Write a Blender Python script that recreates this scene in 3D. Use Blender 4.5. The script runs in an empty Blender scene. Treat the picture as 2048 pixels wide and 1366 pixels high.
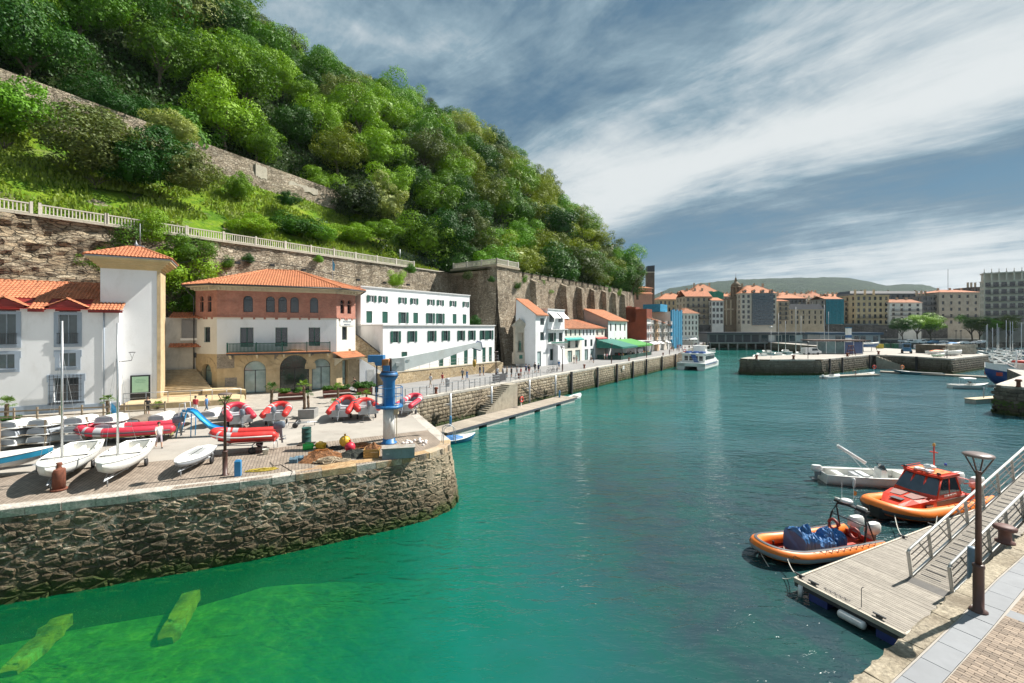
import bpy,math,random
import numpy as np
from mathutils import Vector,Matrix,noise
rnd=random.Random(11)
S=bpy.context.scene
COL=S.collection
CH=7.5
WZ=-3.7
F=880.0
# camera, sky, sun
cd=bpy.data.cameras.new("camera");cam=bpy.data.objects.new("camera",cd);COL.objects.link(cam)
cam.location=(0,0,CH);cam.rotation_euler=(math.pi/2,0,0)
cd.lens=36*F/2048;cd.sensor_width=36;cd.shift_y=-28/2048;cd.clip_start=.1;cd.clip_end=9000
S.camera=cam
EL=math.radians(49)
SD=Vector((.925*math.cos(EL),.38*math.cos(EL),math.sin(EL))).normalized()
sl=bpy.data.lights.new("sun",'SUN');sl.energy=4.6;sl.angle=math.radians(.5);sl.color=(1,.95,.87)
so=bpy.data.objects.new("sun",sl);so.rotation_euler=SD.to_track_quat('Z','Y').to_euler();COL.objects.link(so)
W=bpy.data.worlds.new("World");S.world=W;W.use_nodes=True
def world():
 nt=W.node_tree;N=nt.nodes;L=nt.links;N.clear()
 def nd(t,**k):
  n=N.new(t)
  for a,b in k.items():setattr(n,a,b)
  return n
 def mth(op,a,b=None,c=None):
  n=nd('ShaderNodeMath',operation=op)
  for i,x in enumerate((a,b,c)):
   if x is None:continue
   if isinstance(x,(int,float)):n.inputs[i].default_value=x
   else:L.new(x,n.inputs[i])
  return n.outputs[0]
 sky=nd('ShaderNodeTexSky',sky_type='NISHITA',sun_disc=False,sun_elevation=EL,sun_rotation=math.atan2(SD.x,SD.y))
 sky.air_density=1.0;sky.dust_density=.6;sky.ozone_density=3
 tc=nd('ShaderNodeTexCoord');sp=nd('ShaderNodeSeparateXYZ');L.new(tc.outputs['Generated'],sp.inputs[0])
 x,y,z=sp.outputs
 zz=mth('ADD',mth('MAXIMUM',z,0),.06)
 px=mth('DIVIDE',x,zz);py=mth('DIVIDE',y,zz)
 a,b=.62,-.785
 q=mth('ADD',mth('MULTIPLY',px,a),mth('MULTIPLY',py,b))
 r=mth('ADD',mth('MULTIPLY',px,-b),mth('MULTIPLY',py,a))
 cb=nd('ShaderNodeCombineXYZ');L.new(q,cb.inputs[0]);L.new(r,cb.inputs[1])
 def noi(sc,det,rough,sx,sy,off=0,dist=0):
  mp=nd('ShaderNodeMapping');mp.inputs['Scale'].default_value=(sx,sy,1);mp.inputs['Location'].default_value=(off,off*.7,off)
  L.new(cb.outputs[0],mp.inputs[0]);n=nd('ShaderNodeTexNoise');n.inputs['Scale'].default_value=sc
  n.inputs['Detail'].default_value=det;n.inputs['Roughness'].default_value=rough;n.inputs['Distortion'].default_value=dist
  L.new(mp.outputs[0],n.inputs['Vector']);return n.outputs['Fac']
 n1=noi(.75,7,.58,.55,1.3,3.1,.35);n2=noi(2.2,9,.68,.5,1.4,9.0,.6);n3=noi(.3,3,.5,.7,1.3,21.5)
 def band(c,w):
  d=mth('DIVIDE',mth('SUBTRACT',mth('ADD',r,mth('MULTIPLY',mth('SUBTRACT',n3,.5),1.1)),c),w)
  return mth('DIVIDE',1,mth('ADD',1,mth('MULTIPLY',d,d)))
 nb_=nd('ShaderNodeTexNoise');nb_.inputs['Scale'].default_value=3.2;nb_.inputs['Detail'].default_value=7;nb_.inputs['Roughness'].default_value=.6;nb_.inputs['Distortion'].default_value=.4
 mb_=nd('ShaderNodeMapping');mb_.inputs['Scale'].default_value=(1,1,2.2);mb_.inputs['Location'].default_value=(4.3,1.1,2.0);L.new(tc.outputs['Generated'],mb_.inputs[0]);L.new(mb_.outputs[0],nb_.inputs['Vector'])
 s=mth('ADD',mth('MULTIPLY',n1,.6),mth('MULTIPLY',n2,.36));s=mth('ADD',s,mth('MULTIPLY',nb_.outputs['Fac'],.60));n5=noi(7.,8,.72,.6,1.1,5.0,.8);s=mth('ADD',s,mth('MULTIPLY',n5,.12))
 s=mth('ADD',s,mth('MULTIPLY',band(2.15,.40),.34))
 s=mth('ADD',s,mth('MULTIPLY',band(9,2.5),.06))
 s=mth('SUBTRACT',s,mth('MULTIPLY',band(1.0,.35),.12))
 s=mth('SUBTRACT',s,mth('MULTIPLY',band(3.5,.50),.24))
 lo=mth('SUBTRACT',1,z);lo=mth('POWER',lo,11);s=mth('ADD',s,mth('MULTIPLY',lo,.27))
 rp=nd('ShaderNodeMapRange');rp.interpolation_type='SMOOTHSTEP';L.new(s,rp.inputs[0]);rp.inputs[1].default_value=.56;rp.inputs[2].default_value=1.13
 cr=nd('ShaderNodeValToRGB');L.new(rp.outputs[0],cr.inputs[0])
 e=cr.color_ramp.elements
 e[0].position=0;e[0].color=(.12,.52,1.0,1);e[1].position=1;e[1].color=(3.8,4.0,4.05,1)
 k=e.new(.5);k.color=(1.35,1.95,2.35,1)
 mx=nd('ShaderNodeMix',data_type='RGBA');L.new(mth('MULTIPLY',mth('ADD',rp.outputs[0],.8),.9),mx.inputs['Factor'])
 mu=nd('ShaderNodeMix',data_type='RGBA',blend_type='MULTIPLY');mu.inputs['Factor'].default_value=1
 mu.inputs['B'].default_value=(.42,.55,.50,1);L.new(sky.outputs[0],mu.inputs['A'])
 L.new(mu.outputs['Result'],mx.inputs['A']);L.new(cr.outputs[0],mx.inputs['B'])
 bg=nd('ShaderNodeBackground');bg.inputs['Strength'].default_value=.1
 L.new(mx.outputs['Result'],bg.inputs[0]);o=nd('ShaderNodeOutputWorld');L.new(bg.outputs[0],o.inputs[0])
world()
S.view_settings.view_transform='Standard';S.view_settings.look='None';S.view_settings.gamma=1
S.view_settings.use_curve_mapping=False;S.view_settings.exposure=1.0
S.render.engine='CYCLES';S.cycles.max_bounces=6;S.cycles.diffuse_bounces=2;S.cycles.glossy_bounces=3
S.cycles.transparent_max_bounces=12;S.cycles.transmission_bounces=3;S.cycles.caustics_reflective=False;S.cycles.caustics_refractive=False
S.cycles.use_denoising=True;S.cycles.sample_clamp_indirect=5;S.cycles.sample_clamp_direct=5;S.cycles.use_adaptive_sampling=True;S.cycles.adaptive_threshold=.02
# helpers
def G(px,py,z=0.0):
 "place on the level z that the photograph shows at this pixel"
 Y=F*(CH-z)/(py-655.0);return Vector(((px-1024)/F*Y,Y,z))
def V(*a):return Vector(a)
class MB:
 def __init__(s):s.v=[];s.f=[];s.m=[];s.s=[];s.M=None
 def add(s,vs,fs,mi=0,sm=False):
  b=len(s.v)
  if s.M is not None:vs=[s.M@Vector(v)for v in vs]
  s.v+=[tuple(v)for v in vs];s.f+=[tuple(i+b for i in f)for f in fs]
  s.m+=[mi]*len(fs);s.s+=[sm]*len(fs);return s
 def box(s,x0,y0,z0,x1,y1,z1,mi=0):
  return s.add([(x0,y0,z0),(x1,y0,z0),(x1,y1,z0),(x0,y1,z0),(x0,y0,z1),(x1,y0,z1),(x1,y1,z1),(x0,y1,z1)],[(0,3,2,1),(4,5,6,7),(0,1,5,4),(1,2,6,5),(2,3,7,6),(3,0,4,7)],mi)
 def cbox(s,c,d,mi=0):
  return s.box(c[0]-d[0]/2,c[1]-d[1]/2,c[2]-d[2]/2,c[0]+d[0]/2,c[1]+d[1]/2,c[2]+d[2]/2,mi)
 def quad(s,a,b,c,d,mi=0):return s.add([a,b,c,d],[(0,1,2,3)],mi)
 def tube(s,pts,r,n=8,mi=0,cap=True,closed=False,flat=None):
  pts=[Vector(p)for p in pts];k=len(pts)
  rs=r if isinstance(r,(list,tuple))else[r]*k
  vs=[];prev=None
  for i,p in enumerate(pts):
   if closed:d=pts[(i+1)%k]-pts[i-1]
   else:d=pts[min(i+1,k-1)]-pts[max(i-1,0)]
   if d.length<1e-9:d=V(0,0,1)
   d.normalize()
   up=V(0,0,1)if abs(d.z)<.95 else(prev if prev is not None else V(0,1,0))
   a=d.cross(up)
   if a.length<1e-6:a=d.cross(V(1,0,0))
   a.normalize();b=a.cross(d);prev=b
   for j in range(n):
    t=2*math.pi*(j+.5)/n;q=a*math.cos(t)*rs[i]+b*math.sin(t)*rs[i]*(flat or 1);vs.append(p+q)
  fs=[(i*n+j,i*n+(j+1)%n,((i+1)%k)*n+(j+1)%n,((i+1)%k)*n+j)for i in range(k if closed else k-1)for j in range(n)]
  if cap and not closed:fs+=[tuple(range(n))[::-1],tuple((k-1)*n+j for j in range(n))]
  return s.add(vs,fs,mi,n>5)
 def lathe(s,prof,n=16,mi=0,c=(0,0,0),sm=True,sx=1,sy=1):
  vs=[];k=len(prof)
  for r,z in prof:
   for j in range(n):t=2*math.pi*j/n;vs.append((c[0]+r*math.cos(t)*sx,c[1]+r*math.sin(t)*sy,c[2]+z))
  fs=[(i*n+j,i*n+(j+1)%n,(i+1)*n+(j+1)%n,(i+1)*n+j)for i in range(k-1)for j in range(n)]
  if prof[0][0]>1e-4:fs.append(tuple(range(n))[::-1])
  if prof[-1][0]>1e-4:fs.append(tuple((k-1)*n+j for j in range(n)))
  return s.add(vs,fs,mi,sm)
 def prism(s,poly,z0,z1,mi=0,top=None,off=None):
  n=len(poly);lo=off or poly
  vs=[(p[0],p[1],z0)for p in lo]+[(p[0],p[1],z1)for p in poly]
  s.add(vs,[(i,(i+1)%n,n+(i+1)%n,n+i)for i in range(n)],mi)
  s.add([(p[0],p[1],z1)for p in poly],[tuple(range(n))],mi if top is None else top)
  return s.add([(p[0],p[1],z0)for p in lo],[tuple(range(n))[::-1]],mi)
 def loft(s,rings,mi=0,closed=True,cap=True,sm=False):
  n=len(rings[0]);vs=[p for r in rings for p in r];k=len(rings);m=n if closed else n-1
  s.add(vs,[(i*n+j,i*n+(j+1)%n,(i+1)*n+(j+1)%n,(i+1)*n+j)for i in range(k-1)for j in range(m)],mi,sm)
  if cap:s.add(list(rings[0]),[tuple(range(n))[::-1]],mi);s.add(list(rings[-1]),[tuple(range(n))],mi)
  return s
 def mesh(s,name,mats):
  me=bpy.data.meshes.new(name);me.from_pydata(s.v,[],s.f)
  if not isinstance(mats,(list,tuple)):mats=[mats]
  for m in mats:me.materials.append(m)
  if len(mats)>1:me.polygons.foreach_set('material_index',s.m)
  if any(s.s):me.polygons.foreach_set('use_smooth',s.s)
  me.update();return me
 def build(s,name,mats,parent=None,loc=(0,0,0),rz=0):
  return OB(name,s.mesh(name,mats),parent,loc,rz)
def OB(name,me,parent=None,loc=(0,0,0),rz=0,rot=None,sc=None):
 o=bpy.data.objects.new(name,me);COL.objects.link(o);o.parent=parent;o.location=loc
 o.rotation_euler=rot if rot else(0,0,rz)
 if sc:o.scale=sc
 return o
def tag(o,label=None,cat=None,group=None,kind=None):
 if label:o['label']=label
 if cat:o['category']=cat
 if group:o['group']=group
 if kind:o['kind']=kind
 return o
def T(name,label,cat,loc=(0,0,0),rz=0,group=None,rot=None):
 return tag(OB(name,None,None,loc,rz,rot),label,cat,group)
def one(mb,name,mats,label,cat,loc=(0,0,0),rz=0,group=None):
 return tag(mb.build(name,mats,None,loc,rz),label,cat,group)
def kids(o):return[c for c in COL.objects if c.parent==o]
def copyt(o,loc=None,rz=None,label=None,mats=None):
 def cp(a,par):
  b=a.copy();COL.objects.link(b);b.parent=par
  for c in a.children:cp(c,b)
  return b
 r=cp(o,None)
 if loc is not None:r.location=loc
 if rz is not None:r.rotation_euler=(0,0,rz)
 if label:r['label']=label
 return r
def stuff(o):o['kind']='stuff';return o
def rot2(a):return math.atan2(a[1],a[0])
# materials
MT={}
def nodes(m):
 m.use_nodes=True;nt=m.node_tree;nt.nodes.clear();return nt
class NB:
 "tiny node builder"
 def __init__(s,name):
  s.m=bpy.data.materials.new(name);s.nt=nodes(s.m);s.N=s.nt.nodes;s.L=s.nt.links
  s.geo=None
 def n(s,t,ins=None,**k):
  x=s.N.new(t)
  for a,b in k.items():setattr(x,a,b)
  for a,b in(ins or{}).items():s.set(x,a,b)
  return x
 def set(s,x,a,b):
  if hasattr(b,'is_linked')or hasattr(b,'links'):s.L.new(b,x.inputs[a])
  elif isinstance(b,(tuple,list))and len(b)==3 and x.inputs[a].type=='RGBA':x.inputs[a].default_value=(*b,1)
  else:x.inputs[a].default_value=b
 def math(s,op,a,b=None,cl=False):
  d={0:a}
  if b is not None:d[1]=b
  return s.n('ShaderNodeMath',d,operation=op,use_clamp=cl).outputs[0]
 def pos(s,obj=False):
  if obj:return s.n('ShaderNodeTexCoord').outputs['Object']
  return s.n('ShaderNodeNewGeometry').outputs['Position']
 def noise(s,vec,sc,det=4,ro=.55,dist=0):
  return s.n('ShaderNodeTexNoise',{'Vector':vec,'Scale':sc,'Detail':det,'Roughness':ro,'Distortion':dist}).outputs['Fac']
 def mp(s,vec,sc=(1,1,1),loc=(0,0,0),rot=(0,0,0)):
  return s.n('ShaderNodeMapping',{'Vector':vec,'Scale':sc,'Location':loc,'Rotation':rot}).outputs[0]
 def mr(s,v,a,b,c=0.,d=1.):
  return s.n('ShaderNodeMapRange',{0:v,1:a,2:b,3:c,4:d}).outputs[0]
 def mix(s,f,a,b,bt='MIX'):
  return s.n('ShaderNodeMix',{'Factor':f,'A':a,'B':b}if False else{},data_type='RGBA',blend_type=bt)if False else s._mix(f,a,b,bt)
 def _mix(s,f,a,b,bt):
  x=s.N.new('ShaderNodeMix');x.data_type='RGBA';x.blend_type=bt;x.clamp_factor=True
  for idn,v in((0,f),(6,a),(7,b)):
   if hasattr(v,'is_linked'):s.L.new(v,x.inputs[idn])
   elif isinstance(v,(tuple,list)):x.inputs[idn].default_value=(*v[:3],1)
   else:x.inputs[idn].default_value=v
  return x.outputs[2]
 def ramp(s,f,stops):
  x=s.n('ShaderNodeValToRGB',{0:f});e=x.color_ramp.elements
  e[0].position=stops[0][0];e[0].color=(*stops[0][1],1);e[1].position=stops[-1][0];e[1].color=(*stops[-1][1],1)
  for p,c in stops[1:-1]:k=e.new(p);k.color=(*c,1)
  return x.outputs[0]
 def bump(s,h,st=.5,dist=.02):
  return s.n('ShaderNodeBump',{'Height':h,'Strength':st,'Distance':dist}).outputs[0]
 def out(s,col,rough=.7,metal=0,bump=None,spec=.5,**k):
  p=s.n('ShaderNodeBsdfPrincipled',{'Base Color':col,'Roughness':rough,'Metallic':metal,'Specular IOR Level':spec,**k})
  if bump is not None:s.L.new(bump,p.inputs['Normal'])
  o=s.n('ShaderNodeOutputMaterial',{0:p.outputs[0]});s.p=p;return s.m
def mat(name,c,rough=.6,var=.12,sc=2.,bump=.15,bs=30.,metal=0,spec=.5,dirt=None,da=.5,rv=0,dist=.02,hue=0):
 "plain material: colour with cloudy variation, optional stains, fine relief, variation per object"
 if name in MT:return MT[name]
 b=NB(name);P=b.pos();n=b.noise(P,sc,5,.6)
 f=b.mr(n,.3,.7,1-var,1+var)
 if rv:
  r=b.n('ShaderNodeObjectInfo').outputs['Random'];f=b.math('MULTIPLY',f,b.mr(r,0,1,1-rv,1+rv))
 g=b.n('ShaderNodeCombineColor',{0:f,1:f,2:f}).outputs[0]
 col=b.mix(1.,c,g,'MULTIPLY')
 if dirt:
  d=b.noise(b.mp(P,(1,1,.35)),sc*.9+.4,6,.7,.3);col=b.mix(b.mr(d,.52,.72,0,da),col,dirt)
 bp=b.bump(b.noise(P,bs,4,.6),bump,dist)if bump else None
 MT[name]=b.out(col,rough,metal,bp,spec);return MT[name]
def rubble(name,cols,mortar,sc=2.,zs=1.8,mw=.06,bump=.8,dirt=None,obj=False,tide=False,dist=.08,ivy=0,layer=0):
 if name in MT:return MT[name]
 b=NB(name);P=b.pos(obj);w=b.noise(P,2.5,3);wv=b.n('ShaderNodeVectorMath',{0:P,1:(0,0,0)},operation='ADD')
 wc=b.n('ShaderNodeTexNoise',{'Vector':P,'Scale':sc*1.3,'Detail':3}).outputs['Color']
 wv=b.n('ShaderNodeVectorMath',{0:wc,1:(-.5,-.5,-.5)},operation='ADD').outputs[0]
 wv=b.n('ShaderNodeVectorMath',{0:wv,'Scale':.35/sc},operation='SCALE').outputs[0]
 PP=b.n('ShaderNodeVectorMath',{0:P,1:wv},operation='ADD').outputs[0]
 vec=b.mp(PP,(1,1,zs))
 v1=b.n('ShaderNodeTexVoronoi',{'Vector':vec,'Scale':sc});ve=b.n('ShaderNodeTexVoronoi',{'Vector':vec,'Scale':sc},feature='DISTANCE_TO_EDGE')
 h=b.n('ShaderNodeSeparateColor',{0:v1.outputs['Color']}).outputs[0]
 st=b.ramp(h,[(i/(len(cols)-1),c)for i,c in enumerate(cols)])
 fn=b.noise(P,sc*5,5,.65);st=b.mix(1.,st,b.n('ShaderNodeCombineColor',{0:b.mr(fn,.3,.7,.65,1.35),1:b.mr(fn,.3,.7,.65,1.35),2:b.mr(fn,.3,.7,.65,1.35)}).outputs[0],'MULTIPLY')
 ed=b.mr(ve.outputs['Distance'],mw*.4,mw*1.5,0,1);col=b.mix(ed,mortar,st)
 big=b.noise(P,.22,5,.65);bf=b.mr(big,.3,.7,.7,1.3);col=b.mix(1.,col,b.n('ShaderNodeCombineColor',{0:bf,1:bf,2:bf}).outputs[0],'MULTIPLY')
 if dirt:col=b.mix(b.mr(b.noise(b.mp(P,(1,1,.3)),.5,6,.7,.4),.5,.68,0,.75),col,dirt)
 if ivy:col=b.mix(b.mr(b.noise(P,.35,6,.7,.5),.66-ivy,.72-ivy,0,.9),col,(.05,.085,.02))
 if tide:
  z=b.n('ShaderNodeSeparateXYZ',{0:b.pos()}).outputs[2];z=b.math('ADD',z,b.math('MULTIPLY',b.math('SUBTRACT',b.noise(P,.8,4),.5),1.4))
  col=b.mix(b.mr(z,-1.9,-2.8,0,.85),col,(.06,.052,.03));col=b.mix(b.mr(z,-3.0,-3.5,0,.85),col,(.03,.05,.015))
 hh=b.math('ADD',b.math('MULTIPLY',ed,1.),b.math('MULTIPLY',fn,.6))
 if layer:hh=b.math('ADD',hh,b.math('MULTIPLY',b.noise(b.mp(P,(.25,.25,1.6)),1.1,7,.7,.6),layer))
 MT[name]=b.out(col,.9,0,b.bump(hh,bump,dist),.2);return MT[name]
def blocks(name,c1,c2,mortar,bw,bh,msz=.01,rough=.85,bump=.5,obj=True,rz=0,axis='xy',dist=.01,big=.15,off=.5):
 "coursed blocks or pavers too small to pick apart, in the thing's own frame"
 if name in MT:return MT[name]
 b=NB(name);P=b.pos(obj)
 if axis=='xz':s_=b.n('ShaderNodeSeparateXYZ',{0:P});P2=b.n('ShaderNodeCombineXYZ',{0:s_.outputs[0],1:s_.outputs[2],2:0.}).outputs[0]
 elif axis=='yz':s_=b.n('ShaderNodeSeparateXYZ',{0:P});P2=b.n('ShaderNodeCombineXYZ',{0:b.math('ADD',s_.outputs[1],s_.outputs[0]),1:s_.outputs[2],2:0.}).outputs[0]
 else:P2=P
 vec=b.mp(P2,(1,1,1),(0,0,0),(0,0,rz))
 t=b.n('ShaderNodeTexBrick',{'Vector':vec,'Color1':c1,'Color2':c2,'Mortar':mortar,'Scale':1.,'Mortar Size':msz,'Mortar Smooth':.3,'Bias':0.,'Brick Width':bw,'Row Height':bh})
 t.offset=off
 n=b.noise(P,1.3,6,.65);f=b.mr(n,.3,.7,1-big,1+big);n2=b.noise(P,14,4,.6);f=b.math('MULTIPLY',f,b.mr(n2,.3,.7,.9,1.1))
 col=b.mix(1.,t.outputs['Color'],b.n('ShaderNodeCombineColor',{0:f,1:f,2:f}).outputs[0],'MULTIPLY')
 h=b.math('ADD',b.math('MULTIPLY',t.outputs['Fac'],-1.),b.math('MULTIPLY',n2,.5))
 MT[name]=b.out(col,rough,0,b.bump(h,bump,dist),.3);return MT[name]
def leafmat(name,c1,c2,tr=.16):
 if name in MT:return MT[name]
 b=NB(name);P=b.pos();r=b.n('ShaderNodeObjectInfo').outputs['Random']
 n=b.noise(P,.55,4,.6);n2=b.noise(P,3.5,3,.6)
 f=b.math('ADD',b.math('MULTIPLY',b.math('ADD',r,-.5),.95),b.math('ADD',b.math('MULTIPLY',n,.9),b.math('MULTIPLY',n2,.4)))
 col=b.mix(b.mr(f,.30,.95,0,1),c1,c2)
 d=b.n('ShaderNodeBsdfPrincipled',{'Base Color':col,'Roughness':.55,'Specular IOR Level':.25})
 t=b.n('ShaderNodeBsdfTranslucent',{'Color':b.mix(1.,col,(1.5,1.5,.5),'MULTIPLY')})
 x=b.n('ShaderNodeMixShader',{0:tr,1:d.outputs[0],2:t.outputs[0]});b.n('ShaderNodeOutputMaterial',{0:x.outputs[0]})
 MT[name]=b.m;return b.m
def glassmat(name,c=(.03,.05,.055),rough=.06,met=0):
 if name in MT:return MT[name]
 b=NB(name);P=b.pos();n=b.noise(P,1.1,3)
 rr=b.n('ShaderNodeObjectInfo').outputs['Random'];col=b.mix(b.math('ADD',b.mr(n,.35,.65,0,.5),b.mr(rr,.45,1.,0,.9)),c,tuple(min(.6,x*2.1+.01)for x in c))
 MT[name]=b.out(col,rough,met,b.bump(b.noise(P,2.,2),.08,.02),.9);return MT[name]
WHITE=mat('white_render',(.78,.79,.80),.8,.05,.4,.12,18,dirt=(.52,.51,.48),da=.42)
WHITE2=mat('warm_white_render',(.74,.70,.62),.8,.06,.5,.12,18,dirt=(.42,.38,.32),da=.4)
BLUEGREY=mat('blue_grey_paint',(.30,.36,.43),.7,.07,1,.1)
OXRED=mat('oxblood_wood',(.22,.018,.014),.55,.12,2,.1)
OCHRE=mat('ochre_sandstone',(.52,.40,.24),.85,.18,1.2,.35,14,dirt=(.30,.20,.10),da=.5)
OCHREL=mat('pale_ochre_cornice',(.56,.44,.24),.8,.1,1.2,.2)
CREAM=mat('cream_cornice',(.62,.56,.42),.75,.08,1,.15)
TILE=mat('terracotta_tile',(.47,.17,.08),.8,.32,1.6,.3,25,dirt=(.25,.12,.07),da=.45)
TILE2=mat('old_terracotta_tile',(.40,.17,.09),.85,.35,1.3,.3,25,dirt=(.16,.11,.08),da=.6)
TILEO=mat('orange_tile',(.50,.20,.095),.8,.22,1.6,.3,25)
GREEN=mat('dark_green_paint',(.014,.085,.062),.45,.15,2,.05)
BLACK=mat('black_paint',(.012,.013,.015),.4,.1,2,.05)
ALGAE=mat('green_bottle',(.02,.10,.055),.5,.1)
ZINC=mat('zinc_grey',(.28,.30,.33),.5,.1,2,.1,metal=.3)
DKMET=mat('dark_iron',(.04,.045,.05),.5,.15,3,.1)
GALV=mat('galvanised_steel',(.42,.44,.46),.45,.15,4,.12,metal=.6)
WOODRAIL=mat('weathered_rail_wood',(.30,.24,.17),.8,.2,3,.3)
GLASS=glassmat('window_glass');GLASSG=glassmat('green_shop_glass',(.22,.31,.29),.05)
GLASSD=glassmat('dark_window_glass',(.015,.02,.025))
RUST=mat('rust',(.17,.055,.03),.85,.35,6,.5,30,dirt=(.06,.03,.025),da=.6)
BROWNP=mat('brown_lamp_paint',(.075,.035,.028),.45,.15,4,.1,dirt=(.10,.07,.05),da=.3)
RUBBER=mat('black_rubber',(.02,.02,.022),.6,.2,5,.1)
GELW=mat('white_gelcoat',(.76,.77,.75),.28,.05,1.2,.03,dirt=(.45,.43,.38),da=.3)
GELG=mat('grey_gelcoat',(.33,.36,.40),.4,.1,1.2,.05)
GELB=mat('blue_gelcoat',(.02,.15,.28),.3,.1)
REDT=mat('red_hypalon',(.62,.035,.03),.5,.10,2,.06,dirt=(.45,.12,.10),da=.4)
REDT2=mat('faded_crimson_hypalon',(.55,.03,.06),.5,.10,2,.06,dirt=(.48,.14,.15),da=.4)
ORGT=mat('orange_hypalon',(.80,.20,.025),.45,.10,2,.06,dirt=(.5,.16,.05),da=.35)
GREYT=mat('grey_hypalon',(.30,.31,.33),.6,.1)
DKG=mat('dark_grey_strake',(.06,.065,.075),.6,.1)
HULLR=mat('dark_red_hull',(.32,.025,.015),.35,.15)
CABR=mat('orange_red_cabin',(.62,.04,.012),.35,.08)
TARPB=mat('blue_tarpaulin',(.035,.15,.36),.6,.12,4,.3,8,dist=.03)
ALU=mat('aluminium',(.55,.56,.57),.35,.1,5,.05,metal=.8)
WHITEP=mat('white_paint',(.78,.78,.77),.5,.08,2,.05,dirt=(.45,.4,.33),da=.3)
BLUEP=mat('crane_blue_paint',(.018,.16,.40),.45,.12,2,.1,dirt=(.10,.10,.09),da=.4)
BARK=mat('bark',(.10,.08,.055),.9,.3,3,.6,12)
DKBARK=mat('dark_bark',(.05,.04,.03),.9,.3,3,.6,12)
SKIN=mat('skin',(.50,.30,.21),.6,.05)
# water, sea bed
def water_mat():
 b=NB('harbour_water');P=b.pos();sx=b.n('ShaderNodeSeparateXYZ',{0:P})
 x,y,z=sx.outputs
 q=b.math('ADD',x,b.math('MULTIPLY',y,.10))
 q=b.math('ADD',q,b.math('MULTIPLY',b.math('SUBTRACT',b.noise(P,.16,4),.5),5.))
 deep=b.mr(q,-10,9,0,1)
 body=b.ramp(deep,[(0,(.002,.14,.05)),(.30,(.001,.13,.062)),(.50,(.004,.14,.10)),(.72,(.012,.09,.088)),(1,(.024,.05,.06))])
 body=b.mix(b.mr(b.noise(b.mp(P,(1,1,1)),.5,5,.6,.5),.4,.7,0,.35),body,(.0,.10,.06))
 body=b.mix(b.mr(y,28,55,0,1),body,b.mix(b.mr(b.math('SUBTRACT',x,b.math('MULTIPLY',y,.72)),-38,6,0,1),(.014,.13,.112),(.028,.095,.115)))
 r1=b.noise(b.mp(P,(.55,1.25,1),rot=(0,0,.35)),1.15,3,.5,.6)
 r2=b.noise(b.mp(P,(.6,1.5,1),rot=(0,0,-.2)),3.4,3,.55,.4)
 r3=b.noise(b.mp(P,(.35,.8,1),rot=(0,0,.1)),.3,3,.5)
 gust=b.mr(b.noise(b.mp(P,(.6,1.,1)),.09,3,.5),.38,.62,.45,1.15)
 h=b.math('ADD',b.math('MULTIPLY',r1,.62),b.math('ADD',b.math('MULTIPLY',r2,.2),b.math('MULTIPLY',r3,.5)))
 h=b.math('MULTIPLY',h,gust)
 bp=b.bump(h,1.,.37)
 d=b.n('ShaderNodeBsdfDiffuse',{'Color':body})
 tr=b.n('ShaderNodeBsdfTransparent',{'Color':(.62,1.,.45)})
 m=b.n('ShaderNodeMixShader',{0:b.mr(deep,.0,.7,.40,1.),1:tr.outputs[0],2:d.outputs[0]})
 g=b.n('ShaderNodeBsdfGlossy',{'Color':(1,1,1),'Roughness':.05,'Normal':bp})
 fr=b.n('ShaderNodeFresnel',{'IOR':1.33,'Normal':bp})
 o=b.n('ShaderNodeMixShader',{0:b.math('MULTIPLY',fr.outputs[0],1.0,True),1:m.outputs[0],2:g.outputs[0]})
 b.n('ShaderNodeOutputMaterial',{0:o.outputs[0]});return b.m
def seabed_mat():
 b=NB('seabed');P=b.pos();n=b.noise(P,.9,6,.65,.5);n2=b.noise(P,4.,5,.7,1.);vc=b.n('ShaderNodeTexVoronoi',{'Vector':b.mp(P,(1,1,0)),'Scale':1.5},feature='DISTANCE_TO_EDGE').outputs[0];n2=b.math('ADD',n2,b.mr(vc,.0,.16,.16,0.))  # bright cell-edge lines put caustic light into the bed colour
 c=b.ramp(b.math('ADD',b.math('MULTIPLY',n,.6),b.math('MULTIPLY',n2,.4)),[(.3,(.01,.045,.01)),(.46,(.03,.14,.025)),(.58,(.07,.24,.035)),(.72,(.20,.38,.06))])
 return b.out(c,.9,0,b.bump(n2,.6,.05))
MB().add([(-900,-120,WZ),(6500,-120,WZ),(6500,2500,WZ),(-900,2500,WZ)],[(0,1,2,3)]).build('water',water_mat())['kind']='structure'
sb=MB();n=40
vs=[]
for j in range(n+1):
 for i in range(n+1):
  x=-60+120*i/n;y=-10+70*j/n
  vs.append((x,y,-5.2-max(0,(x+8+.1*y))*.35+.25*noise.noise((x*.3,y*.3,0))))
sb.add(vs,[(j*(n+1)+i,j*(n+1)+i+1,(j+1)*(n+1)+i+1,(j+1)*(n+1)+i)for j in range(n)for i in range(n)],0,True)
SEAM=seabed_mat()
sb.build('seabed',SEAM)['kind']='structure'
MB().add([(-900,-120,-16),(1500,-120,-16),(1500,1500,-16),(-900,1500,-16)],[(0,1,2,3)]).build('deep_seabed',SEAM)['kind']='structure'
BEAMM=mat('algae_beam',(.30,.25,.012),.9,.75,1.2,.8,6,dirt=(.40,.75,.40),da=.7,dist=.06)
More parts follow.
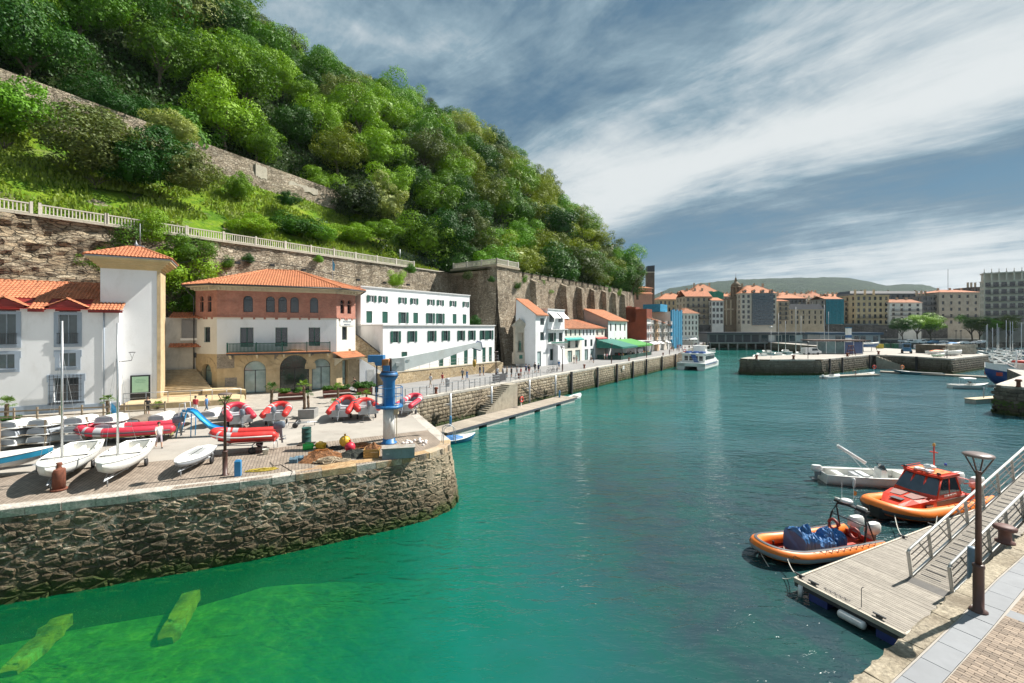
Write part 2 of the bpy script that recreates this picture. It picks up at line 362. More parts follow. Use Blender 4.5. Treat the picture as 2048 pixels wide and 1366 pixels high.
for(a,c,lab)in(((395,1160),(330,1278),'shorter sunken algae covered beam reaching out from the quay, nearer the headland tip'),((150,1205),(15,1345),'longer yellow green sunken beam by the left picture edge, under the water')):
 A=G(*a,-4.45);B=G(*c,-5.0);d=(B-A);L=d.length;m=MB();rg=[]
 for k in range(13):
  w=(.34+.10*noise.noise((k*.9,a[0],1)))*(.8 if k in(0,12)else 1);zz=.10*noise.noise((k*.9,3,a[0]))
  rg.append([(L*k/12,-w*1.1,-.4),(L*k/12,-w*1.02,zz),(L*k/12,w*.3,zz+.05),(L*k/12,w,zz+.02),(L*k/12,w*1.12,-.4)])
 m.loft(rg);o=one(m,'sunken_beam',BEAMM,lab,'beam',A,rot2(d));o.rotation_euler[1]=math.asin((A.z-B.z)/L)
# land
HL=[(-75.6,-7),(-21.2,18.15),(-12.7,21.65),(-8.6,23.9),(-6.5,25.15),(-5.2,26.1),(-4.3,27.2),(-4.0,28.2),(-4.15,29.4),(-8.4,38.8),(-11.2,45.5)]
PE=[(47.9,127),(98,222)]
PIER=[(131,238),(122,170),(100,140),(84,125),(60,112),(55.5,107),(57,104.2),(59.5,103.5),(73,103.8),(100,122),(103.3,118.8),(105.6,105.8),(131,121),(136,142),(134,240)]
land=HL+PE+[(100,238)]+PIER+[(700,262),(900,1400),(-700,1400),(-700,-7)]
CONC=mat('quay_concrete',(.37,.34,.30),.85,.14,.35,.25,12,dirt=(.24,.21,.18),da=.5)
ASPH=mat('promenade_paving',(.25,.245,.24),.85,.1,.4,.2,12,dirt=(.22,.21,.2),da=.5)
SIDE=rubble('quay_core_stone',[(.10,.085,.065),(.22,.18,.13),(.16,.14,.11),(.28,.22,.15)],(.12,.105,.085),1.6,1.8,.05,.7,tide=True)
gm=MB();gm.prism(land,-9,0,0,1);g1=gm.build('ground',[SIDE,CONC]);g1['kind']='structure'
PAVE=blocks('headland_brick_paving',(.24,.195,.155),(.31,.255,.205),(.11,.09,.075),.40,.16,.014,.85,.4,rz=-math.atan2(.42,.907)+math.pi/2,big=.2)
one_=MB().add([(-40,9.5,.004),(-21.2,18.15,.004),(-12.7,21.65,.004),(-8.6,23.9,.004),(-6.5,25.15,.004),(-5.0,26.4,.004),(-4.4,28.2,.004),(-5.6,32.5,.004),(-8.2,31.0,.004),(-12,29.0,.004),(-18,25.5,.004),(-24,22.9,.004),(-45,13.5,.004)],[tuple(range(13))]).build('brick_pavement',PAVE);one_['kind']='structure'
pd=V(59.1,81.5,0).normalized();pn=V(-pd.y,pd.x,0)
p0=V(-11.2,45.5,0);q=[p0,V(47.9,127,0),V(98,222,0),V(80,231,0),V(30,136,0),p0+pn*17]
MB().add([(v.x,v.y,.004)for v in q],[tuple(range(6))]).build('promenade',ASPH)['kind']='structure'
PLAZA=blocks('plaza_paving',(.34,.305,.265),(.39,.355,.305),(.26,.235,.20),.6,.3,.008,.85,.2,rz=.4)
MB().add([(-60,22,.004),(-30,30.5,.004),(-11.9,45.9,.004),(-25,58,.004),(-60,48,.004)],[tuple(range(5))]).build('plaza_pavement',PLAZA)['kind']='structure'
EQ=[(-1.4,4.31),(7.15,9.28),(11.3,11.7),(14.1,13.4),(18.5,15.9),(60,40)]
near=EQ+[(60,-40),(-60,-40),(-60,-20)]
g2=MB().prism([EQ[0],(-60,-20),(-60,-40),(60,-40)]+EQ[::-1][:-1],-9,-.02,0,1).build('near_quay_ground',[SIDE,CONC]);g2['kind']='structure'
def stone_mesh(seed,rough,name,m,n=3):
 r=random.Random(seed);mb=MB();vs=[]
 for j in range(n+1):
  for i in range(n+1):
   x=i/n-.5;z=j/n-.5;e=0 if i in(0,n)or j in(0,n)else 1
   cr=1 if(i in(0,n)and j in(0,n))else 0
   k=1-.10*cr*(1+rough)
   vs.append((x*k+r.uniform(-.04,.04)*rough,-(.38+.12*e+r.uniform(-.13,.13)*rough*e)if True else 0,z*k+r.uniform(-.05,.05)*rough))
 idx=lambda i,j:j*(n+1)+i
 fs=[(idx(i,j),idx(i+1,j),idx(i+1,j+1),idx(i,j+1))for j in range(n)for i in range(n)]
 ring=[idx(i,0)for i in range(n)]+[idx(n,j)for j in range(n)]+[idx(n-i,n)for i in range(n)]+[idx(0,n-j)for j in range(n)]
 b=len(vs);k=len(ring)
 for q in ring:vs.append((vs[q][0],.5,vs[q][2]))
 for a in range(k):fs.append((ring[(a+1)%k],ring[a],b+a,b+(a+1)%k))
 mb.add(vs,fs,0,False);return mb.mesh(name,m),(vs,fs)
def along(path,d):
 for a,b in zip(path,path[1:]):
  a=Vector((*a,0))if len(a)==2 else a;b=Vector((*b,0))if len(b)==2 else b
  L=(b-a).length
  if d<=L:return a+(b-a)*(d/L),(b-a).normalized()
  d-=L
 return b,(b-a).normalized()
def plen(path):return sum((Vector(b)-Vector(a)).length for a,b in zip(path,path[1:]))
def inview(p,m=60):
 if p.y<1:return False
 x=1024+F*p.x/p.y;y=655-F*(p.z-CH)/p.y;return-m<x<2048+m and-m<y<1366+m
def masonry(root,path,z0,z1,hr,wr,batter,vmesh,nparts,seed,gap=.03,depth=.3,name='stone',proud=.05,skip=None):
 r=random.Random(seed);L=plen(path);items=[];z=z1
 while z>z0:
  h=min(r.uniform(*hr),z-z0+.05);d=-r.uniform(0,wr[1])
  while d<L:
   w=r.uniform(*wr);c=d+w/2;d+=w
   if c<0 or c>L:continue
   p,t=along(path,c);nrm=Vector((t.y,-t.x,0));zc=z-h/2
   hh=h*r.uniform(.86,1.0)
   off=batter*(z1-zc)/(z1-z0)+proud*r.uniform(.3,1.5)
   pos=p+nrm*(off-depth*.4);pos.z=zc+r.uniform(-.02,.02)*h
   if skip and skip(pos,c):continue
   items.append((pos,rot2(t),(w-gap*r.uniform(.5,1.8),depth,hh-gap*r.uniform(.3,1.5)),r.randrange(len(vmesh)),r.choice((0,1))))
  z-=h
 vis=[i for i in items if inview(i[0])]
 vis.sort(key=lambda i:i[0].length_squared/(i[2][0]*i[2][2]))
 for k,(p,a,s,v,fl)in enumerate(vis[:nparts]):
  OB(name,vmesh[v][0],root,p,rot=(0,math.pi*fl,a),sc=(s[0],s[1],s[2]))
 rest=vis[nparts:]+[i for i in items if not inview(i[0])]
 if rest:
  mb=MB()
  for(p,a,s,v,fl)in rest:
   mb.M=Matrix.Translation(p)@Matrix.Rotation(a,4,'Z')@Matrix.Rotation(math.pi*fl,4,'Y')@Matrix.Diagonal((s[0],s[1],s[2],1))
   vs,fs=vmesh[v][1];mb.add(vs,fs)
  stuff(mb.build('stonework',vmesh[0][0].materials[0],root))
def stonemat(name,cols,crust,dirt,tide=True,bumps=1.,cr=.72,pale=None,fl=.2):
 b=NB(name);P=b.pos();r=b.n('ShaderNodeObjectInfo').outputs['Random']
 big=b.noise(P,.7,5,.65);f=b.math('ADD',b.math('MULTIPLY',r,.55),b.math('MULTIPLY',b.noise(P,2.4,5,.6),.6))
 c=b.ramp(f,[(.2+.7*i/(len(cols)-1),k)for i,k in enumerate(cols)])
 fine=b.noise(P,9,7,.72,.4);g=b.mr(fine,.3,.7,.45,1.6);c=b.mix(1.,c,b.n('ShaderNodeCombineColor',{0:g,1:g,2:g}).outputs[0],'MULTIPLY')
 c=b.mix(b.mr(b.math('ADD',b.math('MULTIPLY',b.noise(P,3.2,8,.75,.9),.7),b.math('MULTIPLY',big,.4)),.60,.70,0,cr),c,crust)
 c=b.mix(b.mr(b.noise(b.mp(P,(1,1,.5)),.55,6,.7,.6),.50,.64,0,.7),c,dirt)
 if pale:
  yy=b.n('ShaderNodeSeparateXYZ',{0:P}).outputs[0];c=b.mix(b.mr(b.math('ADD',yy,b.math('MULTIPLY',big,5.)),-6.,-1.5,0,.75),c,pale)
 if tide:
  z=b.n('ShaderNodeSeparateXYZ',{0:P}).outputs[2];z=b.math('ADD',z,b.math('MULTIPLY',b.math('SUBTRACT',b.noise(P,1.6,5),.5),1.3))
  c=b.mix(b.mr(z,-1.5,-2.7,0,.7),c,(.055,.042,.022));c=b.mix(b.mr(z,-3.0,-3.35,0,.9),c,(.035,.06,.012))
  c=b.mix(b.math('MULTIPLY',b.mr(z,-2.3,-2.9,0,1.),b.mr(b.noise(P,16,3),.62,.7,0,.8)),c,(.32,.24,.10))
 return b.out(c,.88,0,b.bump(b.math('ADD',fine,b.math('MULTIPLY',b.noise(P,3.,5,.7),1.2)),bumps,.07),.3)
ST1=stonemat('headland_stone',[(.09,.068,.045),(.21,.165,.11),(.13,.10,.068),(.36,.30,.21),(.18,.14,.10)],(.62,.56,.46),(.035,.027,.02),pale=(.36,.30,.21))
MORT=stonemat('lime_mortar',[(.17,.14,.105),(.38,.33,.26)],(.66,.61,.52),(.05,.04,.03),cr=.9,pale=(.30,.25,.17))
ST2=stonemat('promenade_stone',[(.26,.215,.155),(.40,.34,.25),(.32,.26,.18),(.48,.42,.33)],(.50,.46,.38),(.15,.12,.09),cr=.35)
MORT2=stonemat('quay_joint',[(.10,.085,.06),(.15,.13,.10)],(.3,.26,.2),(.05,.04,.03))
ST3=stonemat('far_pier_stone',[(.12,.105,.08),(.20,.175,.135),(.15,.13,.10),(.26,.22,.17)],(.34,.31,.26),(.06,.05,.04),cr=.35)
v2=[stone_mesh(i+30,.25,'promenade_stone',ST2)for i in range(6)]
v3=[stone_mesh(i+60,.25,'pier_stone',ST3)for i in range(4)]
def backing(path,z0,z1,batter,m,root,inset=.06):
 mb=MB();L=plen(path);n=max(6,int(L/.5));rows=8;vs=[]
 for j in range(rows+1):
  z=z1+(z0-z1)*j/rows
  for i in range(n+1):
   p,t=along(path,L*i/n);nr=Vector((t.y,-t.x,0));q=p+nr*(batter*j/rows-inset+.05*noise.noise((p.x*1.5,p.y*1.5,z*1.5)));vs.append((q.x,q.y,z))
 mb.add(vs,[(j*(n+1)+i,(j+1)*(n+1)+i,(j+1)*(n+1)+i+1,j*(n+1)+i+1)for j in range(rows)for i in range(n)],0,True)
 return mb.build('mortar',m,root)
COPG=stonemat('grey_coping',[(.38,.35,.31),(.49,.45,.40),(.43,.40,.35)],(.56,.52,.46),(.28,.25,.21),tide=False,bumps=.3,cr=.3)
COPO=stonemat('stained_coping',[(.34,.22,.11),(.44,.33,.2),(.42,.38,.32)],(.48,.43,.36),(.30,.15,.06),tide=False,bumps=.35,cr=.3)
def coping(root,path,wr,depth,h,seed,mats,over=.05,top=.0,name='coping_stone'):
 r=random.Random(seed);L=plen(path);d=0;k=0
 while d<L-.1:
  w=min(r.uniform(*wr),L-d)
  a,t=along(path,d+.001);b,t2=along(path,d+w-.001);tt=(b-a).normalized();nr=Vector((tt.y,-tt.x,0));c=(a+b)/2;d+=w
  if not inview(c,300):continue
  m=MB();w2=w/2-.012;ch=.03;yj=r.uniform(-.015,.015)
  sec=[(depth,0),(depth,h),(-over+ch+yj,h+r.uniform(-.006,.01)),(-over+yj,h-ch),(-over+yj,0)]
  m.loft([[(-w2,y,z)for y,z in sec],[(-.2*w2,y+r.uniform(-.01,.01),z)for y,z in sec],[(w2,y,z)for y,z in sec]])
  mm=mats(c)if callable(mats)else mats
  m.build(name,mm,root,(c.x,c.y,-h+top+.006),rot2(tt));k+=1
hw=T('headland_quay_wall','dark rough rubble stone wall of the near left quay, dropping into the green water','wall')
pf=HL[1:9];front=[(-30.3,14.1)]+pf
backing(front,-5.5,-.3,.80,MORT,hw,-.012)
def rubble_wall(root,path,z0,z1,batter,m,nparts,seed,su=.42,sz=.22):
 "irregular stones: each a cell of a jittered mosaic on the wall face, split, bevelled and bulged"
 r=random.Random(seed);L=plen(path);nu=int(L/su);nz=int((z1-z0)/sz);P=[]
 for j in range(-1,nz+1):
  for i in range(-1,nu+1):
   if r.random()<.30:continue
   P.append(((i+.5+(.5 if j%2 else 0)+r.uniform(-.42,.42))*su,z0+(j+.5+r.uniform(-.36,.36))*sz))
 k=su/sz;items=[]
 for a,(u,z)in enumerate(P):
  if not(0<u<L and z0<z<z1+.1):continue
  poly=[(u-1.2,z-.7),(u+1.2,z-.7),(u+1.2,z+.7),(u-1.2,z+.7)]
  nb=sorted((((p[0]-u))**2+((p[1]-z)*k)**2,p)for p in P if abs(p[0]-u)<2 and abs(p[1]-z)<1.1)[1:15]
  for _,(pu,pz)in nb:
   mu_,mz=(u+pu)/2,(z+pz)/2;nx,nz_=pu-u,(pz-z)*k*k;out=[]
   for q in range(len(poly)):
    A,B=poly[q],poly[(q+1)%len(poly)];da=(A[0]-mu_)*nx+(A[1]-mz)*nz_;db=(B[0]-mu_)*nx+(B[1]-mz)*nz_
    if da<=0:out.append(A)
    if(da<0)!=(db<0):t=da/(da-db);out.append((A[0]+(B[0]-A[0])*t,A[1]+(B[1]-A[1])*t))
   poly=out
   if len(poly)<3:break
  if len(poly)<3:continue
  cu=sum(p[0]for p in poly)/len(poly);cz=sum(p[1]for p in poly)/len(poly)
  if cz>z1-.04:continue
  pp_=[]
  for q in range(len(poly)):
   A,B=poly[q],poly[(q+1)%len(poly)];ln=math.hypot(A[0]-B[0],A[1]-B[1])
   if ln<.05:continue
   pp_.append(A)
   if ln>.22:pp_.append(((A[0]+B[0])/2+r.uniform(-.02,.02),(A[1]+B[1])/2+r.uniform(-.02,.02)))
  if len(pp_)<4:continue
  size=max(p[0]for p in pp_)-min(p[0]for p in pp_);g=1-min(.2,r.uniform(.008,.03)/max(.12,size*.5));n=len(pp_)
  pr=r.choice((-.02,.0,.01,.02,.04,.01));ring=[(cu+(p[0]-cu)*g+r.uniform(-.012,.012),min(z1-.01,cz+(p[1]-cz)*g+r.uniform(-.012,.012)))for p in pp_]
  vs=[(x-cu,.25,z_-cz)for x,z_ in ring]+[(x-cu,-pr+r.uniform(-.015,.015),z_-cz)for x,z_ in ring]+[((x-cu)*.72,-pr-.03+r.uniform(-.03,.025),(z_-cz)*.7)for x,z_ in ring]+[(r.uniform(-.03,.03),-pr-.035+r.uniform(-.035,.03),0)]
  fs=[(q,(q+1)%n,n+(q+1)%n,n+q)for q in range(n)]+[(n+q,n+(q+1)%n,2*n+(q+1)%n,2*n+q)for q in range(n)]+[(2*n+q,2*n+(q+1)%n,3*n)for q in range(n)]
  p,t=along(path,cu);nr=Vector((t.y,-t.x,0));pos=p+nr*(batter*(z1-cz)/(z1-z0)+.0);pos.z=cz;items.append((pos,rot2(t),vs,fs,size))
 vis=sorted([i_ for i_ in items if inview(i_[0])],key=lambda i_:i_[0].length_squared/i_[4])
 for(p,a,vs,fs,_)in vis[:nparts]:MB().add(vs,fs).build('stone',m,root,p,a)
 mb=MB();keep={id(v)for v in vis[:nparts]}
 for it in items:
  if id(it)in keep:continue
  mb.M=Matrix.Translation(it[0])@Matrix.Rotation(it[1],4,'Z');mb.add(it[2],it[3])
 stuff(mb.build('stonework',m,root))
rubble_wall(hw,front,-4.1,-.36,.62,ST1,300,3)
coping(hw,front,(1.0,1.75),.62,.36,5,lambda c:COPO if(c.x>-11.2 and rnd.random()<.75)else COPG)
side=[(-4.15,29.4),(-8.4,38.8),(-11.2,45.5)]
sw=T('headland_side_wall','long side wall of the left quay facing the harbour channel','wall')
backing(side,-5.5,-.3,.4,MORT2,sw);masonry(sw,side,-4.1,-.3,(.3,.45),(.5,1.0),.4,v2,60,4)
coping(sw,side,(1.2,1.9),.7,.3,6,COPG)
pw=T('promenade_quay_wall','long pale block stone quay wall running from the stairs to the ferry','wall')
pp=[tuple((p0+pd*t).xy)for t in(0,100.6)]
backing(pp,-5.5,-.3,.15,MORT2,pw)
masonry(pw,pp,-4.2,-.28,(.34,.52),(.5,1.15),.15,v2,300,8,gap=.03,proud=.04)
coping(pw,pp,(1.2,2.0),.8,.28,9,mat('promenade_coping',(.45,.42,.37),.8,.15,1,.2))
def on_prom(px,off=0.0):
 r_=(px-1024)/F;o=p0-pn*off;t=(r_*o.y-o.x)/(pd.x-r_*pd.y);return o+pd*t
fm=MB().box(-.19,-.16,-3.9,.19,.16,.05);fme=fm.mesh('fender_post',mat('tarred_timber',(.018,.018,.02),.7,.3,3,.3))
for i,px in enumerate((1143,1195,1234,1266,1293,1324,1351)):
 p=on_prom(px,.38);o=OB('fender_post',fme,None,p,rot2(pd));tag(o,('black timber fender post against the promenade wall, '+['nearest the small white boat','second after the white boat','third after the white boat','under the terrace lamp post','below the red wall','second from the ferry','beside the ferry berth'][i]),'fender','black timber fenders on the promenade wall')
pile=MB().tube([(0,0,-4.5),(0,0,.1)],.13,8).box(-.3,0,-1.2,.3,.5,-1.1);pme=pile.mesh('mooring_pile',GALV)
for i,px in enumerate((901,983,1059,1111)):
 p=on_prom(px,1.15);o=OB('mooring_pile',pme,None,p,rot2(pd));tag(o,'steel guide pile of the long pontoon, '+['beside the blue tender','in front of the quay stairs','below the hanging chain','nearest the small white boat'][i],'pile','steel piles holding the long pontoon')
fw=T('middle_pier_wall','weathered block wall of the round ended middle pier across the water','wall')
pr=PIER[4:13]
backing(pr,-5.5,-.3,.5,MORT2,fw);masonry(fw,pr,-4.2,-.35,(.4,.6),(.8,1.6),.5,v3,300,14,gap=.05,proud=.05)
coping(fw,pr,(2,3),1.,.35,15,COPG)
fq=T('mossy_pier_head','round stone pier head with bright green moss at the right picture edge','pier')
MB().prism([(80,69),(63.4,57.6),(63.8,55.8),(65.3,54.5),(68,54),(90,58),(90,80)],-9,0,0,1).build('core',[SIDE,CONC],fq)
path=[(80,69),(63.2,57.6),(63.6,55.6),(65.2,54.2),(68,53.8),(90,58)]
masonry(fq,path,-4.2,-.3,(.4,.55),(.7,1.3),.3,v3,120,17,gap=.03)
coping(fq,path,(1.5,2.2),.9,.3,18,COPG)
r=random.Random(5);m=MB()
for i in range(900):
 p,t=along(path,r.uniform(14,34));nr=Vector((t.y,-t.x,0));z=-1.9-abs(r.gauss(0,.45));q=p+nr*(.3*(-z)/4+.14);s=r.uniform(.05,.16)
 a=t*s;u=V(0,0,s)*.8+nr*r.uniform(0,.1);m.add([q+V(0,0,z)-a,q+V(0,0,z)+a-u*.3,q+V(0,0,z)+u+nr*.05],[(0,1,2)])
stuff(m.build('moss',mat('moss',(.10,.19,.02),.95,.3,3),fq))
nq=T('near_quay_wall','rough beige stone edge of the near quay at the lower right corner','wall')
ROUGH=stonemat('beige_quay_stone',[(.25,.21,.15),(.36,.31,.23),(.29,.25,.19)],(.44,.39,.31),(.14,.11,.075),tide=False,bumps=.6,cr=.4)
def coping_r(root,path,wr,y0,y1,z0,z1,m,name,seed,jit=.02):
 r=random.Random(seed);L=plen(path);d=0
 while d<L-.1:
  w=min(r.uniform(*wr),L-d);a,t=along(path,d+.001);b,t2=along(path,d+w-.001);tt=(b-a).normalized();c=(a+b)/2;d+=w
  if not inview(c,500):continue
  mb=MB();w2=w/2-.01;k=[]
  for i in range(5):
   x=-w2+2*w2*i/4
   k.append([(x,-y1,z0),(x,-y1,z1+r.uniform(-.004,.004)),(x,-(y0+y1)/2,z1+r.uniform(-jit,jit)*.3),(x,-y0-.05,z1+r.uniform(-jit,jit)*.3),(x,-y0+r.uniform(-jit,jit),z1-.05+r.uniform(-jit,jit)),(x,-y0+r.uniform(-jit,jit),z0)])
  mb.loft(k);mb.build(name,m,root,(c.x,c.y,0),rot2(tt))
coping_r(nq,EQ,(.7,1.3),-.06,.40,-.45,.0,ROUGH,'coping_stone',21,.05)
SLAB=mat('smooth_grey_granite',(.215,.225,.24),.7,.08,2,.12,60,rv=.06,dirt=(.26,.27,.28),da=.4)
coping_r(nq,EQ,(.95,1.05),.41,.96,-.2,.004,SLAB,'kerb_slab',22,.003)
PAV=mat('tan_paver',(.27,.21,.16),.85,.12,5,.35,70,rv=.28,dirt=(.21,.17,.14),da=.4,dist=.008)
qd=V(.864,.503,0);qn=V(.503,-.864,0)
pvm=[]
for i in range(4):
 r=random.Random(i+90);m=MB();a,b,h=.118,.0465,.05
 c=[(-a,-b),(a,-b),(a,b),(-a,b)];q=[(x+r.uniform(-.003,.003),y+r.uniform(-.003,.003))for x,y in c]
 m.add([(x,y,-h)for x,y in q]+[(x,y,-.006)for x,y in q]+[(x*.955,y*.9,r.uniform(-.002,.002))for x,y in q],[(0,1,5,4),(1,2,6,5),(2,3,7,6),(3,0,4,7),(4,5,9,8),(5,6,10,9),(6,7,11,10),(7,4,8,11),(8,9,10,11)])
 pvm.append(m)
pms=[m.mesh('paver',PAV)for m in pvm]
items=[]
o0=V(7.15,9.28,0)
for j in range(-10,130):
 for i in range(0,60):
  p=o0+qd*(j*.1)+qn*(.98+.122+.246*i+(.123 if j%2 else 0)-(.0 if True else 0))
  if(j*.1>6.0 and j*.1<6.45):continue
  if j%2 and i==0:
   h_=o0+qd*(j*.1)+qn*(.98+.06);h_.z=0
   if inview(h_,25):OB('paver',pms[j%4],g2,h_,rot=(0,0,rot2(qn)),sc=(.48,1,1))
  p.z=rnd.uniform(-.002,.003)
  if inview(p,25):items.append(p)
items.sort(key=lambda p:p.length)
aa=rot2(qn)
for k,p in enumerate(items[:300]):OB('paver',pms[k%4],g2,p,rot=(rnd.uniform(-.012,.012),rnd.uniform(-.008,.008),aa+rnd.uniform(-.012,.012)))
m=MB()
for k,p in enumerate(items[300:]):
 m.M=Matrix.Translation(p)@Matrix.Rotation(aa,4,'Z');m.add(pvm[k%4].v,pvm[k%4].f)
if items[300:]:stuff(m.build('paving',PAV,g2))
m=MB()
for i in range(12):
 a=o0+qd*6.02+qn*(.98+.6*i);b=a+qd*.44;m.M=None
 m.prism([tuple((a+qn*.01).xy),tuple((a+qn*.59).xy),tuple((b+qn*.59).xy),tuple((b+qn*.01).xy)],-.1,.002)
m.build('paving_band',SLAB,g2)
# hill
hd=V(.6,.8,0);hn=V(-.8,.6,0);h0=V(-51,44,0);RZ=19.2
TS=[-60,60,85,100,120,140,160,175,190,205,225];AS=[112,100,100,103,108,110,104,82,38,12,0]
def hill(s,t):
 s0=np.interp(t,[0,46,66],[22,20,2]);zb=np.interp(t,[0,46,66],[38.5,34,19]);A=np.interp(t,TS,AS)
 if s<s0:return(zb if t>66 else RZ+(zb-RZ)*max(0,s)/max(s0,.1)-1.2*math.sin(math.pi*min(1,max(0,s)/max(s0,.1))))
 return zb+A*(1-math.exp(-(s-s0)/62))
def hp(s,t,z=None):p=h0+hd*t+hn*s;p.z=hill(s,t)if z is None else z;return p
def smin(t):return max(-11,.391*t-65.4)
def hillmat():
 b=NB('grassy_slope');P=b.pos();n=b.noise(P,.16,6,.65,.4);n2=b.noise(P,1.4,5,.7)
 g=b.ramp(b.math('ADD',b.math('MULTIPLY',n,.6),b.math('MULTIPLY',n2,.4)),[(.32,(.03,.08,.008)),(.45,(.08,.17,.014)),(.56,(.17,.26,.02)),(.68,(.25,.28,.04))])
 rk=b.noise(b.mp(P,(.12,.12,.5)),1.1,7,.7,.5);rc=b.ramp(b.noise(b.mp(P,(.3,.3,1.5)),1.5,7,.7),[(.3,(.10,.085,.06)),(.55,(.26,.22,.16)),(.75,(.38,.33,.25))])
 zz=b.n('ShaderNodeSeparateXYZ',{0:P}).outputs[2]
 k=b.math('MULTIPLY',b.mr(rk,.55,.60,0,1),b.mr(zz,29,24,.25,1.))
 sx=b.n('ShaderNodeSeparateXYZ',{0:P});xx=b.math('ADD',sx.outputs[0],51.);yy=b.math('SUBTRACT',sx.outputs[1],44.)
 s_=b.math('ADD',b.math('MULTIPLY',xx,-.8),b.math('MULTIPLY',yy,.6));t_=b.math('ADD',b.math('MULTIPLY',xx,.6),b.math('MULTIPLY',yy,.8))
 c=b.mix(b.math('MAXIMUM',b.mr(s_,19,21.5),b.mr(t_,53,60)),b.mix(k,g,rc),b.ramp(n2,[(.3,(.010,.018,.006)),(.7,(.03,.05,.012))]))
 return b.out(c,.95,0,b.bump(b.math('ADD',b.math('MULTIPLY',n2,.6),b.noise(P,5,4,.7)),.8,.25),.1)
m=MB();ss=[-11,-8,-4,-.6]+[i*1.5 for i in range(0,26)]+[40+i*5 for i in range(0,36)];tt=[-70+i*3 for i in range(0,88)]
vs=[]
for s in ss:
 for t in tt:
  s_=max(s,smin(t))if t>60 else max(s,.7)
  p=hp(s_,t);q=1.1*noise.noise((p.x*.12,p.y*.12,s*.1))if s>1 else 0;q+=.5*noise.noise((p.x*.5,p.y*.5,0))if s>1 else 0
  if t<=60 and s<.8:p.z=RZ-.1
  vs.append((p.x,p.y,p.z+q-.1))
nt_=len(tt)
m.add(vs,[(j*nt_+i,j*nt_+i+1,(j+1)*nt_+i+1,(j+1)*nt_+i)for j in range(len(ss)-1)for i in range(nt_-1)],0,True)
HM=hillmat();m.build('hillside',HM)['kind']='structure'
WALLM=rubble('old_rampart_stone',[(.27,.22,.16),(.45,.38,.28),(.35,.29,.22),(.51,.45,.35),(.31,.25,.18)],(.20,.165,.12),1.9,2.1,.06,1.0,dirt=(.10,.08,.055),ivy=.0,dist=.12,layer=.5)
CLIFF=rubble('layered_rock',[(.22,.175,.12),(.38,.30,.20),(.30,.25,.18),(.46,.39,.28)],(.13,.11,.08),.9,3.6,.05,1.0,dirt=(.11,.09,.06),ivy=.02,dist=.25,layer=1.4)
def wallsheet(root,name,m,f,n,rows,amp,fr=.5,th=1.0):
 "f(u, v) -> point on the face, inland direction; gives a thick wall with an uneven face"
 mb=MB();vs=[]
 for j in range(rows+1):
  for i in range(n+1):
   p,inl=f(i/n,j/rows);a=amp(i/n)if callable(amp)else amp
   e=0 if j==rows else 1
   q=p-inl*(a*e*(.6*noise.noise((p.x*fr*.4,p.y*fr*.4,p.z*fr))+.4*noise.noise((p.x*fr*1.7,p.y*fr*1.7,p.z*fr*3))));vs.append(tuple(q))
 for i in range(n+1):
  p,inl=f(i/n,1);vs.append(tuple(p+inl*th))
 for i in range(n+1):
  p,inl=f(i/n,0);vs.append(tuple(p+inl*th))
 w=n+1
 fs=[(j*w+i,j*w+i+1,(j+1)*w+i+1,(j+1)*w+i)for j in range(rows+2)for i in range(n)]
 mb.add(vs,fs,0,False);return mb.build(name,m,root)
lw=T('rampart_wall','high rough stone retaining wall behind the white harbour buildings, topped by a pale railing','wall')
def flw(ta,tb,zt=RZ,bt=1.6):
 def f(u,v):t=ta+(tb-ta)*u;p=h0+hd*t-hn*(bt*(1-v));p.z=-.5+(zt+.5)*v;return p,hn
 return f
wallsheet(lw,'rock_face',CLIFF,flw(-40,18),120,40,lambda u:1.5*max(0,1-max(0,u-.75)*3.2))
wallsheet(lw,'masonry_face',WALLM,flw(17.9,66.5),90,30,.35)
cap=MB();
for i in range(60):
 a=h0+hd*(-40+i*1.7)-hn*.28;b=a+hd*1.68;cap.prism([tuple(a.xy),tuple(b.xy),tuple((b+hn*1.2).xy),tuple((a+hn*1.2).xy)],RZ-.15,RZ+.08)
stuff(cap.build('coping',mat('pale_coping',(.46,.42,.34),.8,.15,1,.3),lw))
uw=T('upper_rampart_wall','old stone wall climbing across the grassy slope below the wood','wall')
def fuw(u,v):t=-40+92*u;p=h0+hd*t+hn*18.5;zt=np.interp(t,[-40,0,26,49,52],[43,40.6,38.3,36.4,34.5]);zb=hill(18.5,t)-3.5;p.z=zb+(zt-zb)*v;return p-hn*(.8*(1-v)),hn
wallsheet(uw,'masonry_face',WALLM,fuw,110,12,.3)
PL=mat('pale_plaster_patch',(.50,.45,.36),.9,.15,2,.5,dirt=(.3,.25,.18),da=.5)
for(ta,tb,za,zb)in((31.5,33.5,35,37.4),(37.5,43.4,34.6,36.0)):
 a=h0+hd*ta+hn*18.25;m=MB();m.M=Matrix.Translation(a)@Matrix.Rotation(rot2(hd),4,'Z');L=tb-ta;N_=12;lo_=[(L*i/N_,za-.25*i/N_+rnd.uniform(-.15,.3))for i in range(N_+1)];up_=[(L*i/N_,zb-.25*i/N_+rnd.uniform(-.3,.1))for i in range(N_+1)][::-1];P_=lo_+up_;n_=len(P_);m.add([(x,-.06,z)for x,z in P_]+[(x,.6,z)for x,z in P_],[(i,i+1,n_-2-i,n_-1-i)for i in range(N_)]+[(i,(i+1)%n_,n_+(i+1)%n_,n_+i)for i in range(n_)]);m.build('plaster_patch',PL,uw)
cw=T('crenellated_wall','long battlemented town wall with buttresses above the harbour houses','wall')
c0=h0+hd*67-hn*11.4;CL=62.
def fcw(u,v):p=c0+hd*(CL*u)-hn*(.7*(1-v));p.z=-1+(18.5+1)*v;return p,hn
wallsheet(cw,'masonry_face',WALLM,fcw,110,24,.25)
mer=MB();mer.M=Matrix.Translation(c0)@Matrix.Rotation(rot2(hd),4,'Z')
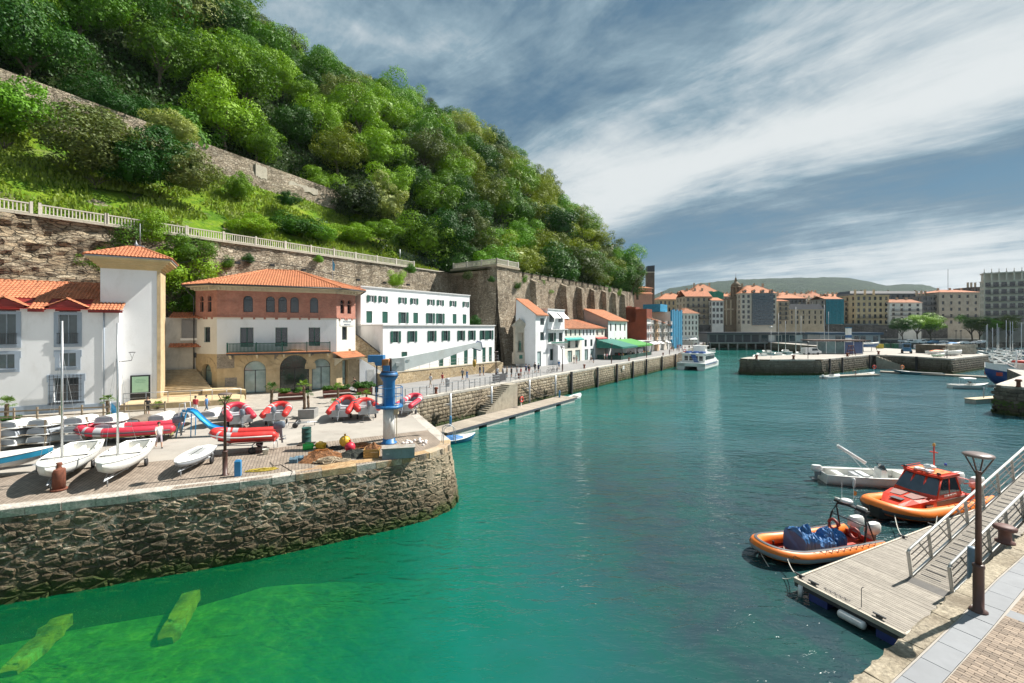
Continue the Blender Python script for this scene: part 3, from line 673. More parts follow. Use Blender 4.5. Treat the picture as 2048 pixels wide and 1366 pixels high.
for i in range(18):
 m=MB();w=2.55;m.box(0,-.05,0,w,.75,.9);m.box(-.06,-.12,.9,w+.06,.85,1.06,1);p=c0+hd*(i*3.42+.3)
 m.build('merlon',[WALLM,MORT2],cw,(p.x,p.y,18.5),rot2(hd))
for i,(t,w,pr)in enumerate(((9.5,1.6,1.5),(22.5,1.6,1.8),(31,1.5,1.5),(38.5,1.4,1.3),(46,1.4,1.3),(53,1.4,1.2),(60,1.4,1.2))):
 m=MB();m.loft([[(x,0,0),(x,-pr-.9,0),(x,-pr*.8,17.6),(x,.3,18.3)]for x in(0,w)]);p=c0+hd*t-hn*.3
 m.build('buttress',WALLM,cw,(p.x,p.y,0),rot2(hd))
m=MB();pts=[h0+hd*t+hn*smin(t)for t in(128,137,146,156,166,176,186,194)]
for a,b in zip(pts,pts[1:]):m.loft([[(p.x,p.y,-1),(p.x-1,p.y+1.4,-1),(p.x-1,p.y+1.4,19.2),(p.x,p.y,19.2)]for p in(a,b)])
m.build('end_face',WALLM,cw)
bs=T('bastion','square projecting stone bastion with a railed terrace on top','tower')
bc=V(-3,87,0);C=Matrix.Translation(bc)@Matrix.Rotation(rot2(hd),4,'Z')
def face(ax,ay,bx,by,inl,bt):
 def f(u,v):
  x=ax+(bx-ax)*u;y=ay+(by-ay)*u;k=bt*(1-v)**2;p=C@V(x-inl[0]*k,y-inl[1]*k,-.5+20.2*v);return p,(C.to_3x3()@V(*inl,0))
 return f
wallsheet(bs,'front_face',WALLM,face(0,0,7.2,0,(0,1),2.4),26,34,.25)
wallsheet(bs,'side_face',WALLM,face(0,5.0,0,0,(1,0),1.6),20,34,.25)
wallsheet(bs,'recessed_face',WALLM,face(2.0,12.6,2.0,4.9,(1,0),.4),26,34,.25)
wallsheet(bs,'far_face',WALLM,face(7.2,0,7.2,12.5,(-1,0),.6),16,20,.25)
m=MB();m.M=C;m.box(-.25,-.25,19.6,7.5,12.6,20.0);m.box(.0,4.9,18.6,2.2,12.6,19.6)
m.build('terrace_slab',mat('terrace_stone',(.34,.29,.21),.85,.2,1,.4),bs)
tw=T('town_wall','dark grey town wall with cars parked before it, below the city buildings','wall')
DARKW=rubble('dark_town_wall_stone',[(.07,.07,.07),(.13,.13,.125),(.10,.10,.095),(.17,.165,.155)],(.06,.06,.055),.9,2,.05,.6,dirt=(.04,.04,.04),dist=.1)
MB().prism([(88,236),(100,240),(128,258),(200,262),(520,300),(520,420),(60,420),(78,262)],-1,9.0).build('masonry',DARKW,tw)
m=MB();m.box(0,0,9,420,.5,9.9)
m.build('parapet',mat('parapet_stone',(.26,.25,.23),.85,.15,1,.2),tw,(128,258.3,0),math.atan2(40,392))
qw=T('marina_quay_wall','low grey quay wall behind the crowded marina','wall')
m=MB().box(0,0,-5,400,1.0,.9);m.build('masonry',DARKW,qw,(134.5,240,0),math.atan2(20,560))
m=MB().box(0,-.02,.9,400,1.2,1.3);m.build('coping',mat('pale_quay_coping',(.42,.40,.37),.8,.1,1),qw,(134.5,240,0),math.atan2(20,560))
hz=NB('haze_air');vv=hz.n('ShaderNodeVolumePrincipled',{'Color':(.72,.82,.92),'Density':.00005,'Anisotropy':.2});hz.n('ShaderNodeOutputMaterial',{'Volume':vv.outputs[0]})
MB().box(-905,-125,-17.2,6505,4600,470).build('haze',hz.m)['kind']='stuff'
def ridge(name,pts,Y0,depth,seed,lab=None):
 m=MB();n=150;rows=14;vs=[]
 for j in range(rows+1):
  Y=Y0+depth*j/rows
  for i in range(n+1):
   px=pts[0][0]+(pts[-1][0]-pts[0][0])*i/n;top=np.interp(px,[p[0]for p in pts],[p[1]for p in pts])
   X=(px-1024)/F*Y0*(1+.0*j);ztop=CH+(655-top)/F*(Y0+depth);v=j/rows
   z=-2+(ztop+2)*math.sin(v*math.pi/2)**.9
   z+=(12*noise.noise((X*.0024,Y*.0024,seed))+6*noise.noise((X*.016,Y*.016,seed))+4*noise.noise((X*.05,Y*.05,seed)))*min(1,v*2)
   vs.append((X*Y/Y0,Y,z))
 m.add(vs,[(j*(n+1)+i,j*(n+1)+i+1,(j+1)*(n+1)+i+1,(j+1)*(n+1)+i)for j in range(rows)for i in range(n)],0,True)
 b=MT.get('wooded_ridge')
 if not b:
  nb=NB('wooded_ridge');P=nb.pos();a=nb.noise(P,.007,7,.7);c=nb.noise(P,.035,5,.75)
  col=nb.ramp(nb.math('ADD',nb.math('MULTIPLY',a,.5),nb.math('MULTIPLY',c,.5)),[(.36,(.008,.022,.010)),(.5,(.018,.042,.016)),(.62,(.04,.07,.025)),(.75,(.09,.11,.05))])
  b=MT['wooded_ridge']=nb.out(col,.95,0,nb.bump(nb.math('ADD',a,c),1.,24.),.1)
 m.build(name,b)['kind']='structure'
ridge('far_hills',[(1200,640),(1290,600),(1340,579),(1400,570),(1470,564),(1560,561),(1660,558),(1700,559),(1740,566),(1770,573),(1800,571),(1830,571),(1860,575),(1900,590),(2100,600),(2300,600)],2300,1500,3)
# building kit
def facade(mb,L,z0,z1,holes,dep=.2,mi=0,mr=None):
 "wall face on y=0 with openings (x0,z0,x1,z1[,'arch']) and their reveals"
 mr=mi if mr is None else mr
 xs=sorted({0,L,*[h[0]for h in holes],*[h[2]for h in holes]});zs=sorted({z0,z1,*[h[1]for h in holes],*[h[3]for h in holes]})
 for a,b in zip(xs,xs[1:]):
  for c,d in zip(zs,zs[1:]):
   mx,mz=(a+b)/2,(c+d)/2
   if any(h[0]<mx<h[2]and h[1]<mz<h[3]for h in holes):continue
   mb.quad((a,0,c),(b,0,c),(b,0,d),(a,0,d),mi)
 for h in holes:
  a,c,b,d=h[:4]
  if len(h)>4:
   r=(b-a)/2;cx=(a+b)/2;cz=d-r;N=12
   arc=[(cx-r*math.cos(math.pi*i/N),cz+r*math.sin(math.pi*i/N))for i in range(N+1)]
   for i in range(N):
    (x1,y1),(x2,y2)=arc[i],arc[i+1]
    mb.quad((x1,0,y1),(x2,0,y2),(x2,0,d+.0),(x1,0,d+.0),mi)if abs(x1-x2)>1e-6 else None
    mb.quad((x1,0,y1),(x1,dep,y1),(x2,dep,y2),(x2,0,y2),mr)
   d2=cz
  else:d2=d;mb.quad((a,0,d),(a,dep,d),(b,dep,d),(b,0,d),mr)
  mb.quad((a,0,c),(a,dep,c),(a,dep,d2),(a,0,d2),mr);mb.quad((b,0,c),(b,0,d2),(b,dep,d2),(b,dep,c),mr)
  mb.quad((a,0,c),(b,0,c),(b,dep,c),(a,dep,c),mr)
WC={}
def window(root,x0,z0,x1,z1,style='plain',fm=None,gm=None,y=0.,dep=.2,rz=0,org=(0,0),shut=None,sm=None,name='window',rail=None):
 "window (frame) with its pane, in an opening; shut: 'open' or 'closed' shutters"
 fm=fm or WHITEP;gm=gm or GLASS;w=round(x1-x0,2);h=round(z1-z0,2);key=(w,h,style,fm.name,gm.name,shut,name,(sm or GREEN).name)
 if key not in WC:
  f=MB();t=.06;yy=-.05
  if style=='arch':
   r=w/2;N=12;o=[(-r,0)]+[(-r*math.cos(math.pi*i/N),h-r+r*math.sin(math.pi*i/N))for i in range(N+1)]+[(r,0)]
   q=r-t;inn=[(-q,t)]+[(-q*math.cos(math.pi*i/N),h-r+q*math.sin(math.pi*i/N))for i in range(N+1)]+[(q,t)]
   k=len(o);vs=[(a,yy,b)for a,b in o]+[(a,yy,b)for a,b in inn]+[(a,0,b)for a,b in inn]
   f.add(vs,[(i,(i+1)%k,k+(i+1)%k,k+i)for i in range(k)]+[(k+i,k+(i+1)%k,2*k+(i+1)%k,2*k+i)for i in range(k)])
   f.box(-q,yy-.005,h-r-.03,q,0,h-r+.03)
   if w>2:f.box(-.04,yy-.005,t,.04,0,h-r-.03)
   g=MB().add([(a,-.01,b)for a,b in o],[tuple(range(k))])
  else:
   f.box(-w/2,yy,0,-w/2+t,0,h);f.box(w/2-t,yy,0,w/2,0,h);f.box(-w/2+t,yy,0,w/2-t,0,t);f.box(-w/2+t,yy,h-t,w/2-t,0,h)
   if style in('double','grid'):f.box(-.045,yy-.01,t,.045,0,h-t)
   if style=='grid':
    for zq in(.36,.68):f.box(-w/2+t,yy+.005,h*zq-.02,w/2-t,0,h*zq+.02)
   if style=='shop':f.box(-w/2+t,yy-.004,h*.22,w/2-t,0,h*.22+.06)
   g=MB().quad((-w/2,-.012,0),(w/2,-.012,0),(w/2,-.012,h),(-w/2,-.012,h))
  s=None
  if shut:
   s=MB();sw=w/2
   def leaf(x0_,x1_,yv):
    s.box(x0_,yv-.04,0.02,x1_,yv,h-.02)
    for k in range(max(2,int(h/.16))):zz=.06+k*(h-.12)/max(2,int(h/.16));s.box(x0_+.05,yv-.052,zz,x1_-.05,yv-.04,zz+.05)
   if shut=='closed':leaf(-w/2+.01,-.01,-.06);leaf(.01,w/2-.01,-.06)
   elif shut=='half':leaf(-w/2-sw*.5,-w/2+.03,-.2-.01)
  sl=None
  if shut=='open':
   s=MB();sh=[0]
   s.box(-w/2-sw+.05,-dep-.06,.0,-w/2-.02,-dep-.015,h)
   for k in range(int(h/.16)):zz=.05+k*.16;s.box(-w/2-sw+.1,-dep-.072,zz,-w/2-.07,-dep-.06,zz+.06)
  WC[key]=(f.mesh(name,fm),g.mesh('pane',gm),s.mesh('shutter',sm or GREEN)if s else None)
 fme,gme,sme=WC[key]
 if isinstance(rz,tuple):raise ValueError
 c,s_=math.cos(rz),math.sin(rz);xm=(x0+x1)/2;yo=y+dep-.02
 o=OB(name,fme,root,(org[0]+c*xm-s_*yo,org[1]+s_*xm+c*yo,z0),rz)
 OB('pane',gme,o)
 if sme:
  q=OB('shutter',sme,o)
  if shut=='open':OB('shutter',sme,o,sc=(-1,1,1))
 return o
def tileroof(mb,A,B,C,D,tw=.26,tl=.42,mi=0,n=3,rows=True,amp=.05):
 "barrel tiles on the plane with eave A-B and upper edge D-C"
 A,B,C,D=map(Vector,(A,B,C,D));ex=(B-A);W_=ex.length;ex.normalize();nr=ex.cross(D-A).normalized()
 if nr.z<0:nr=-nr
 up=nr.cross(ex).normalized()
 if up.z<0:up=-up
 H=(D-A).dot(up);xl=(D-A).dot(ex);xr=(B-C).dot(ex);k=max(1,round(W_/tw));tw=W_/k
 nrow=max(1,round(H/tl))if rows else 1;tl=H/nrow
 def lim(x):
  h=H
  if xl>1e-3:h=min(h,x*H/xl)
  if xr>1e-3:h=min(h,(W_-x)*H/xr)
  return max(0,h)
 for i in range(k):
  hc=lim((i+.5)*tw)
  if xl<-1e-3 or xr<-1e-3:pass
  if hc<.03:continue
  for j in range(nrow):
   y0=j*tl;y1=min(hc,y0+tl+.03)
   if y0>=hc:break
   lift0=.035 if rows else 0;vs=[]
   sh=(-xl/H if xl<-1e-3 else 0)
   for(yy,lf)in((y0-.02,lift0),(y1,0)):
    for q in range(n+1):
     u=q/n;xx=i*tw+u*tw;a=amp*math.sin(math.pi*u)if q not in(0,n)else-amp*.5
     p=A+ex*xx+up*yy+nr*(lf+a+.01)
     vs.append(p)
   fs=[(q,q+1,n+2+q,n+1+q)for q in range(n)]
   fs.append(tuple(range(n+1))[::-1])if rows else None
   mb.add(vs,fs,mi,False)
def ridge_tiles(mb,a,b,r=.12,mi=0):
 a,b=Vector(a),Vector(b);n=max(1,int((b-a).length/.42))
 for i in range(n):mb.tube([a+(b-a)*(i/n),a+(b-a)*((i+1.04)/n)],[r*1.06,r*.94],6,mi)
def hip(root,x0,y0,x1,y1,z,h,m,ov=.6,tw=.26,tl=.42,rows=True,ridge=None,fas=None,name='roof'):
 x0-=ov;y0-=ov;x1+=ov;y1+=ov;w=min(x1-x0,y1-y0)/2;r=w if ridge is None else ridge
 if x1-x0>=y1-y0:ra,rb=(x0+r,(y0+y1)/2,z+h),(x1-r,(y0+y1)/2,z+h)
 else:ra,rb=((x0+x1)/2,y0+r,z+h),((x0+x1)/2,y1-r,z+h)
 mb=MB();a,b,c,d=(x0,y0,z),(x1,y0,z),(x1,y1,z),(x0,y1,z)
 if x1-x0>=y1-y0:fs=((a,b,rb,ra),(b,c,rb,rb),(c,d,ra,rb),(d,a,ra,ra))
 else:fs=((a,b,ra,ra),(b,c,rb,ra),(c,d,rb,rb),(d,a,ra,rb))
 for f in fs:tileroof(mb,*f,tw=tw,tl=tl,rows=rows)
 for s_,e in((a,ra),(d,ra if x1-x0>=y1-y0 else rb),(b,rb if x1-x0>=y1-y0 else ra),(c,rb)):ridge_tiles(mb,s_,e)
 ridge_tiles(mb,ra,rb)
 o=MB();o.add([a,b,c,d,ra,rb],[(0,1,5,4)if x1-x0>=y1-y0 else(0,1,4)]+[])
 o=MB();g=.02
 vs=[(p[0],p[1],p[2]-.03)for p in(a,b,c,d,ra,rb)]
 o.add(vs,[(0,1,5,4),(1,2,5),(2,3,4,5),(3,0,4)]if x1-x0>=y1-y0 else[(0,1,4),(1,2,5,4),(2,3,5),(3,0,4,5)])
 o.box(x0+.03,y0+.03,z-.16,x1-.03,y1-.03,z-.04,1)
 ro=o.build(name,[m,fas or CREAM],root);stuff(mb.build('roof_tiles',m,ro));return ro
def gable(root,L,D,z,h,m,ov=.4,axis='x',rows=False,tw=.3,fas=None,hb=None,name='roof',x0=0,y0=0,sx=0):
 "ridge parallel to x ('x') or to y ('y'); hb: single pitch rising to the back"
 mb=MB();o=MB();a0,a1=x0-(.15 if axis=='x' else ov),x0+L+(.15 if axis=='x' else ov);b0,b1=y0-(ov if axis=='x' else.25),y0+D+(.15)
 if axis=='x':
  k=hb if hb is not None else D/2;zr=z+h;drop=h/(k+0)*ov
  P=[(a0,b0,z-drop),(a1,b0,z-drop),(a1,y0+k,zr),(a0,y0+k,zr)];tileroof(mb,*P,tw=tw,rows=rows);q=[P]
  if k<D:P2=[(a1,b1,z),(a0,b1,z),(a0,y0+k,zr),(a1,y0+k,zr)];tileroof(mb,*P2,tw=tw,rows=rows);q.append(P2)
 else:
  zr=z+h;xm=x0+L/2+sx;P=[(a0,b1,z),(a0,b0,z),(xm,b0,zr),(xm,b1,zr)];P2=[(a1,b0,z),(a1,b1,z),(xm,b1,zr),(xm,b0,zr)];q=[P,P2]
  for p in q:tileroof(mb,*p,tw=tw,rows=rows)
 for p in q:
  lo=[(v[0],v[1],v[2]-.14)for v in p];hi=[(v[0],v[1],v[2]-.02)for v in p]
  o.add(lo+hi,[(4,5,6,7),(3,2,1,0),(0,1,5,4),(1,2,6,5),(2,3,7,6),(3,0,4,7)],0)
 ro=o.build(name,[fas or m],root);stuff(mb.build('roof_tiles',m,ro));return ro
def body(root,L,D,z0,z1,holes=(),left=(),right=(),m=None,dep=.2,name='wall',gab=None,back=True):
 mb=MB();facade(mb,L,z0,z1,holes,dep)
 mb.M=Matrix.Translation((L,0,0))@Matrix.Rotation(math.pi/2,4,'Z');facade(mb,D,z0,z1,right,dep)
 mb.M=Matrix.Translation((0,D,0))@Matrix.Rotation(-math.pi/2,4,'Z');facade(mb,D,z0,z1,left,dep)
 mb.M=None
 if back:mb.quad((L,D,z0),(0,D,z0),(0,D,z1),(L,D,z1))
 mb.quad((0,0,z1),(L,0,z1),(L,D,z1),(0,D,z1))
 if gab:
  if gab[0]=='x':
   k=gab[2]if len(gab)>2 else D/2
   for x in(0,L):mb.add([(x,0,z1),(x,D,z1),(x,k,z1+gab[1])],[(0,1,2)])
  else:mb.add([(0,0,z1),(L,0,z1),(L/2,0,z1+gab[1])],[(0,1,2)])
 mb2=None
 return mb.build(name,m or WHITE,root)
def fr_right(L):return(L,0),math.pi/2
def fr_left(D):return(0,D),-math.pi/2
u1=V(.85,.53,0).normalized();r1=rot2(u1)
lb=T('white_harbour_house','long white house at the left edge with orange tile roof, red eaves, grey window frames','house',(-36.6,41,0),r1)
LW=14.0
EZ=9.15
wy=[(-2.55-3.9*i)for i in range(3)]
hol=[]
for i,xc in enumerate((-3.45,-7.25,-11.1)):
 hol+=[(xc-.6,6.05,xc+.6,8.95),(xc-.52,4.0,xc+.52,5.25)]
hol+=[(-4.35,.95,-2.75,3.05)]
mb=MB();mb.M=Matrix.Translation((-LW,0,0));facade(mb,LW,0,EZ,[(h[0]+LW,h[1],h[2]+LW,h[3])for h in hol],.25,0,0)
mb.M=None;mb.quad((0,0,0),(0,9,0),(0,9,EZ),(0,0,EZ));mb.quad((-LW,9,0),(-LW,0,0),(-LW,0,EZ),(-LW,9,EZ));mb.quad((0,9,0),(-LW,9,0),(-LW,9,EZ),(0,9,EZ))
mb.add([(0,0,EZ),(0,9,EZ),(0,5,EZ+2.6)],[(0,1,2)])
mb.build('wall',WHITE,lb)
pl=MB();pl.box(-LW,-.05,0,-4.75,-.003,.75);pl.box(-4.75,-.05,0,-2.35,-.003,.85);pl.box(-2.35,-.05,0,.06,-.003,.55)
pl.build('plinth',BLUEGREY,lb)
def surround(root,x0,z0,x1,z1,w=.33,m=BLUEGREY,ears=True,bot=.3,y=0):
 s=MB();s.box(x0-w,y-.05,z0,x0,y-.004,z1);s.box(x1,y-.05,z0,x1+w,y-.004,z1);s.box(x0-w,y-.05,z1,x1+w,y-.004,z1+w*.8);s.box(x0-w,y-.05,z0-bot,x1+w,y-.004,z0)
 if ears:s.box(x0-w-.08,y-.052,z1-.35,x0-w,y-.004,z1+w*.8);s.box(x1+w,y-.052,z1-.35,x1+w+.08,y-.004,z1+w*.8)
 s.box(x0-.12,y-.12,z0-.06,x1+.12,y-.05,z0)
 s.build('window_surround',m,root)
for xc in(-3.45,-7.25,-11.1):
 window(lb,xc-.6,6.05,xc+.6,8.95,'double',mat('grey_window_paint',(.25,.30,.34),.5),GLASS,0,.25);surround(lb,xc-.6,6.05,xc+.6,8.62,.3,ears=False,bot=.28)
 window(lb,xc-.52,4.0,xc+.52,5.25,'double',mat('grey_window_paint',(.25,.30,.34)),GLASS,0,.25);surround(lb,xc-.52,4.0,xc+.52,5.25,.3)
 b=MB();b.box(xc-.7,-.16,6.95,xc+.7,-.12,7.0);b.box(xc-.7,-.16,6.1,xc+.7,-.12,6.15)
 for k in range(11):x=xc-.66+k*.132;b.box(x-.012,-.15,6.15,x+.012,-.13,6.95)
 b.build('window_railing',DKMET,lb)
 dm=MB();zr=10.05;w=1.25;zb=9.35
 dm.box(xc-.82,-.02,8.95,xc+.82,2.4,zb);dm.add([(xc-w,-.28,zb),(xc+w,-.28,zb),(xc,-.28,zr-.1),(xc-w,-.2,zb),(xc+w,-.2,zb),(xc,-.2,zr-.1)],[(0,1,2),(0,2,5,3),(1,4,5,2),(0,3,4,1)])
 dm.box(xc-w+.1,-.3,zb-.14,xc+w-.1,-.02,zb-.02)
 dd=dm.build('dormer',OXRED,lb);rt=MB()
 for sx in(-1,1):
  A=(xc+sx*(w+.12),-.35,zb-.03);B=(xc+sx*(w+.12),1.9,zb-.03);Cc=(xc,3.2,zr);D_=(xc,-.35,zr)
  tileroof(rt,*((B,A,D_,Cc)if sx<0 else(A,B,Cc,D_)),tw=.25,tl=.4)
 ridge_tiles(rt,(xc,-.35,zr+.04),(xc,3.0,zr+.04),.09);stuff(rt.build('dormer_tiles',TILE,dd))
 lf=MB()
 for sx in(-1,1):lf.add([(xc+sx*.85,-.1,9.2),(xc+sx*1.55,-.1,9.2),(xc+sx*1.45,1.6,10.0),(xc+sx*.85,1.6,10.0)],[(0,1,2,3)if sx>0 else(3,2,1,0)])
 lf.build('lead_flashing',ZINC,dd)
window(lb,-4.35,.95,-2.75,3.05,'grid',mat('grey_window_paint',(.25,.30,.34)),GLASSD,0,.25);surround(lb,-4.35,.95,-2.75,3.05,.36,bot=.25)
g=MB()
for k in range(9):x=-4.55+k*.25;g.box(x-.014,-.32,.75,x+.014,-.29,3.35);
for z in(.85,1.35,1.9,2.45,2.95,3.2):g.box(-4.62,-.315,z-.014,-2.48,-.285,z+.014)
for x in(-4.6,-2.5):
 for z in(.85,3.2):g.box(x-.014,-.31,z-.014,x+.014,-.0,z+.014)
g.build('window_grille',DKMET,lb)
rt=MB();ro=MB();zr=EZ+2.7
segs=[(-LW,-12.65),(-9.6,-8.75),(-5.75,-4.95),(-1.95,.35)]
tileroof(rt,(-LW,1.55,EZ+.95),(-.0,1.55,EZ+.95),(-.0,5,zr),(-LW,5,zr),tw=.27,tl=.43)
for a,b in segs+[(-9.6,-8.75)]:pass
for a,b in((-LW,-12.5),(-9.7,-8.65),(-5.85,-4.85),(-2.05,.3)):
 tileroof(rt,(a,-.5,EZ-.05),(b,-.5,EZ-.05),(b,1.56,EZ+.96),(a,1.56,EZ+.96),tw=.27,tl=.43)
 ro.box(a,-.46,EZ-.30,b,-.40,EZ-.06);ro.box(a,-.40,EZ-.12,b,-.004,EZ-.06)
ridge_tiles(rt,(-LW,5,zr),(-1.2,5,zr));ro.add([(-LW,-.4,EZ-.04),(-.0,-.4,EZ-.04),(-.0,5,zr-.06),(-LW,5,zr-.06),(-.0,9.3,EZ),(-LW,9.3,EZ)],[(0,1,2,3),(3,2,4,5)])
o=ro.build('roof',OXRED,lb);stuff(rt.build('roof_tiles',TILE,o))
dp=MB().tube([(-1.05,-.07,0.5),(-1.05,-.07,EZ-.3)],.045,6);dp.build('downpipe',BLUEGREY,lb)
tw_=T('stair_tower','slim white tower with ochre corner strips and red pyramid roof beside the left house','tower',tuple(V(-36.6,41,0)+u1*-1.5+V(-u1.y,u1.x,0)*.95),r1)
TZ=14.0;TWW=4.25
m=MB().box(0,0,0,TWW,3.4,TZ);m.build('wall',WHITE,tw_)
m=MB()
m.box(TWW,-.06,0,TWW+.18,3.4,TZ-.9);m.box(TWW-.1,-.07,.0,TWW+.0,-.003,TZ-.9)
m.build('corner_strip',OCHRE,tw_)
m=MB()
for k in range(5):e=k*.2;zz=TZ-.95+k*.2;m.box(-.03-e,-.08-e,zz,TWW+.22+e,3.45+e,zz+.2)
m.build('cornice',OCHREL,tw_)
hip(tw_,0,0,TWW+.2,3.4,TZ+.2,1.25,TILE,ov=.95,fas=ZINC)
m=MB().box(2.2,2.2,TZ+1.3,2.8,2.9,TZ+1.75).tube([(2.5,2.5,TZ+1.5),(2.5,2.5,TZ+4.0)],.03,6).lathe([(.14,0),(.2,.12),(.06,.35),(0,.6)],8,0,(2.2,2.5,TZ+1.7));m.build('roof_vent',ZINC,tw_)
nb_=T('notice_board','tall black framed notice board with a pale green panel on the tower wall','sign',tuple((tw_.matrix_basis@V(0,0,0))),r1)
nb_.location=Matrix.Translation(tw_.location)@Matrix.Rotation(r1,4,'Z')@V(2.15,-.16,.55)
MB().box(0,0,0,1.5,.12,2.35).build('frame',BLACK,nb_)
MB().box(.14,-.02,.72,1.36,-.002,2.22).build('panel',mat('pale_green_panel',(.33,.52,.36),.35,.05,3),nb_)
tx=MB()
for k,(a,b)in enumerate(((.45,1.05),(.35,1.15),(.4,1.1),(.55,.95))):tx.box(a,-.026,1.95-k*.14-(.6 if k>2 else 0),b,-.021,1.97-k*.14-(.6 if k>2 else 0))
tx.build('printed_lines',mat('dark_green_print',(.08,.22,.14),.5),nb_)
lk=T('grey_shutter_annexe','narrow annexe with grey roller shutter and tiled ledges between the tower and the brick house','house',(-35.2,47.6,0),rot2(V(.907,.42,0)))
MB().box(-2.4,2.2,0,4.3,7.5,8.6).build('wall',mat('stained_render',(.52,.49,.43),.85,.15,.6,.2,dirt=(.22,.2,.17),da=.6),lk)
MB().box(-.9,2.1,6.35,3.0,2.17,8.4).build('shutter',mat('grey_shutter',(.27,.27,.27),.6,.05,3),lk)
s=MB()
for k in range(20):s.box(-.9,2.07,6.4+k*.1,3.0,2.09,6.46+k*.1)
s.build('shutter_slats',mat('grey_shutter',(.27,.27,.27)),lk)
MB().box(-1.0,2.02,6.05,3.1,2.18,6.3).build('sill',WHITEP,lk)
rt=MB();tileroof(rt,(-2.0,1.6,5.3),(3.4,1.6,5.3),(3.4,2.25,5.75),(-2.0,2.25,5.75),tw=.24);tileroof(rt,(-1.9,1.3,8.55),(3.6,1.3,8.55),(3.6,3.0,9.2),(-1.9,3.0,9.2),tw=.24);stuff(rt.build('ledge_tiles',TILE,lk))
MB().box(.2,2.1,4.1,.85,2.19,4.65).build('vent_window',DKMET,lk);MB().box(1.9,2.1,4.4,2.8,2.19,4.55).box(1.9,2.1,2.3,2.8,2.19,2.45).build('vent_grille',DKMET,lk)
st=T('stone_stairs','worn ochre stone stairs rising between the tower and the brick house','stairs',(-35.2,47.6,0),rot2(V(.907,.42,0)))
STEPM=mat('worn_step_stone',(.40,.32,.21),.9,.2,2,.3,dirt=(.2,.16,.11),da=.5)
for k in range(14):
 MB().box(-2.6+.0,-2.2+k*.30,-.0,2.8-k*.17,-1.86+k*.30,.75+k*.16).build('step',STEPM,st)
pf_=T('ochre_platform','low ochre stone platform with rounded end and a metal handrail before the stairs','platform')
A0=G(240,822);A1=G(402,802);A2=G(492,803.5);nrm=V(-.45,.9,0)
m=MB();poly=[A0.xy,G(330,817).xy,G(420,812).xy,G(480,808).xy,G(490,803).xy,G(487,797).xy,(G(470,795)).xy,(A1+nrm*2.4).xy,(G(330,800)+nrm*1.5).xy,(A0+nrm*2.6).xy]
m.prism([tuple(p)for p in poly],0,.52);m.prism([tuple((p+V(0,0,0)).xy)for p in(G(405,801),G(480,797),G(492,799),G(490,796),G(470,792.5),G(405,793))],0,.95)
m.build('base',OCHRE,pf_)
hrm=MB();pts=[A0+V(0,.35,.5),G(330,817)+V(0,.35,.5),G(420,812)+V(0,.3,.5),G(478,808)+V(0,.3,.5)]
for a,b in zip(pts,pts[1:]):
 hrm.tube([a+V(0,0,1),b+V(0,0,1)],.03,6);hrm.tube([a+V(0,0,.55),b+V(0,0,.55)],.018,5)
for i in range(7):t=i/6*2.999;k=int(t);p=pts[k]+(pts[k+1]-pts[k])*(t-k);hrm.tube([p,p+V(0,0,1)],.025,6)
hrm.build('handrail',GALV,pf_)
ub=V(.907,.42,0).normalized();rb=rot2(ub)
bh=T('brick_arcade_house','house with ochre arcade, white middle floor, green balcony, brick top floor, wide tiled roof','house',(-32.6,48.6,0),rb)
ML=12.3;DP=15.0;c4=math.cos(math.pi/4)
BRK=blocks('red_brickwork',(.44,.16,.11),(.36,.12,.08),(.44,.32,.26),.26,.085,.012,.85,.4,axis='yz',big=.2)
BRKF=blocks('red_brickwork_front',(.44,.16,.11),(.36,.12,.08),(.44,.32,.26),.26,.085,.012,.85,.4,axis='xz',big=.2)
GST=rubble('grey_infill_stone',[(.22,.19,.16),(.32,.28,.24),(.27,.24,.2)],(.36,.33,.28),3,1.8,.05,.5)
Z1,Z2,Z3=4.55,8.65,11.75
CHL=3.4
faces=[('main',(0,0),0,ML),('left',(-CHL*c4,CHL*c4),-math.pi/4,CHL),('right',(ML,0),math.pi/4,CHL)]
fh={'main':dict(g=[(2.55,.0,4.75,3.7,'a'),(6.15,0,9.25,4.25,'a'),(10.6-1.05,.0+0.0,11.6-.0,3.75,'a')],m=[(2.2,Z1+.75,3.5,Z2-1.15),(5.7,Z1+.75,6.95,Z2-1.15),(9.2,Z1+.75,10.45,Z2-1.15)],t=[(2.5,Z2+.6,3.45,Z2+2.45,'a'),(4.75,Z2+.6,5.65,Z2+2.45,'a'),(6.0,Z2+.6,6.9,Z2+2.45,'a'),(7.25,Z2+.6,8.15,Z2+2.45,'a'),(9.35,Z2+.6,10.25,Z2+2.45,'a')]),'left':dict(g=[(1.1,1.0,2.6,3.45,'a')],m=[(1.35,Z1+1.3,2.35,Z1+3.0)],t=[(.7,Z2+.6,1.3,Z2+2.4,'a'),(1.95,Z2+.6,2.55,Z2+2.4,'a')]),'right':dict(g=[(1.0,.3,2.0,3.4)],m=[(.95,Z1+1.4,1.85,Z1+3.05)],t=[(.65,Z2+.6,1.35,Z2+2.3,'a'),(1.9,Z2+.6,2.6,Z2+2.3,'a')])}
bw=MB()
for nme,og,rz,L in faces:
 bw.M=Matrix.Translation((*og,0))@Matrix.Rotation(rz,4,'Z');H=fh[nme]
 facade(bw,L,0,Z1,H['g'],.45,0);facade(bw,L,Z1,Z2,H['m'],.25,1);facade(bw,L,Z2,Z3,H['t'],.3,2)
bw.M=None;a=CHL*c4
for(x0,y0,x1,y1)in((ML+a,a,ML+a,DP),(-a,DP,-a,a),(ML+a,DP,-a,DP)):
 for k,(za,zb)in enumerate(((0,Z1),(Z1,Z2),(Z2,Z3))):bw.quad((x0,y0,za),(x1,y1,za),(x1,y1,zb),(x0,y0,zb),k)
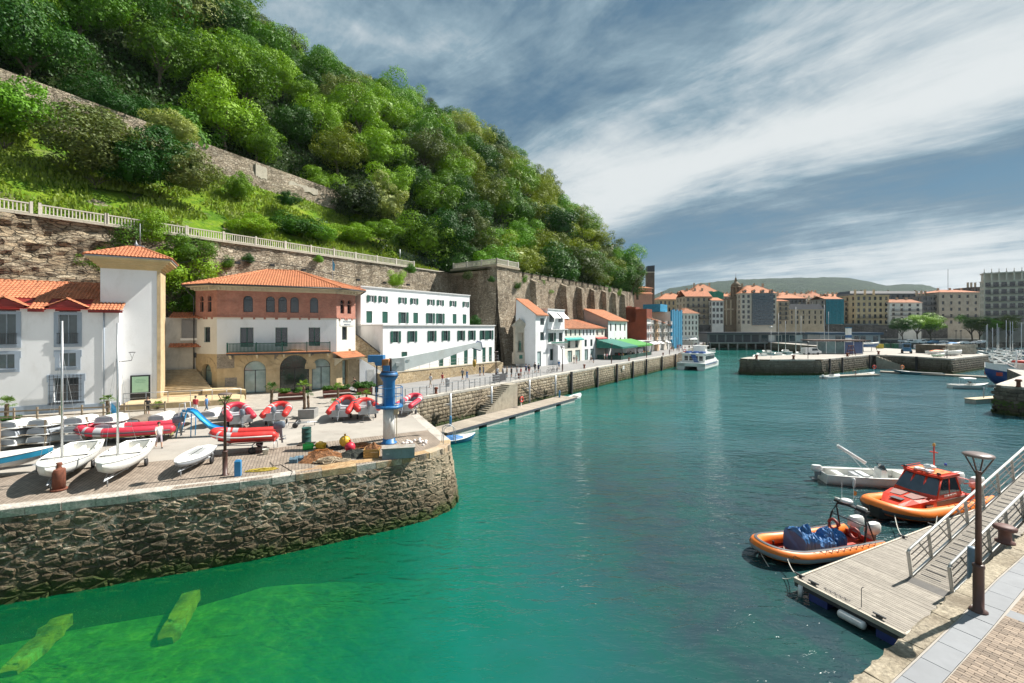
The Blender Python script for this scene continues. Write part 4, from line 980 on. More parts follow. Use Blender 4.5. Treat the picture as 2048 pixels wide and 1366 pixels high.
bw.build('wall',[OCHRE,mat('cream_render',(.72,.69,.62),.8,.06,.5,.12,18,dirt=(.45,.4,.33),da=.25),BRKF],bh)
for nme,og,rz,L in faces:
 c,s_=math.cos(rz),math.sin(rz);H=fh[nme];loc=(og[0],og[1],0)
 for h in H['g']:
  arc=len(h)>4
  if arc:window(bh,h[0],h[1],h[2],h[3],'arch',BLACK if h[2]-h[0]>3 else DKMET,GLASSG if h[2]-h[0]<3 else glassmat('dark_green_glass',(.006,.022,.016),.15),0,.45,rz,og)
  else:window(bh,*h[:4],'shop',BLACK,GLASSG,0,.45,rz,og)
  if arc:
   r=(h[2]-h[0])/2;cx=(h[0]+h[2])/2;cz=h[3]-r;n=11 if r>1.2 else 9;ro_=r+.75;vm=None
   for k in range(n):
    t0=math.pi*k/n+.012;t1=math.pi*(k+1)/n-.012;m=MB()
    P=[(cx-rr*math.cos(t),cz+rr*math.sin(t))for rr,t in((r+.0,t0),(ro_,t0),(ro_,(t0+t1)/2),(ro_,t1),(r+.0,t1),(r,(t0+t1)/2))]
    pr_=-.07-rnd.uniform(0,.012);m.add([(x,pr_,z)for x,z in P]+[(x,-.002,z)for x,z in P],[(0,1,2,3,4,5)]+[(i,(i+1)%6,6+(i+1)%6,6+i)for i in range(6)]);m.build('arch_stone',OCHRE,bh,loc,rz)
   m=MB()
   for x in(h[0]-.75,h[2]):m.box(x,-.09,cz-.14,x+.75,-.002,cz)
   m.build('impost',OCHRE,bh,loc,rz)
 for h in H['m']:window(bh,*h[:4],'double' if h[2]-h[0]>1.1 else 'plain',GREEN,GLASSD,0,.25,rz,og)
 for h in H['t']:
  window(bh,*h[:4],'arch',DKMET,GLASSD,0,.3,rz,og)
  r=(h[2]-h[0])/2;cx=(h[0]+h[2])/2;cz=h[3]-r;m=MB()
  for rr,pr_ in((r+.17,-.05),(r+.32,-.03)):
   for k in range(10):
    t0,t1=math.pi*k/10,math.pi*(k+1)/10
    P=[(cx-q*math.cos(t),cz+q*math.sin(t))for q,t in((rr-.13,t0),(rr,t0),(rr,t1),(rr-.13,t1))]
    m.add([(x,pr_,z)for x,z in P]+[(x,0,z)for x,z in P],[(0,1,2,3)]+[(i,(i+1)%4,4+(i+1)%4,4+i)for i in range(4)])
  m.build('brick_arch',BRKF,bh,loc,rz)
 m=MB();m.box(-.04,-.08,Z2-.02,L+.04,-.002,Z2+.14)
 x=.3
 for h in H['t']:m.box(h[0]-.22,-.1,Z2-.22,h[0]-.02,-.002,Z2-.02);m.box(h[2]+.02,-.1,Z2-.22,h[2]+.22,-.002,Z2-.02)
 m.box(0,-.04,Z2+1.72,L,-.002,Z2+1.8)if nme!='main' else[m.box(a_,-.04,Z2+1.72,b_,-.002,Z2+1.8)for a_,b_ in((0,2.3),(3.65,4.55),(8.35,9.15),(10.45,L))]
 m.build('string_course',BRKF,bh,loc,rz)
 cn=MB();cn.box(-.1,-.12,Z3-.12,L+.1,.1,Z3);
 for k in range(4):e=.15+k*.3;cn.box(-e*.6,-e,Z3+k*.12,L+e*.6,.2,Z3+k*.12+.12)
 cn.build('cornice',CREAM,bh,loc,rz)
 nbk=int(L/.55)
 for k in range(nbk):x=(k+.5)*L/nbk;m=MB().box(-.07,-.72,0,.07,-.1,.2);m.build('bracket',CREAM,bh,(og[0]+c*x,og[1]+s_*x,Z3-.02),rz)
m=MB()
for a_,b_,za,zb in((.0,1.65,2.95,4.5),(5.6,6.0,3.5,4.5),(9.4,9.75,3.5,4.5),(11.9,12.25,3.2,4.5),(.75,1.9,.9,1.9)):MB().box(a_,-.03,za,b_,-.002,zb).build('rubble_panel',GST,bh)
wc=MB();facade(wc,ML-.02,Z1,Z2-.25,fh['main']['m'],.02,0);wc.build('white_render_coat',WHITE,bh,(.01,-.012,0))
m=MB().box(1.05,-1.15,Z1-.12,11.6,-.013,Z1+.06);m.build('balcony_slab',DKMET,bh)
m=MB().box(1.05,-1.17,Z1+.06,11.6,-.013,Z1+.16);m.build('balcony_edge',TILEO,bh)
m=MB();
for xx in(1.3,3.9,6.6,9.3,11.3):m.loft([[(xx-.1,-.95,Z1-.12),(xx-.1,-.0,Z1-.12),(xx-.1,-.0,Z1-.6)],[(xx+.1,-.95,Z1-.12),(xx+.1,-.0,Z1-.12),(xx+.1,-.0,Z1-.6)]])
m.build('balcony_corbel',CREAM,bh)
for xx in(1.12,3.9,6.45,9.0,11.5):MB().box(xx-.06,-1.14,Z1+.16,xx+.06,-1.02,Z1+1.28).build('railing_post',GREEN,bh)
m=MB().box(1.1,-1.12,Z1+1.12,11.55,-1.04,Z1+1.2).box(1.1,-1.12,Z1+.24,11.55,-1.04,Z1+.3)
bl=MB()
for k in range(80):x=1.2+k*.13;bl.box(x-.03,-1.11,Z1+.3,x+.03,-1.05,Z1+1.12)
m.build('balcony_rail',GREEN,bh);stuff(bl.build('balusters',GREEN,bh))
ov=1.2;zE=Z3+.5;e=ov*.42
ev=[V(0-e,-ov,zE),V(ML+e,-ov,zE),V(ML+a+ov,a-e,zE),V(ML+a+ov,DP,zE),V(-a-ov,DP,zE),V(-a-ov,a-e,zE)]
rA,rB=V(4.4,7.2,zE+2.7),V(ML-4.4,7.2,zE+2.7)
rt=MB();base=MB()
for A_,B_,C_,D_ in((ev[0],ev[1],rB,rA),(ev[1],ev[2],rB,rB),(ev[2],ev[3],V(rB.x,DP,rB.z),rB),(ev[5],ev[0],rA,rA),(ev[4],ev[5],rA,V(rA.x,DP,rA.z))):
 if(C_-D_).length>1e-3 and abs((C_-D_).normalized().dot((B_-A_).normalized()))<.9:pass
 tileroof(rt,A_,B_,C_,D_,tw=.28,tl=.45);base.add([p-V(0,0,.03)for p in(A_,B_,C_,D_)],[(0,1,2,3)])
for p,q in((ev[0],rA),(ev[1],rB),(ev[2],rB),(ev[5],rA),(rA,rB)):ridge_tiles(rt,p+V(0,0,.05),q+V(0,0,.05),.11)
for p,q in zip(ev,ev[1:]+ev[:1]):base.tube([p+V(0,0,-.08),q+V(0,0,-.08)],.09,6,1)
base.add([p-V(0,0,.06)for p in ev],[tuple(range(6))],2)
o=base.build('roof',[TILEO,DKMET,CREAM],bh);stuff(rt.build('roof_tiles',TILEO,o))
MB().tube([(-a-.95,a-.4,zE-.1),(-a-.6,a-.3,zE-.8),(-a-.12,a-.2,zE-1.3),(-a-.12,a-.2,2.2)],.055,6).build('downpipe',DKMET,bh)
pr_=MB();rp_=MB();rp_.M=Matrix.Translation((ML,0,0))@Matrix.Rotation(math.pi/4,4,'Z')
tileroof(rp_,(-.7,-1.6,Z1-.75),(3.4,-1.6,Z1-.75),(3.4,.0,Z1-.05),(-.7,.0,Z1-.05),tw=.26);stuff(rp_.build('porch_tiles',TILEO,bh))
pr_.M=rp_.M;pr_.box(-.65,-1.5,Z1-.86,3.35,.0,Z1-.78)
for xx in(-.3,2.9):pr_.loft([[(xx-.07,-1.3,Z1-.86),(xx-.07,0,Z1-.86),(xx-.07,0,Z1-1.7)],[(xx+.07,-1.3,Z1-.86),(xx+.07,0,Z1-.86),(xx+.07,0,Z1-1.7)]])
pr_.build('porch_frame',CREAM,bh)
m=MB();m.M=rp_.M;m.box(.55,-.05,Z2-.95,3.05,-.004,Z2-.15);m.build('name_panel',mat('pale_tile_panel',(.62,.62,.60),.5,.05),bh)
def text(body_,size,m,root,loc,rz=0,name='lettering',ext=.01,rx=math.pi/2):
 cu=bpy.data.curves.new(name,'FONT');cu.body=body_;cu.size=size;cu.extrude=ext;cu.align_x='CENTER';cu.resolution_u=2
 tmp=bpy.data.objects.new('tmp',cu);COL.objects.link(tmp);dg=bpy.context.evaluated_depsgraph_get();me=bpy.data.meshes.new_from_object(tmp.evaluated_get(dg));bpy.data.objects.remove(tmp)
 me.materials.clear();me.materials.append(m);return OB(name,me,root,loc,rot=(rx,0,rz))
pm=Matrix.Translation((ML,0,0))@Matrix.Rotation(math.pi/4,4,'Z')
text('ESCUELA DE',.26,mat('blue_grey_lettering',(.12,.18,.25)),bh,pm@V(1.8,-.06,Z2-.5),math.pi/4);text('NAUTICA',.26,mat('blue_grey_lettering',(.12,.18,.25)),bh,pm@V(1.8,-.06,Z2-.86),math.pi/4)
ul=V(.603,.797,0).normalized();rl=rot2(ul)
wl=T('long_white_building','long white two block building with rows of dark green shutters behind the crane','building',(-17.2,58.6,0),rl)
LL=23.4
lz=1.55
low_up=[];low_dn=[]
pitch=[(1.4,4.1),(4.35,6.9),(8.35,10.9),(11.15,13.45),(14.85,17.0),(17.2,19.3),(20.25,22.2),(22.4-.0,23.3)]
xs_=[2.1,5.0,8.75,11.6,15.0,17.55,20.4,22.2]
ho=[]
for x in xs_:ho.append((x-.45,5.45,x+.45,7.0))
dn=[(3.6,1.0),(10.6,.95),(13.3,1.35),(16.1,.9),(18.3,.9),(20.6,.85),(22.3,.8)]
for x,w in dn:ho.append((x-w/2,lz+.05,x+w/2,4.1))
body(wl,LL,9,0,7.75,ho,m=WHITE,dep=.2)
for x in xs_:window(wl,x-.45,5.45,x+.45,7.0,'double',GREEN,GLASSD,0,.2,shut='open')
for x,w in dn:window(wl,x-w/2,lz+.05,x+w/2,4.1,'plain',GREEN,GLASSD,0,.2,shut='closed')
m=MB().box(-.1,-.18,7.75,LL+.12,9.1,7.93);m.build('eaves_slab',mat('pale_grey_trim',(.6,.6,.59),.7,.05),wl)
up=MB();upo=(1.2,5.0);UL=22.4
hu=[];tops=[.8,2.75,6.3,8.6,12.1,14.2,17.2,20.4]
for x in tops:hu.append((x-.42+1,11.15,x+.42+1,12.1))
mids=[1.4,4.1,7.5,9.9,13.0,15.2,18.6,21.1]
for i,x in enumerate(mids):hu.append((x-.5,8.15,x+.5,9.85))
mb=MB();mb.M=Matrix.Translation((0,5,0));facade(mb,UL,7.75,13.2,hu,.2)
mb.M=None;mb.quad((UL,5,7),(UL,12,7),(UL,12,13.2),(UL,5,13.2));mb.quad((0,12,0),(0,5,0),(0,5,13.2),(0,12,13.2));mb.quad((0,5,13.2),(UL,5,13.2),(UL,12,13.2),(0,12,13.2))
mb.build('wall',WHITE,wl)
for x in tops:window(wl,x-.42+1,11.15,x+.42+1,12.1,'double',WHITEP,GLASS,5,.2,shut='open')
for i,x in enumerate(mids):window(wl,x-.5,8.15,x+.5,9.85,'double',GREEN,GLASSD,5,.2,shut='open' if i in(2,4,5)else 'closed')
MB().box(-.12,4.85,13.2,UL+.12,12.1,13.36).build('eaves_slab',mat('pale_grey_trim',(.6,.6,.59)),wl)
m=MB();m.box(-.05,7.2,7.9,-.01,8.4,10.3);m.build('green_door',GREEN,wl)
HONEY=rubble('honey_terrace_stone',[(.34,.25,.14),(.50,.39,.24),(.42,.33,.21),(.56,.46,.31)],(.28,.22,.15),3.0,1.6,.05,.6,dist=.05)
tr_=T('terrace_wall','honey coloured stone retaining wall below the long white building','wall',tuple(G(792,769)),rot2(pd))
m=MB();m.box(-2,0,0,22.5,3.2,1.55);m.build('masonry',HONEY,tr_)
m=MB();m.box(-2,-.06,1.55,22.5,.45,1.66);m.build('coping',mat('pale_coping',(.46,.42,.34)),tr_)
m=MB()
for k in range(13):m.tube([(-1.8+k*2,.2,1.6),(-1.8+k*2,.2,2.75)],.03,5)
for z in(2.2,2.72):m.tube([(-1.8,.2,z),(22.3,.2,z)],.02,5)
m.build('terrace_rail',GALV,tr_)
ts=T('terrace_steps','short dark flight of steps at the far end of the honey stone terrace wall','stairs',tuple((tr_.matrix_basis@V(0,0,0))),0)
ts.location=Matrix.Translation(G(792,769))@Matrix.Rotation(rot2(pd),4,'Z')@V(18.4,-1.3,0);ts.rotation_euler[2]=rot2(pd)
for k in range(9):MB().box(k*.36,0,0,k*.36+.37,1.25,(k+1)*.175).build('step',STEPM,ts)
ss_=T('ramp_stairs','steep stair ramp with stone flank and white parapet right of the brick house','stairs',(-19.6,56.0,0),rot2(V(.86,.51,0)))
m=MB();m.loft([[(.2,0,0),(5.6,0,0),(.2,0,3.6)],[(.2,.3,0),(5.6,.3,0),(.2,.3,3.6)]]);m.build('white_parapet',WHITE,ss_)
m=MB();m.loft([[(-2.0,1.6,0),(6.3,1.6,0),(6.3,1.6,1.4),(-2.0,1.6,8.3)],[(-2.0,2.1,0),(6.3,2.1,0),(6.3,2.1,1.4),(-2.0,2.1,8.3)]]);m.build('stone_flank',HONEY,ss_)
m=MB();m.loft([[(-2.0,1.5,8.3),(6.3,1.5,1.4),(6.3,1.5,1.55),(-2.0,1.5,8.45)],[(-2.0,2.15,8.3),(6.3,2.15,1.4),(6.3,2.15,1.55),(-2.0,2.15,8.45)]]);m.build('handrail',DKMET,ss_)
for k in range(18):MB().box(5.9-k*.42,.35,0,6.35-k*.42,1.55,.2+k*.27).build('step',STEPM,ss_)
MB().box(1.1,-.03,.1,2.0,-.003,2.1).build('door',mat('white_door',(.6,.6,.58)),ss_)
HB=V(4.4,83.5,0);rp0=rot2(pd)
def tp(px):r_=(px-1024)/F;return(r_*HB.y-HB.x)/(pd.x-r_*pd.y)
def zt(px,y):t=tp(px);Y=HB.y+pd.y*t;return CH+(655-y)/F*Y
def prom_house(px0,px1,ytop,depth,label,m,roofm=None,roof='flat',rh=1.6,wins=(),sty='double',fm=None,shut=None,name='harbour_house',set_=0,gm=None,back0=0,rows=False,hb=None,sm=None):
 t0,t1=tp(px0),tp(px1);L=t1-t0;z=zt((px0+px1)/2,ytop);p=HB+pd*t0+pn*back0
 root=T(name,label,'house',tuple(p),rp0)
 gab=None
 if roof=='x':gab=('x',rh)if hb is None else('x',rh,hb)
 if roof=='y':gab=('y',rh)
 body(root,L,depth,0,z,[tuple(w[:4])for w in wins(L,z)],m=m,gab=gab)
 for w in wins(L,z):
  k=w[4]if len(w)>4 else{}
  window(root,*w[:4],k.get('s',sty),k.get('f',fm or WHITEP),k.get('g',gm or GLASSD),0,.2,shut=k.get('sh',shut),name=k.get('n','window'),sm=sm)
 if roof in('x','y'):gable(root,L,depth,z,rh,roofm or TILEO,.45,roof,rows=rows,hb=hb)
 elif roof=='flat':MB().box(-.08,-.15,z,L+.08,depth,z+.2).build('eaves_slab',mat('pale_grey_trim',(.6,.6,.59)),root)
 return root,L,z
def grid(cols,zrows,w,h,**k):
 def f(L,z):return[((i+.5)*L/cols-w/2,zz,(i+.5)*L/cols+w/2,zz+h,k)for zz in zrows for i in range(cols)if zz+h<z]
 return f
DOOR=dict(n='door',s='plain',f=GREEN,g=GLASSG)
def wa(L,z):return[(L*.42,2.0+3.0,L*.78,2.0+4.6,dict(f=GREEN)),(L*.42,8.0,L*.78,9.3,dict(f=GREEN)),(L*.15,0,L*.5,2.9,DOOR)]
hA,L,z=prom_house(1071,1093,627,4.6,'tall plain white gabled house beside the bastion and the stone shrine',WHITE,TILEO,'x',3.0,wa,hb=4.5)
def wb(L,z):return[(L*.14,4.6,L*.36,6.4,dict(f=GREEN,sh='open')),(L*.66,4.6,L*.88,6.4,dict(f=GREEN)),(L*.14,.9,L*.34,3.2,dict(f=GREEN)),(L*.66,1.9,L*.86,3.6,dict(f=GREEN)),(L*.1,8.6,L*.38,10.1,dict(f=GREEN,s='grid')),(L*.62,8.6,L*.9,10.1,dict(f=GREEN,s='grid'))]
hB,L,z=prom_house(1095,1129,620,10,'white house with roof terrace awnings and an outside stair, second from the bastion',WHITE,None,'flat',0,wb)
m=MB()
for k in(.05,.55):m.add([(L*k,-.05,10.6),(L*(k+.38),-.05,10.6),(L*(k+.42),-1.3,9.4),(L*(k-.0),-1.3,9.4),(L*k,-.05,10.52),(L*(k+.38),-.05,10.52),(L*(k+.42),-1.3,9.32),(L*k,-1.3,9.32)],[(0,3,2,1),(4,5,6,7),(3,7,6,2),(0,4,7,3),(1,2,6,5)])
m.build('awning',WHITEP,hB)
m=MB().box(-.05,-.9,7.05,L,-.003,7.2);m.box(.2,-.8,4.2,L-.2,-.003,4.32);m.build('balcony',WHITEP,hB)
m=MB().box(-.1,-.95,4.35,L-.1,-.9,4.6);m.build('green_canopy_edge',mat('green_canvas',(.01,.14,.10),.7),hB)
m=MB();m.loft([[(L*.3,-1.2,0),(L*.95,-1.2,0),(L*.95,-1.2,.2),(L*.4,-1.2,3.9),(L*.3,-1.2,3.9)],[(L*.3,-.01,0),(L*.95,-.01,0),(L*.95,-.01,.2),(L*.4,-.01,3.9),(L*.3,-.01,3.9)]]);m.build('outside_stair',WHITE,hB)
def wc_(L,z):return[((i+.5)*L/4-.35,5.7,(i+.5)*L/4+.35,7.0,dict(f=DKMET))for i in range(4)]+[(L*.2,3.1,L*.36,4.7,dict(f=GREEN)),(L*.62,3.1,L*.78,4.7,dict(f=GREEN)),(L*.2,0,L*.45,2.5,dict(n='door',s='double',f=GREEN,g=GLASSG)),(L*.62,0,L*.9,2.5,dict(n='door',s='double',f=GREEN,g=GLASSG))]
hC,L,z=prom_house(1130,1166,655.5,9,'low white house with terracotta roof, four small top windows and turquoise canopy strip',WHITE2,TILE2,'x',2.1,wc_,hb=7,back0=.3)
m=MB().add([(0,-.02,5.3),(L*.95,-.02,5.3),(L*.95,-.8,4.95),(0,-.8,4.95),(0,-.8,4.7),(L*.95,-.8,4.7)],[(0,3,2,1),(3,4,5,2)]);m.build('canopy_strip',mat('turquoise_canvas',(.02,.28,.26),.6),hC)
hC2,L,z=prom_house(1166,1193,655.5,9,'low white house with terracotta roof left of the green terrace awning',WHITE,TILE2,'x',2.1,wc_,hb=7,back0=.3)
def wd(L,z):return[(L*.15,3.2,L*.35,4.7,dict(f=GREEN)),(L*.65,3.2,L*.85,4.7,dict(f=GREEN)),(L*.15,5.6,L*.35,6.9,{}),(L*.65,5.6,L*.85,6.9,{})]
hC3,L,z=prom_house(1194,1214,655,9,'narrow pale house with a red and white canopy behind the green terrace awning',WHITE2,TILE,'x',2.0,wd,hb=7,back0=.6)
MB().add([(0,-.02,5.2),(L,-.02,5.2),(L,-.8,4.9),(0,-.8,4.9),(0,-.8,4.7),(L,-.8,4.7)],[(0,3,2,1),(3,4,5,2)]).build('striped_canopy',mat('red_canvas',(.45,.08,.07),.6),hC3)
def we(L,z):return[((i+.5)*L/4-.4,2.9,(i+.5)*L/4+.4,4.8,{})for i in range(4)]+[((i+.5)*L/4-.45,6.6,(i+.5)*L/4+.45,8.5,{})for i in range(4)]
hD,L,z=prom_house(1216.5,1254,640,13,'white house with brown framed windows and orange gable roof beside the rust red wall',WHITE,TILEO,'x',3.0,we,fm=mat('brown_window_paint',(.10,.05,.035),.5),hb=7)
m=MB();m.quad((-.012,13,4.8),(-.012,0,4.8),(-.012,0,z),(-.012,13,z));m.add([(-.012,0,z),(-.012,13,z),(-.012,7,z+2.95)],[(0,1,2)]);m.build('side_shade_sheet',mat('pinkish_grey_shade',(.36,.32,.30),.85,.1,.6,.1),hD)  # thin sheet paints the white gable side in its shadow tone
CORT=mat('rust_red_cladding',(.20,.045,.018),.8,.22,.5,.2,20,dirt=(.13,.04,.025),da=.5)
t0=tp(1293.5);rr_=T('rust_red_building','large blank rust red clad gable wall above the terraces','building',tuple(HB+pd*t0),rp0)
m=MB();m.box(0,.02,3.6,5,7,13.2);m.box(.5,7.0,9.5,6,19.5,14.4);m.box(-.0,3.5,9.0,4,12,13.9);m.build('cladding',CORT,rr_)
m=MB();m.box(.02,.1,0,5,9,3.6);m.build('ground_floor',WHITE2,rr_)
m=MB();m.box(-8.5,.6,0,0,8,3.35,0);m.box(-8.6,-.3,3.35,.1,8,3.65,1);m.build('restaurant_pavilion',[GLASSD,WHITEP],rr_)
rowc=[((.66,.66,.64),'grey white'),((.70,.66,.58),'cream'),((.58,.40,.25),'apricot'),((.68,.66,.62),'off white'),((.62,.57,.50),'beige'),((.66,.60,.52),'pale sand'),((.68,.68,.66),'chalk white')]
edges=[1294,1303,1311,1318.5,1325.5,1331.5,1336.5,1341]
for i in range(7):
 cn_=rowc[i][1];mm=mat('row_house_'+cn_.replace(' ','_'),rowc[i][0],.8,.1,.6,.15)
 h_,L,z=prom_house(edges[i],edges[i+1],636+i*2.3,11,cn_+' narrow house in the balconied row, '+['next to the rust red wall','second from the rust red wall','third from the rust red wall with orange tint','fourth from the rust red wall','third before the blue netting','second before the blue netting','touching the blue scaffold netting'][i],mm,TILE2,'x',1.5,grid(2,(3.6,6.2,8.8,11.2),.9,1.9,f=DKMET),name='row_house',hb=5.5,back0=(.3 if i%2 else 0))
 for zz in(3.5,6.1,8.7):
  m=MB().box(.3,-.75,zz-.1,L-.3,-.002,zz);
  for k in range(14):x=.35+k*(L-.7)/13;m.box(x-.015,-.74,zz,x+.015,-.71,zz+.95)
  m.box(.3,-.76,zz+.95,L-.3,-.69,zz+1.0);m.build('balcony',DKMET if i%2 else WHITEP,h_)
 if i in(0,1,2,4):MB().add([(.2,-.01,3.3),(L-.2,-.01,3.3),(L-.2,-1.9,2.5),(.2,-1.9,2.5),(.2,-1.9,2.3),(L-.2,-1.9,2.3)],[(0,3,2,1),(3,4,5,2)]).build('white_awning',WHITEP,h_)
sb_=T('blue_scaffold','bright blue netted scaffold wrapping the end house of the promenade row','scaffold',tuple(HB+pd*tp(1341)),rp0)
NETB=mat('blue_netting',(.02,.24,.42),.7,.25,1.5,.5,6);m=MB()
for k in range(8):a_,b_=k*1.6,k*1.6+1.55;m.box(a_,-.5-.08*(k%2),.0 if k else 2,b_,.0,13.6-.0*k+.3*math.sin(k*2))
m.build('netting',NETB,sb_);m=MB();m.box(.2,0,0,12.6,9,13);m.build('netted_house',WHITE2,sb_);MB().box(-5,2,13,3,8,15.6).build('top_netting',NETB,sb_)
m=MB()
for k in range(9):m.tube([(k*1.58,-.65,0),(k*1.58,-.65,14.4)],.04,5)
m.build('scaffold_tube',GALV,sb_)
def awning(px0,px1,label,m,dep_,z0,z1,back=0.):
 t0,t1=tp(px0),tp(px1);L=t1-t0;r_=T('terrace_awning',label,'awning',tuple(HB+pd*t0+pn*back),rp0)
 a_=MB();a_.loft([[(x,0,z1),(x,-dep_,z0),(x,-dep_,z0-.06),(x,0,z1-.06)]for x in(0,L)]);a_.box(0,-dep_-.02,z0-.4,L,-dep_+.0,z0-.03)
 a_.add([(0,0,z1-.1),(0,-dep_,z0-.1),(0,-dep_,z0-.4),(0,0,z0-.4)],[(0,1,2,3)])
 a_.build('canvas',m,r_);p=MB()
 for x in(.1,L/2,L-.1):p.tube([(x,-dep_+.1,0),(x,-dep_+.1,z0)],.05,6)
 p.build('post',DKMET,r_);b=MB();b.box(0,-dep_*.95,0,.06,-.2,1.0);b.box(0,-dep_*.95,0,L,-dep_*.92,.9);b.build('windbreak',mat('dark_green_canvas',(.01,.06,.045),.7),r_);return r_
awning(1193,1226,'large dark green terrace awning over cafe tables',mat('green_awning_canvas',(.015,.15,.115),.7,.1),6.5,3.0,4.6)
awning(1228,1262,'grass green terrace awning right of the dark green one',mat('grass_green_canvas',(.05,.26,.04),.7,.1),6.0,3.0,4.4)
sh=T('stone_shrine','pale stone niche monument with triangular pediment against the rampart','monument',(1.7,84.6,.5),rp0-.45)
LST=mat('shrine_limestone',(.52,.47,.38),.85,.15,1,.3,dirt=(.25,.22,.17),da=.5);m=MB()
m.box(-1.35,0,0,1.35,1.1,2.2);m.box(-1.15,.1,2.2,-.62,.9,7.0);m.box(.62,.1,2.2,1.15,.9,7.0);m.box(-.62,.55,2.2,.62,.9,7.0);m.box(-.62,.1,6.0,.62,.55,7.0)
m.build('body',LST,sh);m=MB();m.box(-1.35,-.05,7.0,1.35,1.0,7.3);m.loft([[(-1.6,y,7.3),(1.6,y,7.3),(0,y,8.5)]for y in(-.15,1.1)]);m.lathe([(.15,0),(.2,.15),(.08,.4),(0,.5)],8,0,(0,.5,8.4));m.build('pediment',LST,sh)
m=MB().lathe([(.0,2.5),(.26,2.55),(.2,3.4),(.24,3.9),(.1,4.1),(.13,4.3),(0,4.45)],10,0,(0,.35,0));m.build('statue',mat('green_bronze',(.07,.16,.12),.6),sh);MB().box(-.35,-.04,1.0,.35,-.002,1.7).build('plaque',mat('green_plaque',(.04,.18,.13),.5),sh)
for px,y,w,h,t_ in((1150,641,5,5,'small white hut with orange roof under the battlemented wall, behind the awning house'),(1172,634,4,4,'tiny white shed with arched window under the battlements'),(1186,625,5,6,'white terraced cottage below the third buttress')):
 Y=128;p=V((px-1024)/F*Y,Y,0);zt_=CH+(655-y)/F*Y;r_=T('hillside_hut',t_,'house',tuple(p),rp0);body(r_,w,4,0,zt_,[(1,zt_-2.2,2,zt_-.8)],m=WHITE);window(r_,1,zt_-2.2,2,zt_-.8,'plain',GREEN);gable(r_,w,4,zt_,1.2,TILE,.3,'x',hb=3.9)
def city(px0,px1,ytop,Y,label,m,floors,cols,z0=9.,depth=14,roof='flat',roofm=None,rh=2.5,fm=None,gm=None,skew=0.,wf=.42,hf=.6,name='apartment_building',balc=(),dorm=0,sill=None,sty='double',zbase=None,cat='building',arch=False,wallz=None):
 X0,X1=(px0-1024)/F*Y,(px1-1024)/F*Y;L=X1-X0;z1=CH+(655-ytop)/F*Y
 root=T(name,label,cat,(X0,Y,0),skew);zb=z0;H=z1-zb;fh_=H/floors;cw_=L/cols;hs=[]
 for j in range(floors):
  for i in range(cols):
   w=min(cw_*wf,2.2);h=fh_*hf;x=(i+.5)*cw_;z=zb+j*fh_+fh_*.22;hs.append((x-w/2,z,x+w/2,z+h))
 D=min(depth,16);sidec=max(2,int(D/4));sl_=[]
 for j in range(floors):
  for i in range(sidec):w=D/sidec*.35;x=(i+.5)*D/sidec;z=zb+j*fh_+fh_*.22;sl_.append((x-w/2,z,x+w/2,z+fh_*hf))
 side='left' if X0>0 else 'right'
 body(root,L,D,0 if zbase is None else zbase,z1,hs,left=sl_,m=m,dep=.35)
 for h in hs:window(root,*h,sty,fm or DKMET,gm or GLASSD,0,.35)
 for h in sl_:window(root,*h,'plain',fm or DKMET,gm or GLASSD,0,.35,-math.pi/2,(0,D))
 for j in balc:
  z=zb+j*fh_+fh_*.18;b=MB();b.box(.6,-.9,z-.15,L-.6,-.002,z)
  for k in range(int(L/.45)):x=.65+k*.45;b.box(x-.03,-.88,z,x+.03,-.84,z+1)
  b.box(.6,-.9,z+1,L-.6,-.82,z+1.08);b.build('balcony',DKMET,root)
 tr=MB();tr.box(-.25,-.4,z1,L+.25,D+.2,z1+.35);
 for j in range(1,floors):tr.box(-.03,-.08,zb+j*fh_-.1,L+.03,-.003,zb+j*fh_+.06)
 tr.build('cornice',sill or m,root)
 for k in range(1 if L<9 else 3):cx=L*(.2+.3*k)+rnd.uniform(-.5,.5);MB().box(cx,D*.45,z1,cx+.9,D*.45+.7,z1+rh+1.4).box(cx-.08,D*.45-.08,z1+rh+1.4,cx+.98,D*.45+.78,z1+rh+1.6).build('chimney',SND,root)
 if roof=='hip':hip(root,0,0,L,D,z1+.45,rh,roofm or TILEO,ov=.6,tw=.6,rows=False,fas=m)
 elif roof=='x':gable(root,L,D,z1+.35,rh,roofm or TILEO,.5,'x',tw=.6)
 elif roof=='mansard':
  b=MB();b.loft([[(0,0,z1+.35),(L,0,z1+.35),(L,D,z1+.35),(0,D,z1+.35)],[(1.2,1.6,z1+.35+rh),(L-1.2,1.6,z1+.35+rh),(L-1.2,D-1,z1+.35+rh),(1.2,D-1,z1+.35+rh)]]);b.build('roof',roofm or mat('slate',(.045,.05,.06),.6,.2,2),root)
 for k in range(dorm):x=(k+.5)*L/dorm;b=MB();b.box(x-.7,.1,z1+.4,x+.7,2.6,z1+2.0);b.loft([[(x-.95,y_,z1+2.0),(x+.95,y_,z1+2.0),(x,y_,z1+2.7)]for y_ in(-.05,2.6)],1);b.box(x-.45,.05,z1+.7,x+.45,.1,z1+1.8,2);b.build('dormer',[m,TILEO,GLASSD],root)
 return root,L,z1
SND=mat('tan_city_stone',(.44,.37,.27),.85,.15,.4,.2,dirt=(.17,.13,.09),da=.5);TAU=mat('taupe_city_stone',(.36,.33,.28),.85,.12,.4,.2,dirt=(.16,.14,.11),da=.4)
OCR=mat('yellow_ochre_city',(.52,.42,.26),.85,.12,.4,.2,dirt=(.24,.18,.1),da=.4);WCI=mat('white_city_render',(.72,.71,.67),.85,.08,.4,.1,dirt=(.38,.36,.32),da=.4);BEI=mat('beige_city_render',(.60,.55,.46),.8,.08,.4,.1)
GRYC=mat('dark_grey_city',(.13,.135,.14),.7,.1,.4,.1);PNK=mat('pink_city_render',(.50,.27,.19),.8,.1,.5,.1)
